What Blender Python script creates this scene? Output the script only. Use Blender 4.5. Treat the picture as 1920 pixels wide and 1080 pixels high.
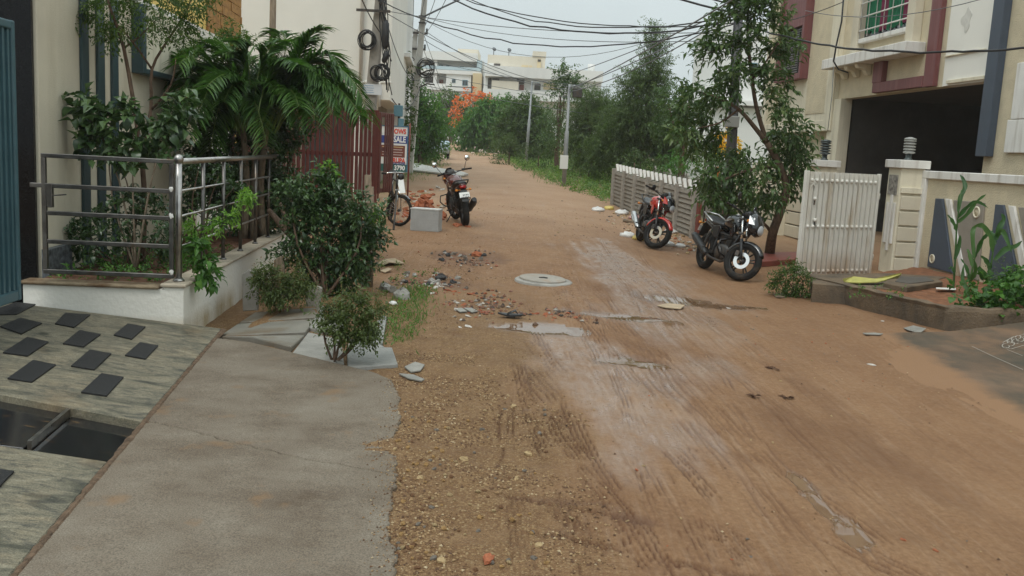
import bpy, math, random
import numpy as np
from mathutils import Vector, Matrix

for _o in list(bpy.data.objects):
    bpy.data.objects.remove(_o)
scene = bpy.context.scene
COL = scene.collection
PI = math.pi

# ------------------------------------------------------------------ camera
FPX = 1750.0                       # focal length in photo pixels (1920 wide)
CAMH = 1.7
RHO = math.atan(.052)
PIT = math.atan((540 - (275 + 128*.052))*math.cos(RHO)/FPX)
_fw = np.array([0, math.cos(PIT), -math.sin(PIT)])
_u0 = np.array([0, math.sin(PIT), math.cos(PIT)])
_x = np.array([1., 0, 0])
_R = math.cos(RHO)*_x + math.sin(RHO)*_u0
_U = -math.sin(RHO)*_x + math.cos(RHO)*_u0
CAM = np.array([0, 0, CAMH])
cam = bpy.data.cameras.new('camera')
cam.sensor_width = 36
cam.lens = FPX/1920*36
cam.clip_start = .05
cam.clip_end = 3000
camo = bpy.data.objects.new('camera', cam)
COL.objects.link(camo)
camo.matrix_world = Matrix(((_R[0], _U[0], -_fw[0], 0), (_R[1], _U[1], -_fw[1], 0),
                            (_R[2], _U[2], -_fw[2], CAMH), (0, 0, 0, 1)))
scene.camera = camo

# ------------------------------------------------------------------ sky, sun, exposure
SUN_EL, SUN_AZ = 58, 205           # degrees; azimuth clockwise from +Y (behind the camera, a bit left)
world = bpy.data.worlds.new('World')
scene.world = world
world.use_nodes = True
wn = world.node_tree.nodes
wl = world.node_tree.links
wn.clear()
w_out = wn.new('ShaderNodeOutputWorld')
w_bg = wn.new('ShaderNodeBackground')
w_sky = wn.new('ShaderNodeTexSky')
w_sky.sky_type = 'NISHITA'
w_sky.sun_disc = False
w_sky.sun_elevation = math.radians(SUN_EL)
w_sky.sun_rotation = math.radians(SUN_AZ)
w_sky.air_density = 1.0
w_sky.dust_density = 4.0
w_sky.ozone_density = 1.0
w_mix = wn.new('ShaderNodeMix'); w_mix.data_type = 'RGBA'
w_mix.inputs[0].default_value = .95
# cloud cover: the CIE overcast sky, three times brighter at the zenith than at the horizon
w_tc = wn.new('ShaderNodeTexCoord')
w_sep = wn.new('ShaderNodeSeparateXYZ')
w_ramp = wn.new('ShaderNodeMapRange')
w_ramp.inputs[1].default_value = 0; w_ramp.inputs[2].default_value = 1
w_ramp.inputs[3].default_value = 1.0; w_ramp.inputs[4].default_value = 2.6
w_noise = wn.new('ShaderNodeTexNoise')
w_noise.inputs['Scale'].default_value = 2.2; w_noise.inputs['Detail'].default_value = 4
w_nr = wn.new('ShaderNodeMapRange')
w_nr.inputs[1].default_value = .3; w_nr.inputs[2].default_value = .7; w_nr.inputs[3].default_value = .88; w_nr.inputs[4].default_value = 1.08
w_mul = wn.new('ShaderNodeMath'); w_mul.operation = 'MULTIPLY'
w_vm = wn.new('ShaderNodeVectorMath'); w_vm.operation = 'SCALE'
w_vm.inputs[0].default_value = (6.05, 6.8, 6.9)
wl.new(w_tc.outputs['Generated'], w_sep.inputs[0])
wl.new(w_sep.outputs['Z'], w_ramp.inputs[0])
wl.new(w_tc.outputs['Generated'], w_noise.inputs['Vector'])
wl.new(w_noise.outputs['Fac'], w_nr.inputs[0])
wl.new(w_ramp.outputs[0], w_mul.inputs[0]); wl.new(w_nr.outputs[0], w_mul.inputs[1])
wl.new(w_mul.outputs[0], w_vm.inputs['Scale'])
wl.new(w_sky.outputs[0], w_mix.inputs[6])
wl.new(w_vm.outputs[0], w_mix.inputs[7])
wl.new(w_mix.outputs[2], w_bg.inputs[0])
w_bg.inputs[1].default_value = .097
wl.new(w_bg.outputs[0], w_out.inputs[0])
sun = bpy.data.lights.new('sun', 'SUN')
sun.energy = 1.1
sun.angle = math.radians(16)
sun.color = (1, .98, .94)
suno = bpy.data.objects.new('sun', sun)
COL.objects.link(suno)
_az = math.radians(SUN_AZ); _el = math.radians(SUN_EL)
_sd = Vector((math.sin(_az)*math.cos(_el), math.cos(_az)*math.cos(_el), math.sin(_el)))
suno.rotation_euler = _sd.to_track_quat('Z', 'Y').to_euler()
suno.location = (0, -5, 30)
scene.view_settings.view_transform = 'Standard'
scene.view_settings.look = 'None'
scene.view_settings.gamma = 1
scene.view_settings.use_curve_mapping = False
scene.view_settings.exposure = 0.0
scene.render.engine = 'CYCLES'
scene.cycles.use_denoising = True
scene.cycles.max_bounces = 6
scene.cycles.volume_bounces = 2
scene.cycles.transparent_max_bounces = 6
scene.cycles.use_adaptive_sampling = True
scene.cycles.adaptive_threshold = .02

# ------------------------------------------------------------------ lens helpers: from a pixel of the photo to a point of the place
def ray(px, py):
    return _fw + _R*(px-960)/FPX - _U*(py-540)/FPX

def ss(a, b, x):
    t = np.clip((x-a)/(b-a), 0, 1)
    return t*t*(3-2*t)

def zg(x, y):
    t = (y-14.)/4.
    rise = .104*np.where(t > 30, t, np.log1p(np.exp(np.minimum(t, 30))))
    return rise - .17*ss(.3, 3.2, x)*ss(60, 25, y)

def G(px, py, up=0.):
    """the ground point seen at a pixel"""
    d = ray(px, py); t = 2.
    while t < 400:
        p = CAM + d*t
        if p[2] < zg(p[0], p[1])+up: break
        t *= 1.02
    a, b = t/1.02, t
    for _ in range(30):
        m = (a+b)/2; p = CAM + d*m
        if p[2] < zg(p[0], p[1])+up: b = m
        else: a = m
    return CAM + d*b

def D(px, py, y):
    """the point at distance y down the street seen at a pixel"""
    d = ray(px, py)
    return CAM + d*(y/d[1])

UD = np.array([-.073, 1., 0]); UD /= np.linalg.norm(UD)     # along the street, away
VD = np.array([UD[1], -UD[0], 0])                           # across it, to the right
ZD = np.array([0, 0, 1.])

class Wall:
    """a vertical plane through A along direction t; n is its outward normal; s, z are coordinates on it"""
    def __init__(self, A, t, n):
        self.A = np.array([A[0], A[1], 0.]); self.t = np.array(t, float); self.n = np.array(n, float)
    def at(self, px, py):
        d = ray(px, py)
        k = np.dot(self.A-CAM, self.n)/np.dot(d, self.n)
        p = CAM + d*k
        return np.dot(p-self.A, self.t), p[2]
    def P(self, s, z, d=0.):
        return self.A + self.t*s + self.n*d + ZD*z
    def slab(self, mb, s0, s1, z0, z1, d0, d1):
        P = self.P
        mb.hexa([P(s0, z0, d0), P(s1, z0, d0), P(s1, z0, d1), P(s0, z0, d1),
                 P(s0, z1, d0), P(s1, z1, d0), P(s1, z1, d1), P(s0, z1, d1)])
    def plate(self, mb, pts, d0, d1):
        """extruded polygon given by (s, z) points"""
        mb.prism([self.P(s, z, d0) for s, z in pts], self.n*(d1-d0))

# ------------------------------------------------------------------ value noise
def _h(ix, iy, seed):
    n = (ix.astype(np.int64)*374761393 + iy.astype(np.int64)*668265263 + seed*974634777) & 0x7fffffff
    n = ((n ^ (n >> 13))*1274126177) & 0x7fffffff
    n = (n ^ (n >> 16)) & 0xffff
    return n/65535.

def noise(x, y, seed=0):
    x = np.asarray(x, float); y = np.asarray(y, float)
    ix = np.floor(x); iy = np.floor(y)
    fx = x-ix; fy = y-iy
    fx = fx*fx*(3-2*fx); fy = fy*fy*(3-2*fy)
    a = _h(ix, iy, seed); b = _h(ix+1, iy, seed); c = _h(ix, iy+1, seed); d = _h(ix+1, iy+1, seed)
    return (a*(1-fx)+b*fx)*(1-fy) + (c*(1-fx)+d*fx)*fy

def fbm(x, y, oct=4, seed=0):
    r = 0; a = .5
    for i in range(oct):
        r = r + a*noise(x*2**i, y*2**i, seed+i*17); a *= .5
    return r/(1-.5**oct)

# ------------------------------------------------------------------ mesh builder
def unit(v):
    v = np.asarray(v, float)
    return v/(np.linalg.norm(v)+1e-12)

def frame_of(d):
    d = unit(d)
    a = np.array([0, 0, 1.]) if abs(d[2]) < .9 else np.array([1., 0, 0])
    s = unit(np.cross(a, d)); u = np.cross(d, s)
    return s, u, d

class MB:
    def __init__(self):
        self.V = []; self.F = []; self.M = []; self.S = []; self.n = 0; self.mi = 0; self.T = None
    def add(self, verts, faces, smooth=False):
        v = np.asarray(verts, float).reshape(-1, 3)
        if self.T is not None:
            v = self.T(v)
        self.V.append(v)
        for f in faces:
            self.F.append(tuple(int(i)+self.n for i in f)); self.M.append(self.mi); self.S.append(smooth)
        self.n += len(v)
        return self
    def hexa(self, c):
        return self.add(c, [(0, 3, 2, 1), (4, 5, 6, 7), (0, 1, 5, 4), (1, 2, 6, 5), (2, 3, 7, 6), (3, 0, 4, 7)])
    def box(self, c, s, rz=0, R=None):
        c = np.asarray(c, float); s = np.asarray(s, float)/2
        k = np.array([(-1, -1, -1), (1, -1, -1), (1, 1, -1), (-1, 1, -1), (-1, -1, 1), (1, -1, 1), (1, 1, 1), (-1, 1, 1)])*s
        if R is None:
            R = np.array([[math.cos(rz), -math.sin(rz), 0], [math.sin(rz), math.cos(rz), 0], [0, 0, 1]])
        return self.hexa(k@np.asarray(R).T + c)
    def beam(self, a, b, w, h):
        a = np.asarray(a, float); b = np.asarray(b, float)
        s, u, d = frame_of(b-a)
        s = s*w/2; u = u*h/2
        return self.hexa([a-s-u, a+s-u, b+s-u, b-s-u, a-s+u, a+s+u, b+s+u, b-s+u])
    def tube(self, pts, r, n=8, cap=True, smooth=True, sx=1.):
        pts = [np.asarray(p, float) for p in pts]; k = len(pts)
        if np.isscalar(r): r = [r]*k
        V = []; F = []
        ps = None
        for i, p in enumerate(pts):
            d = pts[min(i+1, k-1)] - pts[max(i-1, 0)]
            if ps is None:
                s, u, d = frame_of(d)
            else:
                d = unit(d); s = unit(ps - d*np.dot(ps, d)); u = np.cross(d, s)
            ps = s
            for j in range(n):
                a = 2*PI*j/n
                V.append(p + (s*math.cos(a)*sx + u*math.sin(a))*r[i])
        for i in range(k-1):
            for j in range(n):
                F.append((i*n+j, i*n+(j+1) % n, (i+1)*n+(j+1) % n, (i+1)*n+j))
        self.add(V, F, smooth)
        if cap:
            m = len(V)
            self.F.append(tuple(self.n-m+j for j in range(n))[::-1]); self.M.append(self.mi); self.S.append(False)
            self.F.append(tuple(self.n-n+j for j in range(n))); self.M.append(self.mi); self.S.append(False)
        return self
    def rings(self, rings, closed=True, cap=True, smooth=True):
        n = len(rings[0]); V = np.concatenate([np.asarray(r, float) for r in rings]); F = []
        for i in range(len(rings)-1):
            for j in range(n if closed else n-1):
                F.append((i*n+j, i*n+(j+1) % n, (i+1)*n+(j+1) % n, (i+1)*n+j))
        if cap and closed:
            F.append(tuple(range(n))[::-1]); F.append(tuple((len(rings)-1)*n+j for j in range(n)))
        return self.add(V, F, smooth)
    def loft(self, secs, n=14, smooth=True):
        """superellipse sections (x, y, z, half width y, half height z, exponent)"""
        rings = []
        for x, y, z, a, b, e in secs:
            t = np.arange(n)*2*PI/n
            c, s = np.cos(t), np.sin(t)
            rings.append(np.stack([np.full(n, x), y+a*np.sign(c)*np.abs(c)**(2/e), z+b*np.sign(s)*np.abs(s)**(2/e)], 1))
        return self.rings(rings, smooth=smooth)
    def lathe(self, prof, o, ax=(0, 0, 1), n=16, smooth=True, cap=True):
        s, u, d = frame_of(ax); o = np.asarray(o, float)
        rings = []
        for r, z in prof:
            rings.append([o + d*z + (s*math.cos(2*PI*j/n) + u*math.sin(2*PI*j/n))*r for j in range(n)])
        return self.rings(rings, smooth=smooth, cap=cap)
    def torus(self, o, ax, R, r, n=28, m=8, sy=1.):
        s, u, d = frame_of(ax); o = np.asarray(o, float); V = []; F = []
        for i in range(n):
            a = 2*PI*i/n; q = s*math.cos(a) + u*math.sin(a)
            for j in range(m):
                b = 2*PI*j/m
                V.append(o + q*(R + r*math.cos(b)) + d*r*sy*math.sin(b))
        for i in range(n):
            for j in range(m):
                F.append((i*m+j, ((i+1) % n)*m+j, ((i+1) % n)*m+(j+1) % m, i*m+(j+1) % m))
        return self.add(V, F, True)
    def prism(self, pts, ext, smooth=False):
        p = np.asarray(pts, float); k = len(p); q = p + np.asarray(ext, float)
        F = [tuple(range(k))[::-1], tuple(range(k, 2*k))]
        for i in range(k):
            j = (i+1) % k
            F.append((i, j, k+j, k+i))
        return self.add(np.concatenate([p, q]), F, smooth)
    def rock(self, c, s, seed=0, n=7, m=5, rz=0., rough=.3, flat=1.):
        rg = np.random.RandomState(seed); V = []; F = []
        c = np.asarray(c, float)
        for i in range(m+1):
            th = PI*i/m
            for j in range(n):
                a = 2*PI*j/n
                k = 1 - rough*rg.rand()
                v = np.array([math.sin(th)*math.cos(a)*s[0], math.sin(th)*math.sin(a)*s[1], math.cos(th)*s[2]])*k
                v = np.array([v[0]*math.cos(rz)-v[1]*math.sin(rz), v[0]*math.sin(rz)+v[1]*math.cos(rz), v[2]])
                V.append(c+v)
        for i in range(m):
            for j in range(n):
                F.append((i*n+j, (i+1)*n+j, (i+1)*n+(j+1) % n, i*n+(j+1) % n))
        return self.add(V, F, False)
    def mesh(self, name, mats, loc=(0, 0, 0)):
        me = bpy.data.meshes.new(name)
        v = np.concatenate(self.V) - np.asarray(loc, float)
        me.from_pydata(v.tolist(), [], self.F)
        for m in (mats if isinstance(mats, (list, tuple)) else [mats]):
            me.materials.append(m)
        me.polygons.foreach_set('material_index', np.array(self.M, np.int32))
        me.polygons.foreach_set('use_smooth', np.array(self.S, bool))
        me.update()
        return me
    def build(self, name, mats, parent=None, loc=None, bevel=0, seg=1):
        """one mesh object; world coordinates in, its origin at loc (a child's at its thing's base)"""
        base = np.zeros(3)
        if parent is not None:
            q = parent
            while q is not None:
                base = base + np.array(q.location); q = q.parent
            o_loc = (0, 0, 0)
        else:
            if loc is None:
                v = np.concatenate(self.V)
                loc = ((v[:, 0].min()+v[:, 0].max())/2, (v[:, 1].min()+v[:, 1].max())/2, v[:, 2].min())
            base = np.asarray(loc, float); o_loc = loc
        me = self.mesh(name, mats, base)
        o = bpy.data.objects.new(name, me)
        COL.objects.link(o)
        o.location = o_loc
        if parent is not None: o.parent = parent
        if bevel:
            b = o.modifiers.new('bevel', 'BEVEL'); b.width = bevel; b.segments = seg
            b.limit_method = 'ANGLE'; b.angle_limit = math.radians(40)
        return o

def tag(o, label=None, cat=None, group=None, kind=None):
    if label: o['label'] = label
    if cat: o['category'] = cat
    if group: o['group'] = group
    if kind: o['kind'] = kind
    return o

def thing(name, loc, label, cat, group=None, rz=0.):
    o = bpy.data.objects.new(name, None)
    COL.objects.link(o)
    o.empty_display_size = .2
    o.location = tuple(float(q) for q in loc); o.rotation_euler = (0, 0, rz)
    return tag(o, label, cat, group)

def kids(o):
    return [c for c in bpy.data.objects if c.parent == o]

def instance(me, name, parent, loc, rot=(0, 0, 0), scale=(1, 1, 1), kind=None):
    """one more object that shares a mesh, a part of its thing"""
    o = bpy.data.objects.new(name, me)
    COL.objects.link(o)
    o.parent = parent
    o.location = loc; o.rotation_euler = rot; o.scale = scale
    if kind: o['kind'] = kind
    return o

# ------------------------------------------------------------------ materials
def mat(name, col, rough=.7, metal=0., nscale=0., namt=.25, bump=0., bscale=40., col2=None, spec=.5, stretch=None, coat=0., detail=5., coords='Object', bdetail=4.):
    m = bpy.data.materials.new(name); m.use_nodes = True
    nt = m.node_tree; N = nt.nodes; L = nt.links
    b = N['Principled BSDF']
    b.inputs['Roughness'].default_value = rough; b.inputs['Metallic'].default_value = metal
    b.inputs['Specular IOR Level'].default_value = .2 if (rough >= .75 and spec == .5) else spec
    b.inputs['Coat Weight'].default_value = coat
    b.inputs['Base Color'].default_value = (*col, 1)
    tc = N.new('ShaderNodeTexCoord')
    vec = tc.outputs[coords]
    if stretch:
        mp = N.new('ShaderNodeMapping'); mp.inputs['Scale'].default_value = stretch
        L.new(vec, mp.inputs[0]); vec = mp.outputs[0]
    if nscale:
        n = N.new('ShaderNodeTexNoise'); n.inputs['Scale'].default_value = nscale; n.inputs['Detail'].default_value = detail
        n.inputs['Roughness'].default_value = .6
        L.new(vec, n.inputs['Vector'])
        r = N.new('ShaderNodeValToRGB')
        c2 = col2 or tuple(c*(1-namt) for c in col)
        c1 = col if col2 else tuple(min(1, c*(1+namt*.6)) for c in col)
        r.color_ramp.elements[0].position = .3; r.color_ramp.elements[1].position = .7
        r.color_ramp.elements[0].color = (*c2, 1); r.color_ramp.elements[1].color = (*c1, 1)
        L.new(n.outputs['Fac'], r.inputs[0]); L.new(r.outputs[0], b.inputs['Base Color'])
        rr = N.new('ShaderNodeMapRange'); rr.inputs[3].default_value = max(0, rough-.12); rr.inputs[4].default_value = min(1, rough+.12)
        L.new(n.outputs['Fac'], rr.inputs[0]); L.new(rr.outputs[0], b.inputs['Roughness'])
    if bump:
        n2 = N.new('ShaderNodeTexNoise'); n2.inputs['Scale'].default_value = bscale; n2.inputs['Detail'].default_value = bdetail
        L.new(vec, n2.inputs['Vector'])
        bp = N.new('ShaderNodeBump'); bp.inputs['Strength'].default_value = bump; bp.inputs['Distance'].default_value = .02
        L.new(n2.outputs['Fac'], bp.inputs['Height']); L.new(bp.outputs[0], b.inputs['Normal'])
    return m

def add_dirt(m, col, scale=1.2, lo=.5, hi=.72, zfade=None, stretch=(1, 1, .35), amt=1.):
    """weather stains with a shape of their own over a finished material; zfade=(z0, z1) keeps them to splash height"""
    nt = m.node_tree; N = nt.nodes; L = nt.links; b = N['Principled BSDF']
    src = b.inputs['Base Color'].links[0].from_socket if b.inputs['Base Color'].links else None
    tc = N.new('ShaderNodeTexCoord'); mp = N.new('ShaderNodeMapping'); mp.inputs['Scale'].default_value = stretch
    geo = N.new('ShaderNodeNewGeometry')
    L.new(geo.outputs['Position'], mp.inputs[0])
    n = N.new('ShaderNodeTexNoise'); n.inputs['Scale'].default_value = scale; n.inputs['Detail'].default_value = 7; n.inputs['Roughness'].default_value = .62
    L.new(mp.outputs[0], n.inputs['Vector'])
    r = N.new('ShaderNodeMapRange'); r.inputs[1].default_value = lo; r.inputs[2].default_value = hi; r.inputs[4].default_value = amt
    L.new(n.outputs['Fac'], r.inputs[0])
    f = r.outputs[0]
    if zfade:
        sp = N.new('ShaderNodeSeparateXYZ'); L.new(geo.outputs['Position'], sp.inputs[0])
        zr = N.new('ShaderNodeMapRange'); zr.inputs[1].default_value = zfade[0]; zr.inputs[2].default_value = zfade[1]
        zr.inputs[3].default_value = 1; zr.inputs[4].default_value = 0
        L.new(sp.outputs['Z'], zr.inputs[0])
        ad = N.new('ShaderNodeMath'); ad.operation = 'MULTIPLY'; L.new(zr.outputs[0], ad.inputs[0])
        r2 = N.new('ShaderNodeMapRange'); r2.inputs[1].default_value = .3; r2.inputs[2].default_value = .6; r2.inputs[4].default_value = amt
        L.new(n.outputs['Fac'], r2.inputs[0]); L.new(r2.outputs[0], ad.inputs[1]); f = ad.outputs[0]
    mx = N.new('ShaderNodeMix'); mx.data_type = 'RGBA'
    L.new(f, mx.inputs[0])
    if src: L.new(src, mx.inputs[6])
    else: mx.inputs[6].default_value = b.inputs['Base Color'].default_value
    mx.inputs[7].default_value = (*col, 1)
    L.new(mx.outputs[2], b.inputs['Base Color'])
    return m

def leaf_mat(name, c1, c2, c3=None, rough=.45, trans=.3, spec=.4):
    m = bpy.data.materials.new(name); m.use_nodes = True
    nt = m.node_tree; N = nt.nodes; L = nt.links
    b = N['Principled BSDF']; out = N['Material Output']
    at = N.new('ShaderNodeAttribute'); at.attribute_name = 'rnd'
    oi = N.new('ShaderNodeObjectInfo')
    ad = N.new('ShaderNodeMath'); ad.operation = 'ADD'
    sc = N.new('ShaderNodeMath'); sc.operation = 'MULTIPLY'; sc.inputs[1].default_value = .25
    L.new(oi.outputs['Random'], sc.inputs[0]); L.new(at.outputs['Fac'], ad.inputs[0]); L.new(sc.outputs[0], ad.inputs[1])
    r = N.new('ShaderNodeValToRGB')
    e = r.color_ramp.elements
    e[0].position = .1; e[0].color = (*c1, 1); e[1].position = .75; e[1].color = (*c2, 1)
    if c3:
        q = e.new(1.0); q.color = (*c3, 1)
    L.new(ad.outputs[0], r.inputs[0]); L.new(r.outputs[0], b.inputs['Base Color'])
    b.inputs['Roughness'].default_value = rough; b.inputs['Specular IOR Level'].default_value = spec
    t = N.new('ShaderNodeBsdfTranslucent')
    hs = N.new('ShaderNodeHueSaturation'); hs.inputs['Value'].default_value = 1.5; hs.inputs['Saturation'].default_value = 1.1
    L.new(r.outputs[0], hs.inputs['Color']); L.new(hs.outputs[0], t.inputs[0])
    mx = N.new('ShaderNodeMixShader'); mx.inputs[0].default_value = trans
    L.new(b.outputs[0], mx.inputs[1]); L.new(t.outputs[0], mx.inputs[2]); L.new(mx.outputs[0], out.inputs['Surface'])
    return m

MT = {}
MT['cream'] = add_dirt(mat('cream_paint', (.61, .55, .43), .75, nscale=1.5, namt=.10, bump=.25, bscale=90), (.42, .36, .25), 1.3, .50, .78, stretch=(2, 2, .25), amt=.55)
MT['cream_rough'] = add_dirt(mat('cream_roughcast', (.60, .52, .37), .85, nscale=3, namt=.12, bump=.9, bscale=45), (.30, .20, .12), 2.2, .3, .7, zfade=(-.05, .55), amt=.8)
MT['cream_light'] = add_dirt(mat('cream_light_paint', (.70, .64, .50), .75, nscale=1.5, namt=.08, bump=.3, bscale=60), (.40, .34, .25), 1.2, .50, .76, stretch=(3, 3, .16), amt=.8)
MT['white_wall'] = add_dirt(mat('white_wall_paint', (.77, .75, .69), .8, nscale=.8, namt=.05, bump=.15, bscale=50), (.56, .53, .45), .35, .55, .9, stretch=(2, 2, .2))
MT['planter_white'] = add_dirt(mat('planter_white_paint', (.74, .71, .64), .8, nscale=2, namt=.06, bump=.35, bscale=25), (.42, .34, .22), 2.5, .35, .7, zfade=(.02, .16))
MT['white_trim'] = add_dirt(mat('white_trim_paint', (.70, .68, .64), .65, nscale=3, namt=.07, bump=.15, bscale=50), (.36, .31, .25), 2.0, .50, .74, stretch=(3, 3, .25), amt=.85)
MT['teal'] = mat('teal_paint', (.030, .058, .066), .45, nscale=5, namt=.15)
MT['teal_gate'] = mat('teal_gate_paint', (.055, .115, .135), .42, nscale=6, namt=.15, bump=.05)
MT['maroon'] = add_dirt(mat('maroon_paint', (.17, .055, .055), .6, nscale=6, namt=.2, stretch=(6, 6, .5)), (.26, .13, .12), 1.5, .5, .8, stretch=(6, 6, .3))
MT['bluegrey'] = mat('blue_grey_paint', (.055, .072, .10), .55, nscale=4, namt=.15, bump=.15, bscale=60)
MT['taupe'] = mat('taupe_paint', (.26, .23, .19), .7, nscale=5, namt=.12, bump=.2, bscale=60)
MT['black_granite'] = mat('black_polished_granite', (.006, .006, .007), .10, nscale=120, namt=.5, spec=.22)
MT['steel'] = mat('brushed_steel', (.40, .38, .36), .32, 1., nscale=14, namt=.3, bump=.03, bscale=200)
MT['steel_dark'] = add_dirt(mat('stained_steel_tube', (.17, .16, .15), .4, 1., nscale=9, namt=.35), (.16, .10, .05), 5, .58, .75, stretch=(1, 1, 1))
MT['chrome'] = mat('chrome', (.75, .75, .74), .12, 1.)
MT['rubber'] = mat('tyre_rubber', (.018, .017, .016), .8, nscale=30, namt=.4, bump=.2, bscale=120)
add_dirt(MT['rubber'], (.12, .075, .045), 6, .55, .75, stretch=(1, 1, 1), amt=.7)
MT['black_plastic'] = mat('black_plastic', (.016, .016, .017), .5, nscale=20, namt=.2)
MT['black_gloss'] = mat('black_gloss_paint', (.010, .010, .012), .16, coat=.6, nscale=8, namt=.2)
MT['red_gloss'] = mat('red_gloss_paint', (.50, .035, .025), .18, coat=.5, nscale=8, namt=.15)
MT['maroon_gloss'] = mat('maroon_gloss_paint', (.09, .018, .015), .2, coat=.5, nscale=8, namt=.2)
MT['silver'] = mat('silver_alloy', (.50, .50, .50), .35, .9, nscale=18, namt=.25)
MT['dark_metal'] = mat('dark_engine_metal', (.075, .07, .067), .5, .6, nscale=18, namt=.35)
add_dirt(MT['dark_metal'], (.15, .095, .058), 9, .5, .72, stretch=(1, 1, 1), amt=.7); add_dirt(MT['black_plastic'], (.11, .07, .045), 7, .54, .76, stretch=(1, 1, 1), amt=.5)
MT['seat_vinyl'] = mat('seat_vinyl', (.022, .022, .024), .42, bump=.15, bscale=150)
MT['lens'] = mat('lamp_lens', (.45, .47, .5), .07, spec=.8)
MT['lens_dark'] = mat('dark_glass', (.02, .022, .025), .05, spec=.8)
MT['amber'] = mat('amber_lens', (.6, .2, .02), .2)
MT['tail_red'] = mat('red_lens', (.35, .01, .01), .15)
MT['plate_white'] = mat('plate_white', (.72, .72, .70), .5)
MT['print_dark'] = mat('print_dark', (.03, .03, .035), .6)
MT['concrete'] = add_dirt(mat('concrete_grey', (.34, .32, .29), .85, nscale=6, namt=.2, bump=.4, bscale=60), (.17, .15, .12), 1.6, .5, .78, stretch=(1, 1, .5))
MT['concrete_dark'] = add_dirt(mat('damp_concrete', (.155, .112, .074), .85, nscale=4, namt=.3, bump=.6, bscale=40), (.07, .058, .045), 2.2, .45, .7, stretch=(1, 1, .7))
MT['concrete_pole'] = add_dirt(mat('concrete_pole', (.52, .50, .46), .85, nscale=5, namt=.15, bump=.3, bscale=40), (.25, .22, .19), .8, .5, .8, stretch=(4, 4, .3))
MT['pole_dark'] = add_dirt(mat('aged_concrete_pole', (.29, .27, .24), .9, nscale=5, namt=.2, bump=.4, bscale=40), (.15, .13, .11), .8, .5, .8, stretch=(4, 4, .3))
MT['fence_post'] = mat('precast_post', (.35, .32, .28), .9, nscale=6, namt=.2, bump=.4, bscale=50)
MT['fence_conc'] = add_dirt(mat('precast_concrete', (.27, .245, .21), .9, nscale=7, namt=.2, bump=.5, bscale=50), (.17, .14, .10), 1.3, .5, .75, stretch=(1, 1, .6))
MT['stone_grey'] = add_dirt(mat('granite_slab', (.26, .245, .215), .7, nscale=9, namt=.2, bump=.35, bscale=35), (.17, .16, .14), 2.6, .48, .7, stretch=(1, 1, 1))
MT['brick'] = mat('brick_red', (.38, .13, .065), .9, nscale=14, namt=.35, bump=.5, bscale=60)
MT['wood'] = mat('weathered_wood', (.22, .165, .115), .85, nscale=10, namt=.4, bump=.5, bscale=30, stretch=(6, 6, .8))
MT['bark'] = mat('bark', (.13, .085, .058), .9, nscale=14, namt=.45, bump=.7, bscale=30, stretch=(2, 2, .6))
MT['bark_pale'] = mat('bark_pale', (.22, .17, .12), .9, nscale=14, namt=.4, bump=.6, bscale=30, stretch=(2, 2, .6))
MT['soil'] = mat('red_soil', (.21, .095, .05), .95, nscale=9, namt=.45, bump=1., bscale=30)
MT['soil_dark'] = mat('planter_soil', (.13, .065, .04), .95, nscale=9, namt=.5, bump=1., bscale=30)
MT['gate_brown'] = add_dirt(mat('gate_brown_paint', (.105, .022, .018), .5, nscale=5, namt=.2), (.17, .06, .045), 3, .55, .8, stretch=(1, 1, .4))
MT['cable'] = mat('black_cable', (.014, .014, .016), .55)
MT['cable_grey'] = mat('grey_wire', (.13, .14, .15), .6)
MT['interior'] = mat('bay_shade_render', (.06, .054, .048), .9, nscale=2, namt=.25, bump=.3, bscale=20)  # very dark base colour paints in the shade of the deep parking bay
MT['yellow'] = mat('yellow_paint', (.75, .55, .16), .7, nscale=3, namt=.08)
MT['lamp_dark'] = mat('lamp_dark_metal', (.07, .085, .085), .45, .3)
MT['lamp_pale'] = mat('lamp_grey_plastic', (.30, .30, .28), .4)
MT['cloth_yellow'] = mat('yellow_cloth', (.42, .39, .12), .85, nscale=10, namt=.2)
MT['bag_white'] = mat('white_plastic_film', (.68, .66, .63), .4, nscale=8, namt=.15)
MT['card'] = mat('pale_cardboard', (.40, .31, .21), .85, nscale=6, namt=.2)
MT['rust_red'] = mat('red_oxide_paint', (.20, .05, .035), .6, nscale=6, namt=.3)
MT['dead_leaf'] = mat('dead_leaf', (.10, .05, .03), .8, nscale=8, namt=.4)
MT['glass_win'] = mat('window_glass', (.03, .035, .04), .08, spec=.8)
MT['blue_frame'] = mat('blue_window_frame', (.11, .24, .30), .5)
MT['far_white'] = add_dirt(mat('far_white_paint', (.72, .71, .68), .8), (.5, .49, .46), .15, .5, .8, stretch=(1, 1, .3))
MT['far_cream'] = add_dirt(mat('far_cream_paint', (.66, .60, .49), .8), (.46, .42, .35), .15, .5, .8, stretch=(1, 1, .3))
MT['far_tan'] = mat('far_tan_paint', (.62, .50, .31), .8)
MT['far_blue'] = mat('far_blue_paint', (.46, .56, .60), .8)
MT['chalk'] = mat('chalk_powder', (.40, .37, .32), .95)
MT['leafA'] = leaf_mat('leaf_dark_glossy', (.020, .046, .015), (.052, .100, .030), (.095, .155, .05), rough=.33, trans=.2, spec=.5)
MT['leafB'] = leaf_mat('leaf_mid', (.034, .066, .013), (.078, .135, .026), (.15, .19, .045), trans=.36)
MT['leafC'] = leaf_mat('leaf_bright', (.035, .095, .018), (.085, .20, .034), (.14, .26, .05), trans=.38)
MT['leafD'] = leaf_mat('leaf_acacia', (.048, .082, .022), (.092, .145, .038), (.15, .20, .06), trans=.4)
MT['leafE'] = leaf_mat('leaf_red_tip', (.045, .075, .018), (.10, .13, .035), (.22, .11, .05), trans=.3)
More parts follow.
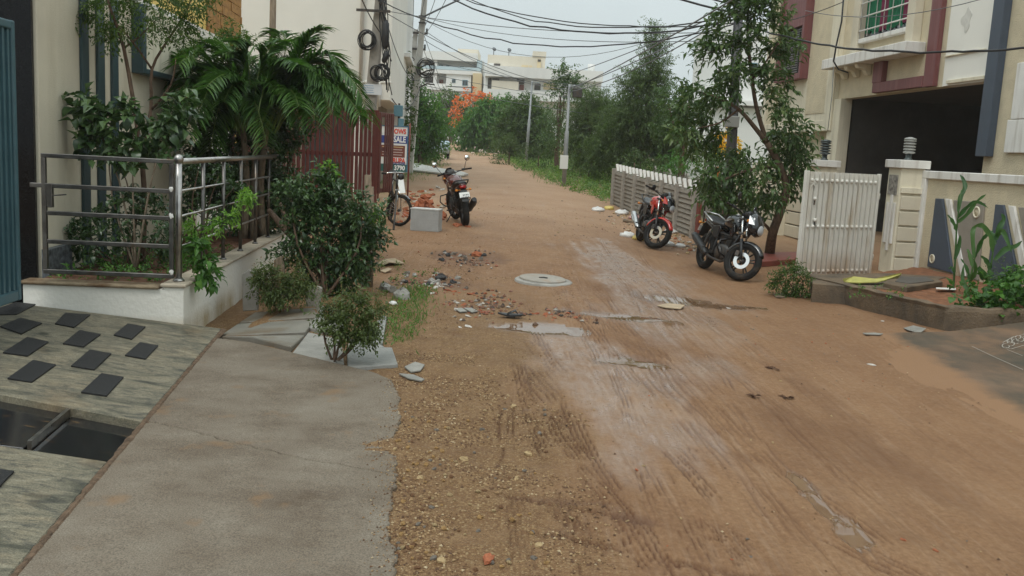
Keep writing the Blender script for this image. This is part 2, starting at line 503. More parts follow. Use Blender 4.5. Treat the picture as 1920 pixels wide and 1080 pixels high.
MT['leafP'] = leaf_mat('leaf_palm', (.030, .078, .016), (.078, .160, .030), (.15, .20, .05), rough=.40, trans=.3)
MT['leafT'] = leaf_mat('leaf_street_tree', (.032, .066, .018), (.070, .128, .034), (.14, .19, .065), rough=.4, trans=.3)
MT['leafV'] = leaf_mat('leaf_fresh', (.07, .17, .02), (.14, .28, .04), (.22, .36, .07), trans=.4)
MT['corn'] = leaf_mat('leaf_corn', (.030, .085, .025), (.06, .14, .04), (.10, .18, .05), rough=.42, trans=.3)
MT['grassG'] = leaf_mat('grass_blade', (.05, .11, .02), (.10, .19, .04), (.18, .22, .07), trans=.35)
MT['flame'] = leaf_mat('orange_blossom', (.55, .12, .03), (.70, .22, .05), (.75, .30, .10), trans=.3)
MT['verge'] = leaf_mat('verge_weed', (.05, .11, .022), (.105, .20, .04), (.17, .26, .06), trans=.4)
MT['blossom'] = leaf_mat('yellow_blossom', (.70, .42, .02), (.85, .58, .03), None, trans=.3)
MT['blossom_white'] = leaf_mat('white_blossom', (.55, .45, .40), (.75, .65, .58), None, trans=.3)
# ------------------------------------------------------------------ ground
PUD = [(1176, 679, .22, .11), (1272, 564, .40, .20), (1165, 594, .40, .11), (1012, 616, .30, .18), (1355, 573, .36, .09),
       (1590, 994, .055, .16), (1510, 915, .04, .17), (1545, 955, .03, .10)]
PUDW = [(G(a, b), c, d) for a, b, c, d in PUD]
WET = [(1150, 700, 1.0, 1.6), (1040, 640, .55, .9), (1210, 800, .55, 1.1), (1250, 600, .9, 1.8), (1220, 540, 1.0, 2.6), (1150, 490, .7, 3.5), (1330, 690, .5, .9),
       (1120, 745, .35, .5), (1190, 860, .3, .7)]
WETW = [(G(a, b), c, d) for a, b, c, d in WET]
DARK = [(1185, 978, .14, .07), (1060, 945, .3, .03), (880, 482, .7, .8), (820, 530, .5, .5), (1195, 672, .3, .2)]
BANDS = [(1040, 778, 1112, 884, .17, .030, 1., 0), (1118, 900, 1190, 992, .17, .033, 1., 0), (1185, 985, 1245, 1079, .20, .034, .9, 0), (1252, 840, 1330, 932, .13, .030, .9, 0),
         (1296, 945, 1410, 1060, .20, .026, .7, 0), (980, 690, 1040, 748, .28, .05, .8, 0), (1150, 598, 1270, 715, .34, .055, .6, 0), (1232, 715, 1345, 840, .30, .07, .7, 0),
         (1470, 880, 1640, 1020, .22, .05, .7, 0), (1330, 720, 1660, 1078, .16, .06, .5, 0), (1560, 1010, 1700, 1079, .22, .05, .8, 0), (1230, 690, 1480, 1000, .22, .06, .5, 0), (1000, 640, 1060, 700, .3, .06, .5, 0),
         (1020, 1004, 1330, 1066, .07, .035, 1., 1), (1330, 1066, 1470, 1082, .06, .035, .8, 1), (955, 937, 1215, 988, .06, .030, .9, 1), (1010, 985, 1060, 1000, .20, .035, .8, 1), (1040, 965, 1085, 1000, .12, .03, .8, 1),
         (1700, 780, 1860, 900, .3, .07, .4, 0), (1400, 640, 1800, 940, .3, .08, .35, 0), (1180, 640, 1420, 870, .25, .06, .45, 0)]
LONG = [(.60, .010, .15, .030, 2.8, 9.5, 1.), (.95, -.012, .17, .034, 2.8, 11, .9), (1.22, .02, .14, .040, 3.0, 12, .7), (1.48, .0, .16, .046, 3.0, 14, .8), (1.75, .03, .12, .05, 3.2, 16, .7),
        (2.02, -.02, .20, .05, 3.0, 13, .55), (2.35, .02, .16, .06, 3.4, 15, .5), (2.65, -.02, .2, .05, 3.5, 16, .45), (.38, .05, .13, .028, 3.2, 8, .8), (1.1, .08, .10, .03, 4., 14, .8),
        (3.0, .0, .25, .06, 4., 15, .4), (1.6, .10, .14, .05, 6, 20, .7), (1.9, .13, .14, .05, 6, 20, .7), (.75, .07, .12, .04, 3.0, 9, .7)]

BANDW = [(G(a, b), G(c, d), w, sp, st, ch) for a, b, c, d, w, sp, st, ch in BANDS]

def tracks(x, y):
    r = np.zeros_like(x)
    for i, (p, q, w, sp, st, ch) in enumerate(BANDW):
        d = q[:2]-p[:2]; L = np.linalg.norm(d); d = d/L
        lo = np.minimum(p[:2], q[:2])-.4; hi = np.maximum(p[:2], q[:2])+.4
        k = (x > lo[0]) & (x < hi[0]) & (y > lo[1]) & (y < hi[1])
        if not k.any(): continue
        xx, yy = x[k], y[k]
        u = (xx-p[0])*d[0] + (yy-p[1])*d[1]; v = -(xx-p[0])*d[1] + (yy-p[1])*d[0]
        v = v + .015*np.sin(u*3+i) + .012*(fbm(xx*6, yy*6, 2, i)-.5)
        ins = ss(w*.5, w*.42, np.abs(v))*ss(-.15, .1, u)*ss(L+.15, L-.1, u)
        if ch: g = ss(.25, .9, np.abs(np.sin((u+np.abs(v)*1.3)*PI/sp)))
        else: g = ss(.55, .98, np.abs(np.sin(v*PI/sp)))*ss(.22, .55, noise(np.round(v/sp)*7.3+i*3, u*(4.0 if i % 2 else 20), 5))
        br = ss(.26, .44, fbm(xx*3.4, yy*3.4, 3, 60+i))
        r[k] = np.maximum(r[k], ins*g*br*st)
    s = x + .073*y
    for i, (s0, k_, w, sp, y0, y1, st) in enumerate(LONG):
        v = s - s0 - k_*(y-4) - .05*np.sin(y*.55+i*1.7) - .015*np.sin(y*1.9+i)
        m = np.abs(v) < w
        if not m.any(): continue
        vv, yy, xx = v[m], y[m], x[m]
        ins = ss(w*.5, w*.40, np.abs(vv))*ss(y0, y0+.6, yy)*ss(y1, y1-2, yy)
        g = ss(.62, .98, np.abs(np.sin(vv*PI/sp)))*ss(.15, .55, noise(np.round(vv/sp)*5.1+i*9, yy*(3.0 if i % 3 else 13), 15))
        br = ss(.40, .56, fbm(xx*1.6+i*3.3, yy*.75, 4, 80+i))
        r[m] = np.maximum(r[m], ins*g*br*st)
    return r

DARKW = [(G(a, b), c, d) for a, b, c, d in DARK]

def blob(x, y, lst):
    r = np.zeros_like(x)
    for p, a, b in lst:
        r = np.maximum(r, np.exp(-(((x-p[0])/a)**2 + ((y-p[1])/b)**2)))
    return r

def masks(x, y):
    s = x + .073*y
    streak = fbm(s*7, y*.35, 3, 5)
    wob = (fbm(x*2.2, y*1.1, 3, 9)-.5)
    gravel = ss(.55, -.10, x - .02*(y-5) + wob*.9)*ss(13, 8, y)
    patch = fbm(x*2.6, y*1.6, 4, 14)-.5
    wet = np.clip(blob(x, y, WETW)*1.12 + (streak-.5)*.75 + wob*.5 + patch*.9, 0, 1)
    wet = ss(.30, 1.0, wet)*(1-.85*gravel)
    right = ss(1.9, 3.3, x+wob)
    dark = np.clip(blob(x, y, DARKW)*1.2 + (fbm(x*6, y*6, 3, 31)-.5)*.9, 0, 1)
    return gravel, wet, ss(.35, .8, dark), right

def water(x, y, z):
    """how much standing water covers a point, and the step from the bare ground to its surface"""
    w = np.zeros_like(x); dz = np.zeros_like(x)
    for p, a, b in PUDW:
        k = (np.abs(x-p[0]) < 2.6*a) & (np.abs(y-p[1]) < 2.6*b)
        if not k.any(): continue
        q = np.exp(-(((x[k]-p[0])/a)**2 + ((y[k]-p[1])/b)**2))
        lev = float(zg(np.array([p[0]]), np.array([p[1]]))[0]) - .012
        bed = z[k]*(1-q) + (lev+.012)*q - .045*q + .030*(fbm(x[k]*5, y[k]*4, 4, 91)-.5)*(q > .02)
        ww = ss(.004, -.004, bed-lev)*(q > .06)
        w[k] = np.maximum(w[k], ww)
        dz[k] = np.where(q > .02, np.maximum(bed, np.where(q > .06, lev, -9)) - z[k], 0)*ss(.02, .12, q)
    return w, dz

def hf(x, y, fine=True):
    x = np.asarray(x, float); y = np.asarray(y, float)
    z = zg(x, y)
    near = ss(40, 12, y)*ss(-14, -6, x)*ss(20, 9, x)
    z = z + near*(.045*(fbm(x*.7, y*.7, 2, 1)-.5) + .022*(fbm(x*3.1, y*3.1, 3, 2)-.5))
    if fine:
        s = x + .073*y
        g, w, d, r = masks(x, y)
        t = ss(.1, .8, x + (fbm(x, y, 2, 44)-.5)*.7)*near
        z = z + t*(.012*(fbm(s*16, y*.5, 2, 7)-.5) + .010*(noise(s*38, y*1.1, 8)-.5))
        z = z + g*near*(.012*(fbm(x*17, y*17, 3, 11)-.5) + .020*(fbm(x*4.5, y*4.5, 2, 12)-.5))
        z = z - .018*tracks(x, y) + g*near*.030*(fbm(x*.8+3, y*2.4, 2, 19)-.5)
        z = z - .008*d*near
    if fine:
        z = z + water(x, y, z)[1]
    # the street lies below the slabs that are laid on it
    z = z - .07*ss(-.95, -1.2, x)*ss(7.2, 6.6, y) - .10*ss(-2.3, -2.6, x)*ss(14., 13., y)
    return z

def gz(x, y):
    return float(hf(np.array([x]), np.array([y]))[0])

def gp(px, py, dz=0.):
    p = G(px, py)
    return np.array([p[0], p[1], gz(p[0], p[1])+dz])

def grid_axis(pieces):
    a = []
    for lo, hi, n in pieces:
        a += list(np.linspace(lo, hi, n, endpoint=False))
    return np.array(a + [pieces[-1][1]])

gx = grid_axis([(-900, -60, 12), (-60, -14, 22), (-14, -3, 60), (-3, -1, 50), (-1, 0, 60), (0, 2.4, 235), (2.4, 6.5, 130), (6.5, 16, 40), (16, 70, 22), (70, 900, 12)])
ys = [-60, -20, -5, 0, 1.5, 2.3, 2.9]
y = 2.9
while y < 130:
    y += max(.017, .0021*y*y*.55); ys.append(y)
ys += [160, 220, 320, 500, 900, 1500]
gy = np.array(ys)
XX, YY = np.meshgrid(gx, gy)
ZZ = hf(XX, YY)
nx, ny = len(gx), len(gy)
V = np.stack([XX.ravel(), YY.ravel(), ZZ.ravel()], 1).astype(np.float32)
ii = (np.arange(ny-1)[:, None]*nx + np.arange(nx-1)[None, :]).ravel()
FQ = np.stack([ii, ii+1, ii+nx+1, ii+nx], 1).astype(np.int32)

def np_mesh(name, V, F, smooth=False):
    me = bpy.data.meshes.new(name)
    k = F.shape[1]
    me.vertices.add(len(V)); me.vertices.foreach_set('co', np.asarray(V, np.float32).ravel())
    me.loops.add(F.size); me.loops.foreach_set('vertex_index', np.asarray(F, np.int32).ravel())
    me.polygons.add(len(F))
    me.polygons.foreach_set('loop_start', np.arange(0, F.size, k, dtype=np.int32))
    try:
        me.polygons.foreach_set('loop_total', np.full(len(F), k, np.int32))
    except Exception:
        pass
    me.polygons.foreach_set('use_smooth', np.full(len(F), smooth, bool))
    me.update(calc_edges=True)
    return me

def vattr(me, name, a):
    t = me.attributes.new(name, 'FLOAT', 'POINT')
    t.data.foreach_set('value', np.asarray(a, np.float32).ravel())

me = np_mesh('ground', V, FQ, True)
mg, mw, md, mr = masks(XX, YY)
WATER = water(XX, YY, ZZ)[0]
RIM = ss(.12, .55, blob(XX, YY, [(p, a*1.25, b*1.4) for p, a, b in PUDW]) + (fbm(XX*7, YY*4, 4, 55)-.5)*.7)
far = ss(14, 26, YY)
roadx = -.073*(YY-14) - .4
mv = ss(1.0, 1.5, np.abs(XX - (-.07*(YY-20) + .6 - .02*np.maximum(0, YY-30)))/np.maximum(1.6, 4.6-.055*YY))*ss(18, 30, YY)
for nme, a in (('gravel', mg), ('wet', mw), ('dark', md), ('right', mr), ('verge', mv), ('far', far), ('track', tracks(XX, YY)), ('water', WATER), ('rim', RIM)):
    vattr(me, nme, a)

def ground_material():
    m = bpy.data.materials.new('red_earth_street'); m.use_nodes = True
    nt = m.node_tree; N = nt.nodes; L = nt.links; b = N['Principled BSDF']
    geo = N.new('ShaderNodeNewGeometry'); pos = geo.outputs['Position']
    def att(n):
        a = N.new('ShaderNodeAttribute'); a.attribute_name = n; return a.outputs['Fac']
    def nz(scale, detail=5, st=None, rough=.6):
        v = pos
        if st:
            mp = N.new('ShaderNodeMapping'); mp.inputs['Scale'].default_value = st; mp.inputs['Rotation'].default_value = (0, 0, -.073)
            L.new(pos, mp.inputs[0]); v = mp.outputs[0]
        n = N.new('ShaderNodeTexNoise'); n.inputs['Scale'].default_value = scale; n.inputs['Detail'].default_value = detail; n.inputs['Roughness'].default_value = rough
        L.new(v, n.inputs['Vector']); return n.outputs['Fac']
    def ramp(f, stops):
        r = N.new('ShaderNodeValToRGB'); e = r.color_ramp.elements
        e[0].position, e[0].color = stops[0][0], (*stops[0][1], 1)
        e[1].position, e[1].color = stops[-1][0], (*stops[-1][1], 1)
        for p, c in stops[1:-1]:
            q = e.new(p); q.color = (*c, 1)
        L.new(f, r.inputs[0]); return r.outputs[0]
    def mix(f, a, c, val=False):
        x = N.new('ShaderNodeMix'); x.data_type = 'FLOAT' if val else 'RGBA'
        i = (2, 3) if val else (6, 7)
        for k, s in ((0, f), (i[0], a), (i[1], c)):
            if hasattr(s, 'links') or hasattr(s, 'is_output'): L.new(s, x.inputs[k])
            elif isinstance(s, tuple): x.inputs[k].default_value = (*s, 1)
            else: x.inputs[k].default_value = s
        return x.outputs[0 if val else 2]
    def mth(op, a, c):
        x = N.new('ShaderNodeMath'); x.operation = op
        for k, s in ((0, a), (1, c)):
            if hasattr(s, 'is_output'): L.new(s, x.inputs[k])
            else: x.inputs[k].default_value = s
        return x.outputs[0]
    def rng(f, a, c, d=0., e=1.):
        x = N.new('ShaderNodeMapRange'); L.new(f, x.inputs[0])
        for k, s in enumerate((a, c, d, e)): x.inputs[k+1].default_value = s
        return x.outputs[0]
    base = ramp(nz(.9, 8), [(.30, (.150, .074, .036)), (.5, (.215, .116, .058)), (.70, (.285, .170, .092))])
    fine = ramp(nz(34, 6, None, .7), [(.25, (.09, .042, .021)), (.5, (.215, .118, .062)), (.75, (.34, .215, .125))])
    c = mix(.5, base, fine)
    c = mix(mth('MULTIPLY', rng(nz(170, 3, None, .8), .56, .70), .55), c, (.40, .28, .17))
    c = mix(mth('MULTIPLY', rng(nz(120, 3, None, .8), .60, .72), .6), c, (.10, .05, .028))
    st = nz(9, 4, (3.2, .16, 1))
    c = mix(mth('MULTIPLY', rng(st, .52, .75), .35), c, (.34, .24, .165))
    st2 = nz(16, 4, (3.6, .14, 1))
    c = mix(mth('MULTIPLY', rng(st2, .60, .78), .55), c, (.15, .068, .034))
    big = nz(.55, 6, (1.6, .5, 1), .6)
    c = mix(mth('MULTIPLY', rng(big, .50, .68), .55), c, (.115, .056, .029))
    med = nz(2.6, 6, (1.3, .6, 1), .65)
    c = mix(mth('MULTIPLY', rng(med, .55, .72), .4), c, (.125, .064, .034))
    # pebbly strip
    vo = N.new('ShaderNodeTexVoronoi'); vo.inputs['Scale'].default_value = 85; L.new(pos, vo.inputs['Vector'])
    hs = N.new('ShaderNodeSeparateColor'); L.new(vo.outputs['Color'], hs.inputs[0])
    peb = ramp(hs.outputs[0], [(.0, (.11, .058, .028)), (.45, (.20, .118, .055)), (.75, (.28, .18, .085)), (1., (.42, .31, .17))])
    peb = mix(mth('MULTIPLY', rng(vo.outputs['Distance'], .35, .75), .8), peb, (.14, .07, .032))
    gsoft = ramp(nz(3.5, 6), [(.3, (.15, .082, .042)), (.7, (.26, .16, .085))])
    peb = mix(rng(nz(5, 4), .35, .65, .25, .8), gsoft, peb)
    ga = att('gravel')
    c = mix(ga, c, peb)
    # wet mud, with a pale sky sheen painted into its colour
    wa = mth('MULTIPLY', att('wet'), rng(nz(6, 8, (1.6, .6, 1), .7), .30, .62, .15, 1.))
    c = mix(mth('MULTIPLY', wa, .45), c, (.26, .18, .14))
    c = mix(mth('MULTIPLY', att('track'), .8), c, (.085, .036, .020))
    c = mix(mth('MULTIPLY', att('dark'), .5), c, (.115, .062, .040))
    # right side is smoother and browner
    c = mix(mth('MULTIPLY', att('right'), .35), c, (.225, .125, .068))
    c = mix(mth('MULTIPLY', att('far'), .55), c, ramp(nz(.7, 6), [(.3, (.37, .225, .135)), (.7, (.50, .345, .225))]))  # far road paler: brightness falloff towards the viewer put into the soil colour
    vg = mth('MULTIPLY', att('verge'), rng(nz(.5, 5), .3, .6))
    c = mix(vg, c, ramp(nz(2.5, 5), [(.3, (.050, .075, .025)), (.7, (.16, .13, .06))]))
    wt = att('water')
    c = mix(mth('MULTIPLY', att('rim'), .6), c, (.10, .052, .030))
    c = mix(wt, c, (.16, .090, .048))
    L.new(c, b.inputs['Base Color'])
    ro = mix(wa, rng(nz(14, 4), .3, .7, .55, .85), rng(nz(9, 4), .3, .7, .10, .34), True)
    ro = mix(att('rim'), ro, .26, True)
    ro = mix(wt, ro, .04, True)
    L.new(ro, b.inputs['Roughness'])
    L.new(mix(wt, mix(att('rim'), mix(wa, .12, .55, True), .4, True), .6, True), b.inputs['Specular IOR Level'])
    h = mth('ADD', mth('MULTIPLY', nz(55, 7, None, .7), .6), mth('MULTIPLY', nz(22, 5, (2.2, .25, 1)), .35))
    hp = mth('SUBTRACT', 1., vo.outputs['Distance'])
    h = mth('ADD', h, mth('MULTIPLY', mth('MULTIPLY', hp, ga), .9))
    h = mth('MULTIPLY', mth('MULTIPLY', h, rng(wa, 0, 1, 1, .18)), rng(wt, 0, .6, 1, 0))
    bp = N.new('ShaderNodeBump'); bp.inputs['Strength'].default_value = .85; bp.inputs['Distance'].default_value = .014
    L.new(h, bp.inputs['Height']); L.new(bp.outputs[0], b.inputs['Normal'])
    return m

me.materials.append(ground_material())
ground = bpy.data.objects.new('dirt_road', me); COL.objects.link(ground)
tag(ground, kind='structure')

# ------------------------------------------------------------------ driveway on the left: granite ramp with grip tiles, drain channel, concrete apron
BA = np.array([-2.44, 7.69]); BB = np.array([-1.80, 3.33])
_bd = (BA-BB)/np.linalg.norm(BA-BB); _bn = np.array([-_bd[1], _bd[0]])      # to the left
def ramp_z(p):
    return .05 + .105*np.dot(np.array(p[:2])-BB, _bn)
RN = unit(np.array([-.105*_bn[0], -.105*_bn[1], 1.])); RP = np.array([BB[0], BB[1], .05])
def RAMP(px, py, up=0.):
    d = ray(px, py)
    k = np.dot(RP + RN*up - CAM, RN)/np.dot(d, RN)
    return CAM + d*k
def rampxy(a, b):
    """a metres left of the boundary line, b metres along it"""
    q = BB + _bn*a + _bd*b
    return np.array([q[0], q[1], ramp_z(q)])
def rab(p):
    q = np.array(p[:2])-BB
    return np.dot(q, _bn), np.dot(q, _bd)

def granite_material():
    m = mat('veined_granite', (.34, .31, .24), .55, spec=.25)
    nt = m.node_tree; N = nt.nodes; L = nt.links; b = N['Principled BSDF']
    geo = N.new('ShaderNodeNewGeometry')
    def nz(st, sc, dt, ro, di):
        mp = N.new('ShaderNodeMapping'); mp.inputs['Rotation'].default_value = (0, 0, .12); mp.inputs['Scale'].default_value = st
        L.new(geo.outputs['Position'], mp.inputs[0])
        n = N.new('ShaderNodeTexNoise'); n.inputs['Scale'].default_value = sc; n.inputs['Detail'].default_value = dt; n.inputs['Roughness'].default_value = ro; n.inputs['Distortion'].default_value = di
        L.new(mp.outputs[0], n.inputs['Vector']); return n
    def rmp(f, stops):
        r = N.new('ShaderNodeValToRGB'); e = r.color_ramp.elements
        e[0].position, e[0].color = stops[0][0], (*stops[0][1], 1); e[1].position, e[1].color = stops[-1][0], (*stops[-1][1], 1)
        for p, c in stops[1:-1]:
            q = e.new(p); q.color = (*c, 1)
        L.new(f, r.inputs[0]); return r
    n = nz((1.0, 2.5, 1), 4.8, 14, .82, 1.5)
    ra = rmp(n.outputs['Fac'], [(.33, (.030, .032, .029)), (.43, (.110, .100, .080)), (.53, (.200, .174, .125)), (.68, (.285, .255, .20))])
    nb = nz((.9, 2.2, 1), 1.9, 8, .65, 1.0)
    rb_ = rmp(nb.outputs['Fac'], [(.36, (.36, .39, .38)), (.48, (.86, .87, .84)), (.68, (1.08, 1.02, .92))])
    r = N.new('ShaderNodeMix'); r.data_type = 'RGBA'; r.blend_type = 'MULTIPLY'; r.inputs[0].default_value = 1
    L.new(ra.outputs[0], r.inputs[6]); L.new(rb_.outputs[0], r.inputs[7])
    n2 = N.new('ShaderNodeTexNoise'); n2.inputs['Scale'].default_value = 150; n2.inputs['Detail'].default_value = 3
    L.new(geo.outputs['Position'], n2.inputs['Vector'])
    mx = N.new('ShaderNodeMix'); mx.data_type = 'RGBA'; mx.blend_type = 'MULTIPLY'; mx.inputs[0].default_value = .6
    r2 = N.new('ShaderNodeMapRange'); r2.inputs[1].default_value = .3; r2.inputs[2].default_value = .7; r2.inputs[3].default_value = .4; r2.inputs[4].default_value = 1.5
    L.new(n2.outputs['Fac'], r2.inputs[0])
    L.new(r.outputs[2], mx.inputs[6]); L.new(r2.outputs[0], mx.inputs[7])
    L.new(mx.outputs[2], b.inputs['Base Color'])
    rr = N.new('ShaderNodeMapRange'); rr.inputs[3].default_value = .5; rr.inputs[4].default_value = .8
    L.new(n.outputs['Fac'], rr.inputs[0]); L.new(rr.outputs[0], b.inputs['Roughness'])
    bp = N.new('ShaderNodeBump'); bp.inputs['Strength'].default_value = .35; bp.inputs['Distance'].default_value = .006
    L.new(n2.outputs['Fac'], bp.inputs['Height']); L.new(bp.outputs[0], b.inputs['Normal'])
    return add_dirt(m, (.19, .125, .065), 1.6, .56, .74, stretch=(1, 1, 1), amt=.6)
MT['granite'] = granite_material()
def vein_black():
    m = mat('black_granite_gold_vein', (.012, .012, .013), .12, spec=.6)
    nt = m.node_tree; N = nt.nodes; L = nt.links; b = N['Principled BSDF']
    geo = N.new('ShaderNodeNewGeometry'); mp = N.new('ShaderNodeMapping'); mp.inputs['Scale'].default_value = (1.2, 6, 1); mp.inputs['Rotation'].default_value = (0, 0, .5)
    L.new(geo.outputs['Position'], mp.inputs[0])
    n = N.new('ShaderNodeTexNoise'); n.inputs['Scale'].default_value = 2.2; n.inputs['Detail'].default_value = 6; n.inputs['Distortion'].default_value = 2.2
    L.new(mp.outputs[0], n.inputs['Vector'])
    r = N.new('ShaderNodeValToRGB'); e = r.color_ramp.elements
    e[0].position, e[0].color = .62, (.012, .012, .013, 1); e[1].position, e[1].color = .74, (.20, .11, .045, 1)
    L.new(n.outputs['Fac'], r.inputs[0]); L.new(r.outputs[0], b.inputs['Base Color'])
    return m
MT['vein_black'] = vein_black()

dw = bpy.data.objects.new('driveway', None); COL.objects.link(dw)
dw.location = (BB[0], BB[1], 0); tag(dw, kind='structure')
_, cb1 = rab(RAMP(270, 790)); _, cb0 = rab(RAMP(200, 865))
tl_ = rab(RAMP(0, 738)); bl_ = rab(RAMP(0, 835))
sl1 = (tl_[1]-cb1)/tl_[0]; sl0 = (bl_[1]-cb0)/bl_[0]
AL = 3.2
def ramp_poly(ab, top=0., th=.10):
    mb = MB(); mb.prism([rampxy(a, b) + RN*top for a, b in ab], -RN*th); return mb
ramp_poly([(.012, 4.62), (.012, cb1), (AL, cb1+sl1*AL), (AL, 4.62)]).build('granite_slab', MT['granite'], dw, bevel=.006)
ramp_poly([(.012, cb0), (.012, -2.2), (AL, -2.2), (AL, cb0+sl0*AL)]).build('granite_slab', MT['granite'], dw, bevel=.006)
# the channel floor between the two ramp slabs: two polished plates and a steel divider
dv0 = rab(RAMP(62, 838, -.055)); dv1 = rab(RAMP(139, 772, -.055))
ramp_poly([(.02, cb0+.012), (dv0[0]-.02, dv0[1]-.06), (dv1[0]-.02, dv1[1]+.02), (.02, cb1-.012)], -.055, .05).build('channel_plate', MT['vein_black'], dw, bevel=.003)
ramp_poly([(dv0[0]+.02, dv0[1]-.06), (AL, cb0+sl0*AL+.012), (AL, cb1+sl1*AL-.012), (dv1[0]+.02, dv1[1]+.02)], -.045, .05).build('channel_plate', MT['vein_black'], dw, bevel=.003)
mb = MB(); mb.beam(rampxy(dv0[0], dv0[1]-.04)-RN*.035, rampxy(dv1[0], dv1[1])-RN*.035, .022, .05); mb.build('channel_divider', MT['steel'], dw)
mb = MB(); mb.prism([rampxy(a, b)-RN*.11 for a, b in ((.005, cb0-.05), (.005, cb1+.05), (AL, cb1+sl1*AL+.05), (AL, cb0+sl0*AL-.05))], -RN*.05); mb.build('channel_bed', MT['concrete_dark'], dw)

# grip tiles, corners as they lie on the ramp
TILES = [[(103, 606), (122, 586), (170, 589), (139, 613)], [(0, 611), (38, 595), (79, 605), (40, 625)], [(213, 627), (239, 606), (273, 612), (247, 635)],
         [(118, 643), (149, 618), (189, 626), (157, 649)], [(5, 660), (51, 631), (91, 640), (52, 666)], [(234, 665), (262, 641), (297, 647), (273, 672)],
         [(133, 685), (168, 655), (209, 662), (177, 692)], [(14, 708), (62, 674), (105, 683), (60, 715)], [(152, 734), (190, 699), (232, 706), (200, 741)],
         [(-40, 925), (-10, 878), (27, 882), (-4, 914)], [(-40, 590), (30, 566), (67, 570), (32, 588)]]
tmat = mat('black_grip_tile', (.018, .017, .017), .6, spec=.3, nscale=90, namt=.6, bump=.4, bscale=160)
for t in TILES:
    mb = MB(); mb.prism([RAMP(x, y, .012) for x, y in t], -RN*.0115)
    mb.build('tile', tmat, dw, bevel=.002)

def zap(p):
    a, b = rab(p)
    return .05 + .012*a + .01*(noise(p[0]*1.5, p[1]*1.5, 3)-.5)
def PL(px, py, z=.05):
    d = ray(px, py); k = (z-CAMH)/d[2]; return CAM + d*k
def resample(pts, step, jit, seed):
    rg = np.random.RandomState(seed); out = []
    for a, b in zip(pts[:-1], pts[1:]):
        a = np.array(a[:2]); b = np.array(b[:2]); n = max(1, int(np.linalg.norm(b-a)/step)); q = b-a; nn = np.array([-q[1], q[0]])/(np.linalg.norm(q)+1e-9)
        for i in range(n):
            out.append(a + q*i/n + (nn*(rg.rand()-.5)*jit if i else 0))
    out.append(np.array(pts[-1][:2])); return out
def amat():
    m = mat('trowelled_concrete', (.285, .25, .205), .8)
    nt = m.node_tree; N = nt.nodes; L = nt.links; b = N['Principled BSDF']
    geo = N.new('ShaderNodeNewGeometry')
    def nz(s, d, r=.6, st=None):
        n = N.new('ShaderNodeTexNoise'); n.inputs['Scale'].default_value = s; n.inputs['Detail'].default_value = d; n.inputs['Roughness'].default_value = r
        if st:
            mp = N.new('ShaderNodeMapping'); mp.inputs['Scale'].default_value = st; L.new(geo.outputs['Position'], mp.inputs[0]); L.new(mp.outputs[0], n.inputs['Vector'])
        else: L.new(geo.outputs['Position'], n.inputs['Vector'])
        return n.outputs['Fac']
    r = N.new('ShaderNodeValToRGB'); e = r.color_ramp.elements
    e[0].position, e[0].color = .32, (.105, .076, .052, 1); e[1].position, e[1].color = .74, (.225, .192, .15, 1)
    q = e.new(.5); q.color = (.165, .132, .098, 1)
    L.new(nz(1.5, 12, .72, (1, 1.15, 1)), r.inputs[0])
    r2 = N.new('ShaderNodeMapRange'); r2.inputs[1].default_value = .3; r2.inputs[2].default_value = .72; r2.inputs[3].default_value = .5; r2.inputs[4].default_value = 1.45
    f = nz(140, 3, .7); L.new(f, r2.inputs[0])
    mx = N.new('ShaderNodeMix'); mx.data_type = 'RGBA'; mx.blend_type = 'MULTIPLY'; mx.inputs[0].default_value = 1
    L.new(r.outputs[0], mx.inputs[6]); L.new(r2.outputs[0], mx.inputs[7])
    o = N.new('ShaderNodeMix'); o.data_type = 'RGBA'; o.inputs[7].default_value = (.22, .125, .06, 1)
    ro = N.new('ShaderNodeMapRange'); ro.inputs[1].default_value = .60; ro.inputs[2].default_value = .72; ro.inputs[4].default_value = .6
    L.new(nz(3.2, 5), ro.inputs[0]); L.new(ro.outputs[0], o.inputs[0]); L.new(mx.outputs[2], o.inputs[6])
    L.new(o.outputs[2], b.inputs['Base Color'])
    bp = N.new('ShaderNodeBump'); bp.inputs['Strength'].default_value = .5; bp.inputs['Distance'].default_value = .006
    L.new(f, bp.inputs['Height']); L.new(bp.outputs[0], b.inputs['Normal'])
    return m
MT['apron'] = amat()
crack = [PL(x, y) for x, y in ((286, 791), (360, 806), (440, 826), (560, 852), (650, 866), (743, 884))]
cr = resample(crack, .05, .022, 4)
top_edge = [PL(x, y) for x, y in ((409, 634), (470, 640), (560, 661), (640, 680), (700, 694), (735, 708))]
right1 = [PL(x, y) for x, y in ((735, 708), (748, 735), (752, 775), (737, 815), (736, 840), (745, 862), (743, 884))]
right2 = [PL(x, y) for x, y in ((743, 884), (737, 930), (728, 985), (740, 1030), (744, 1080))]
right2 += [np.array([right2[-1][0]+.05, 2.4, 0]), np.array([right2[-1][0]+.0, 1.2, 0])]
lineB = lambda b: BB + _bd*b
ap = bpy.data.objects.new('concrete_apron', None); COL.objects.link(ap); ap.location = (-1.2, 4.5, 0); tag(ap, kind='structure')
bcr = rab(crack[0])[1]
P1 = resample(top_edge, .06, .012, 1)[:-1] + resample(right1, .025, .030, 2)[:-1] + [q + np.array([0, .004]) for q in cr[::-1]] + [lineB(bcr+.01) - _bn*.012]
P1 = [lineB(rab(top_edge[0])[1]) - _bn*.012] + P1[1:]
P2 = [q - np.array([0, .007]) for q in cr] + resample(right2, .025, .030, 3)[1:] + [lineB(-2.2) - _bn*.012, lineB(bcr-.02) - _bn*.012]
for P in (P1, P2):
    mb = MB(); mb.prism([(q[0], q[1], zap(q)) for q in P], (0, 0, -.14)); mb.build('concrete_slab', MT['apron'], ap, bevel=.006)
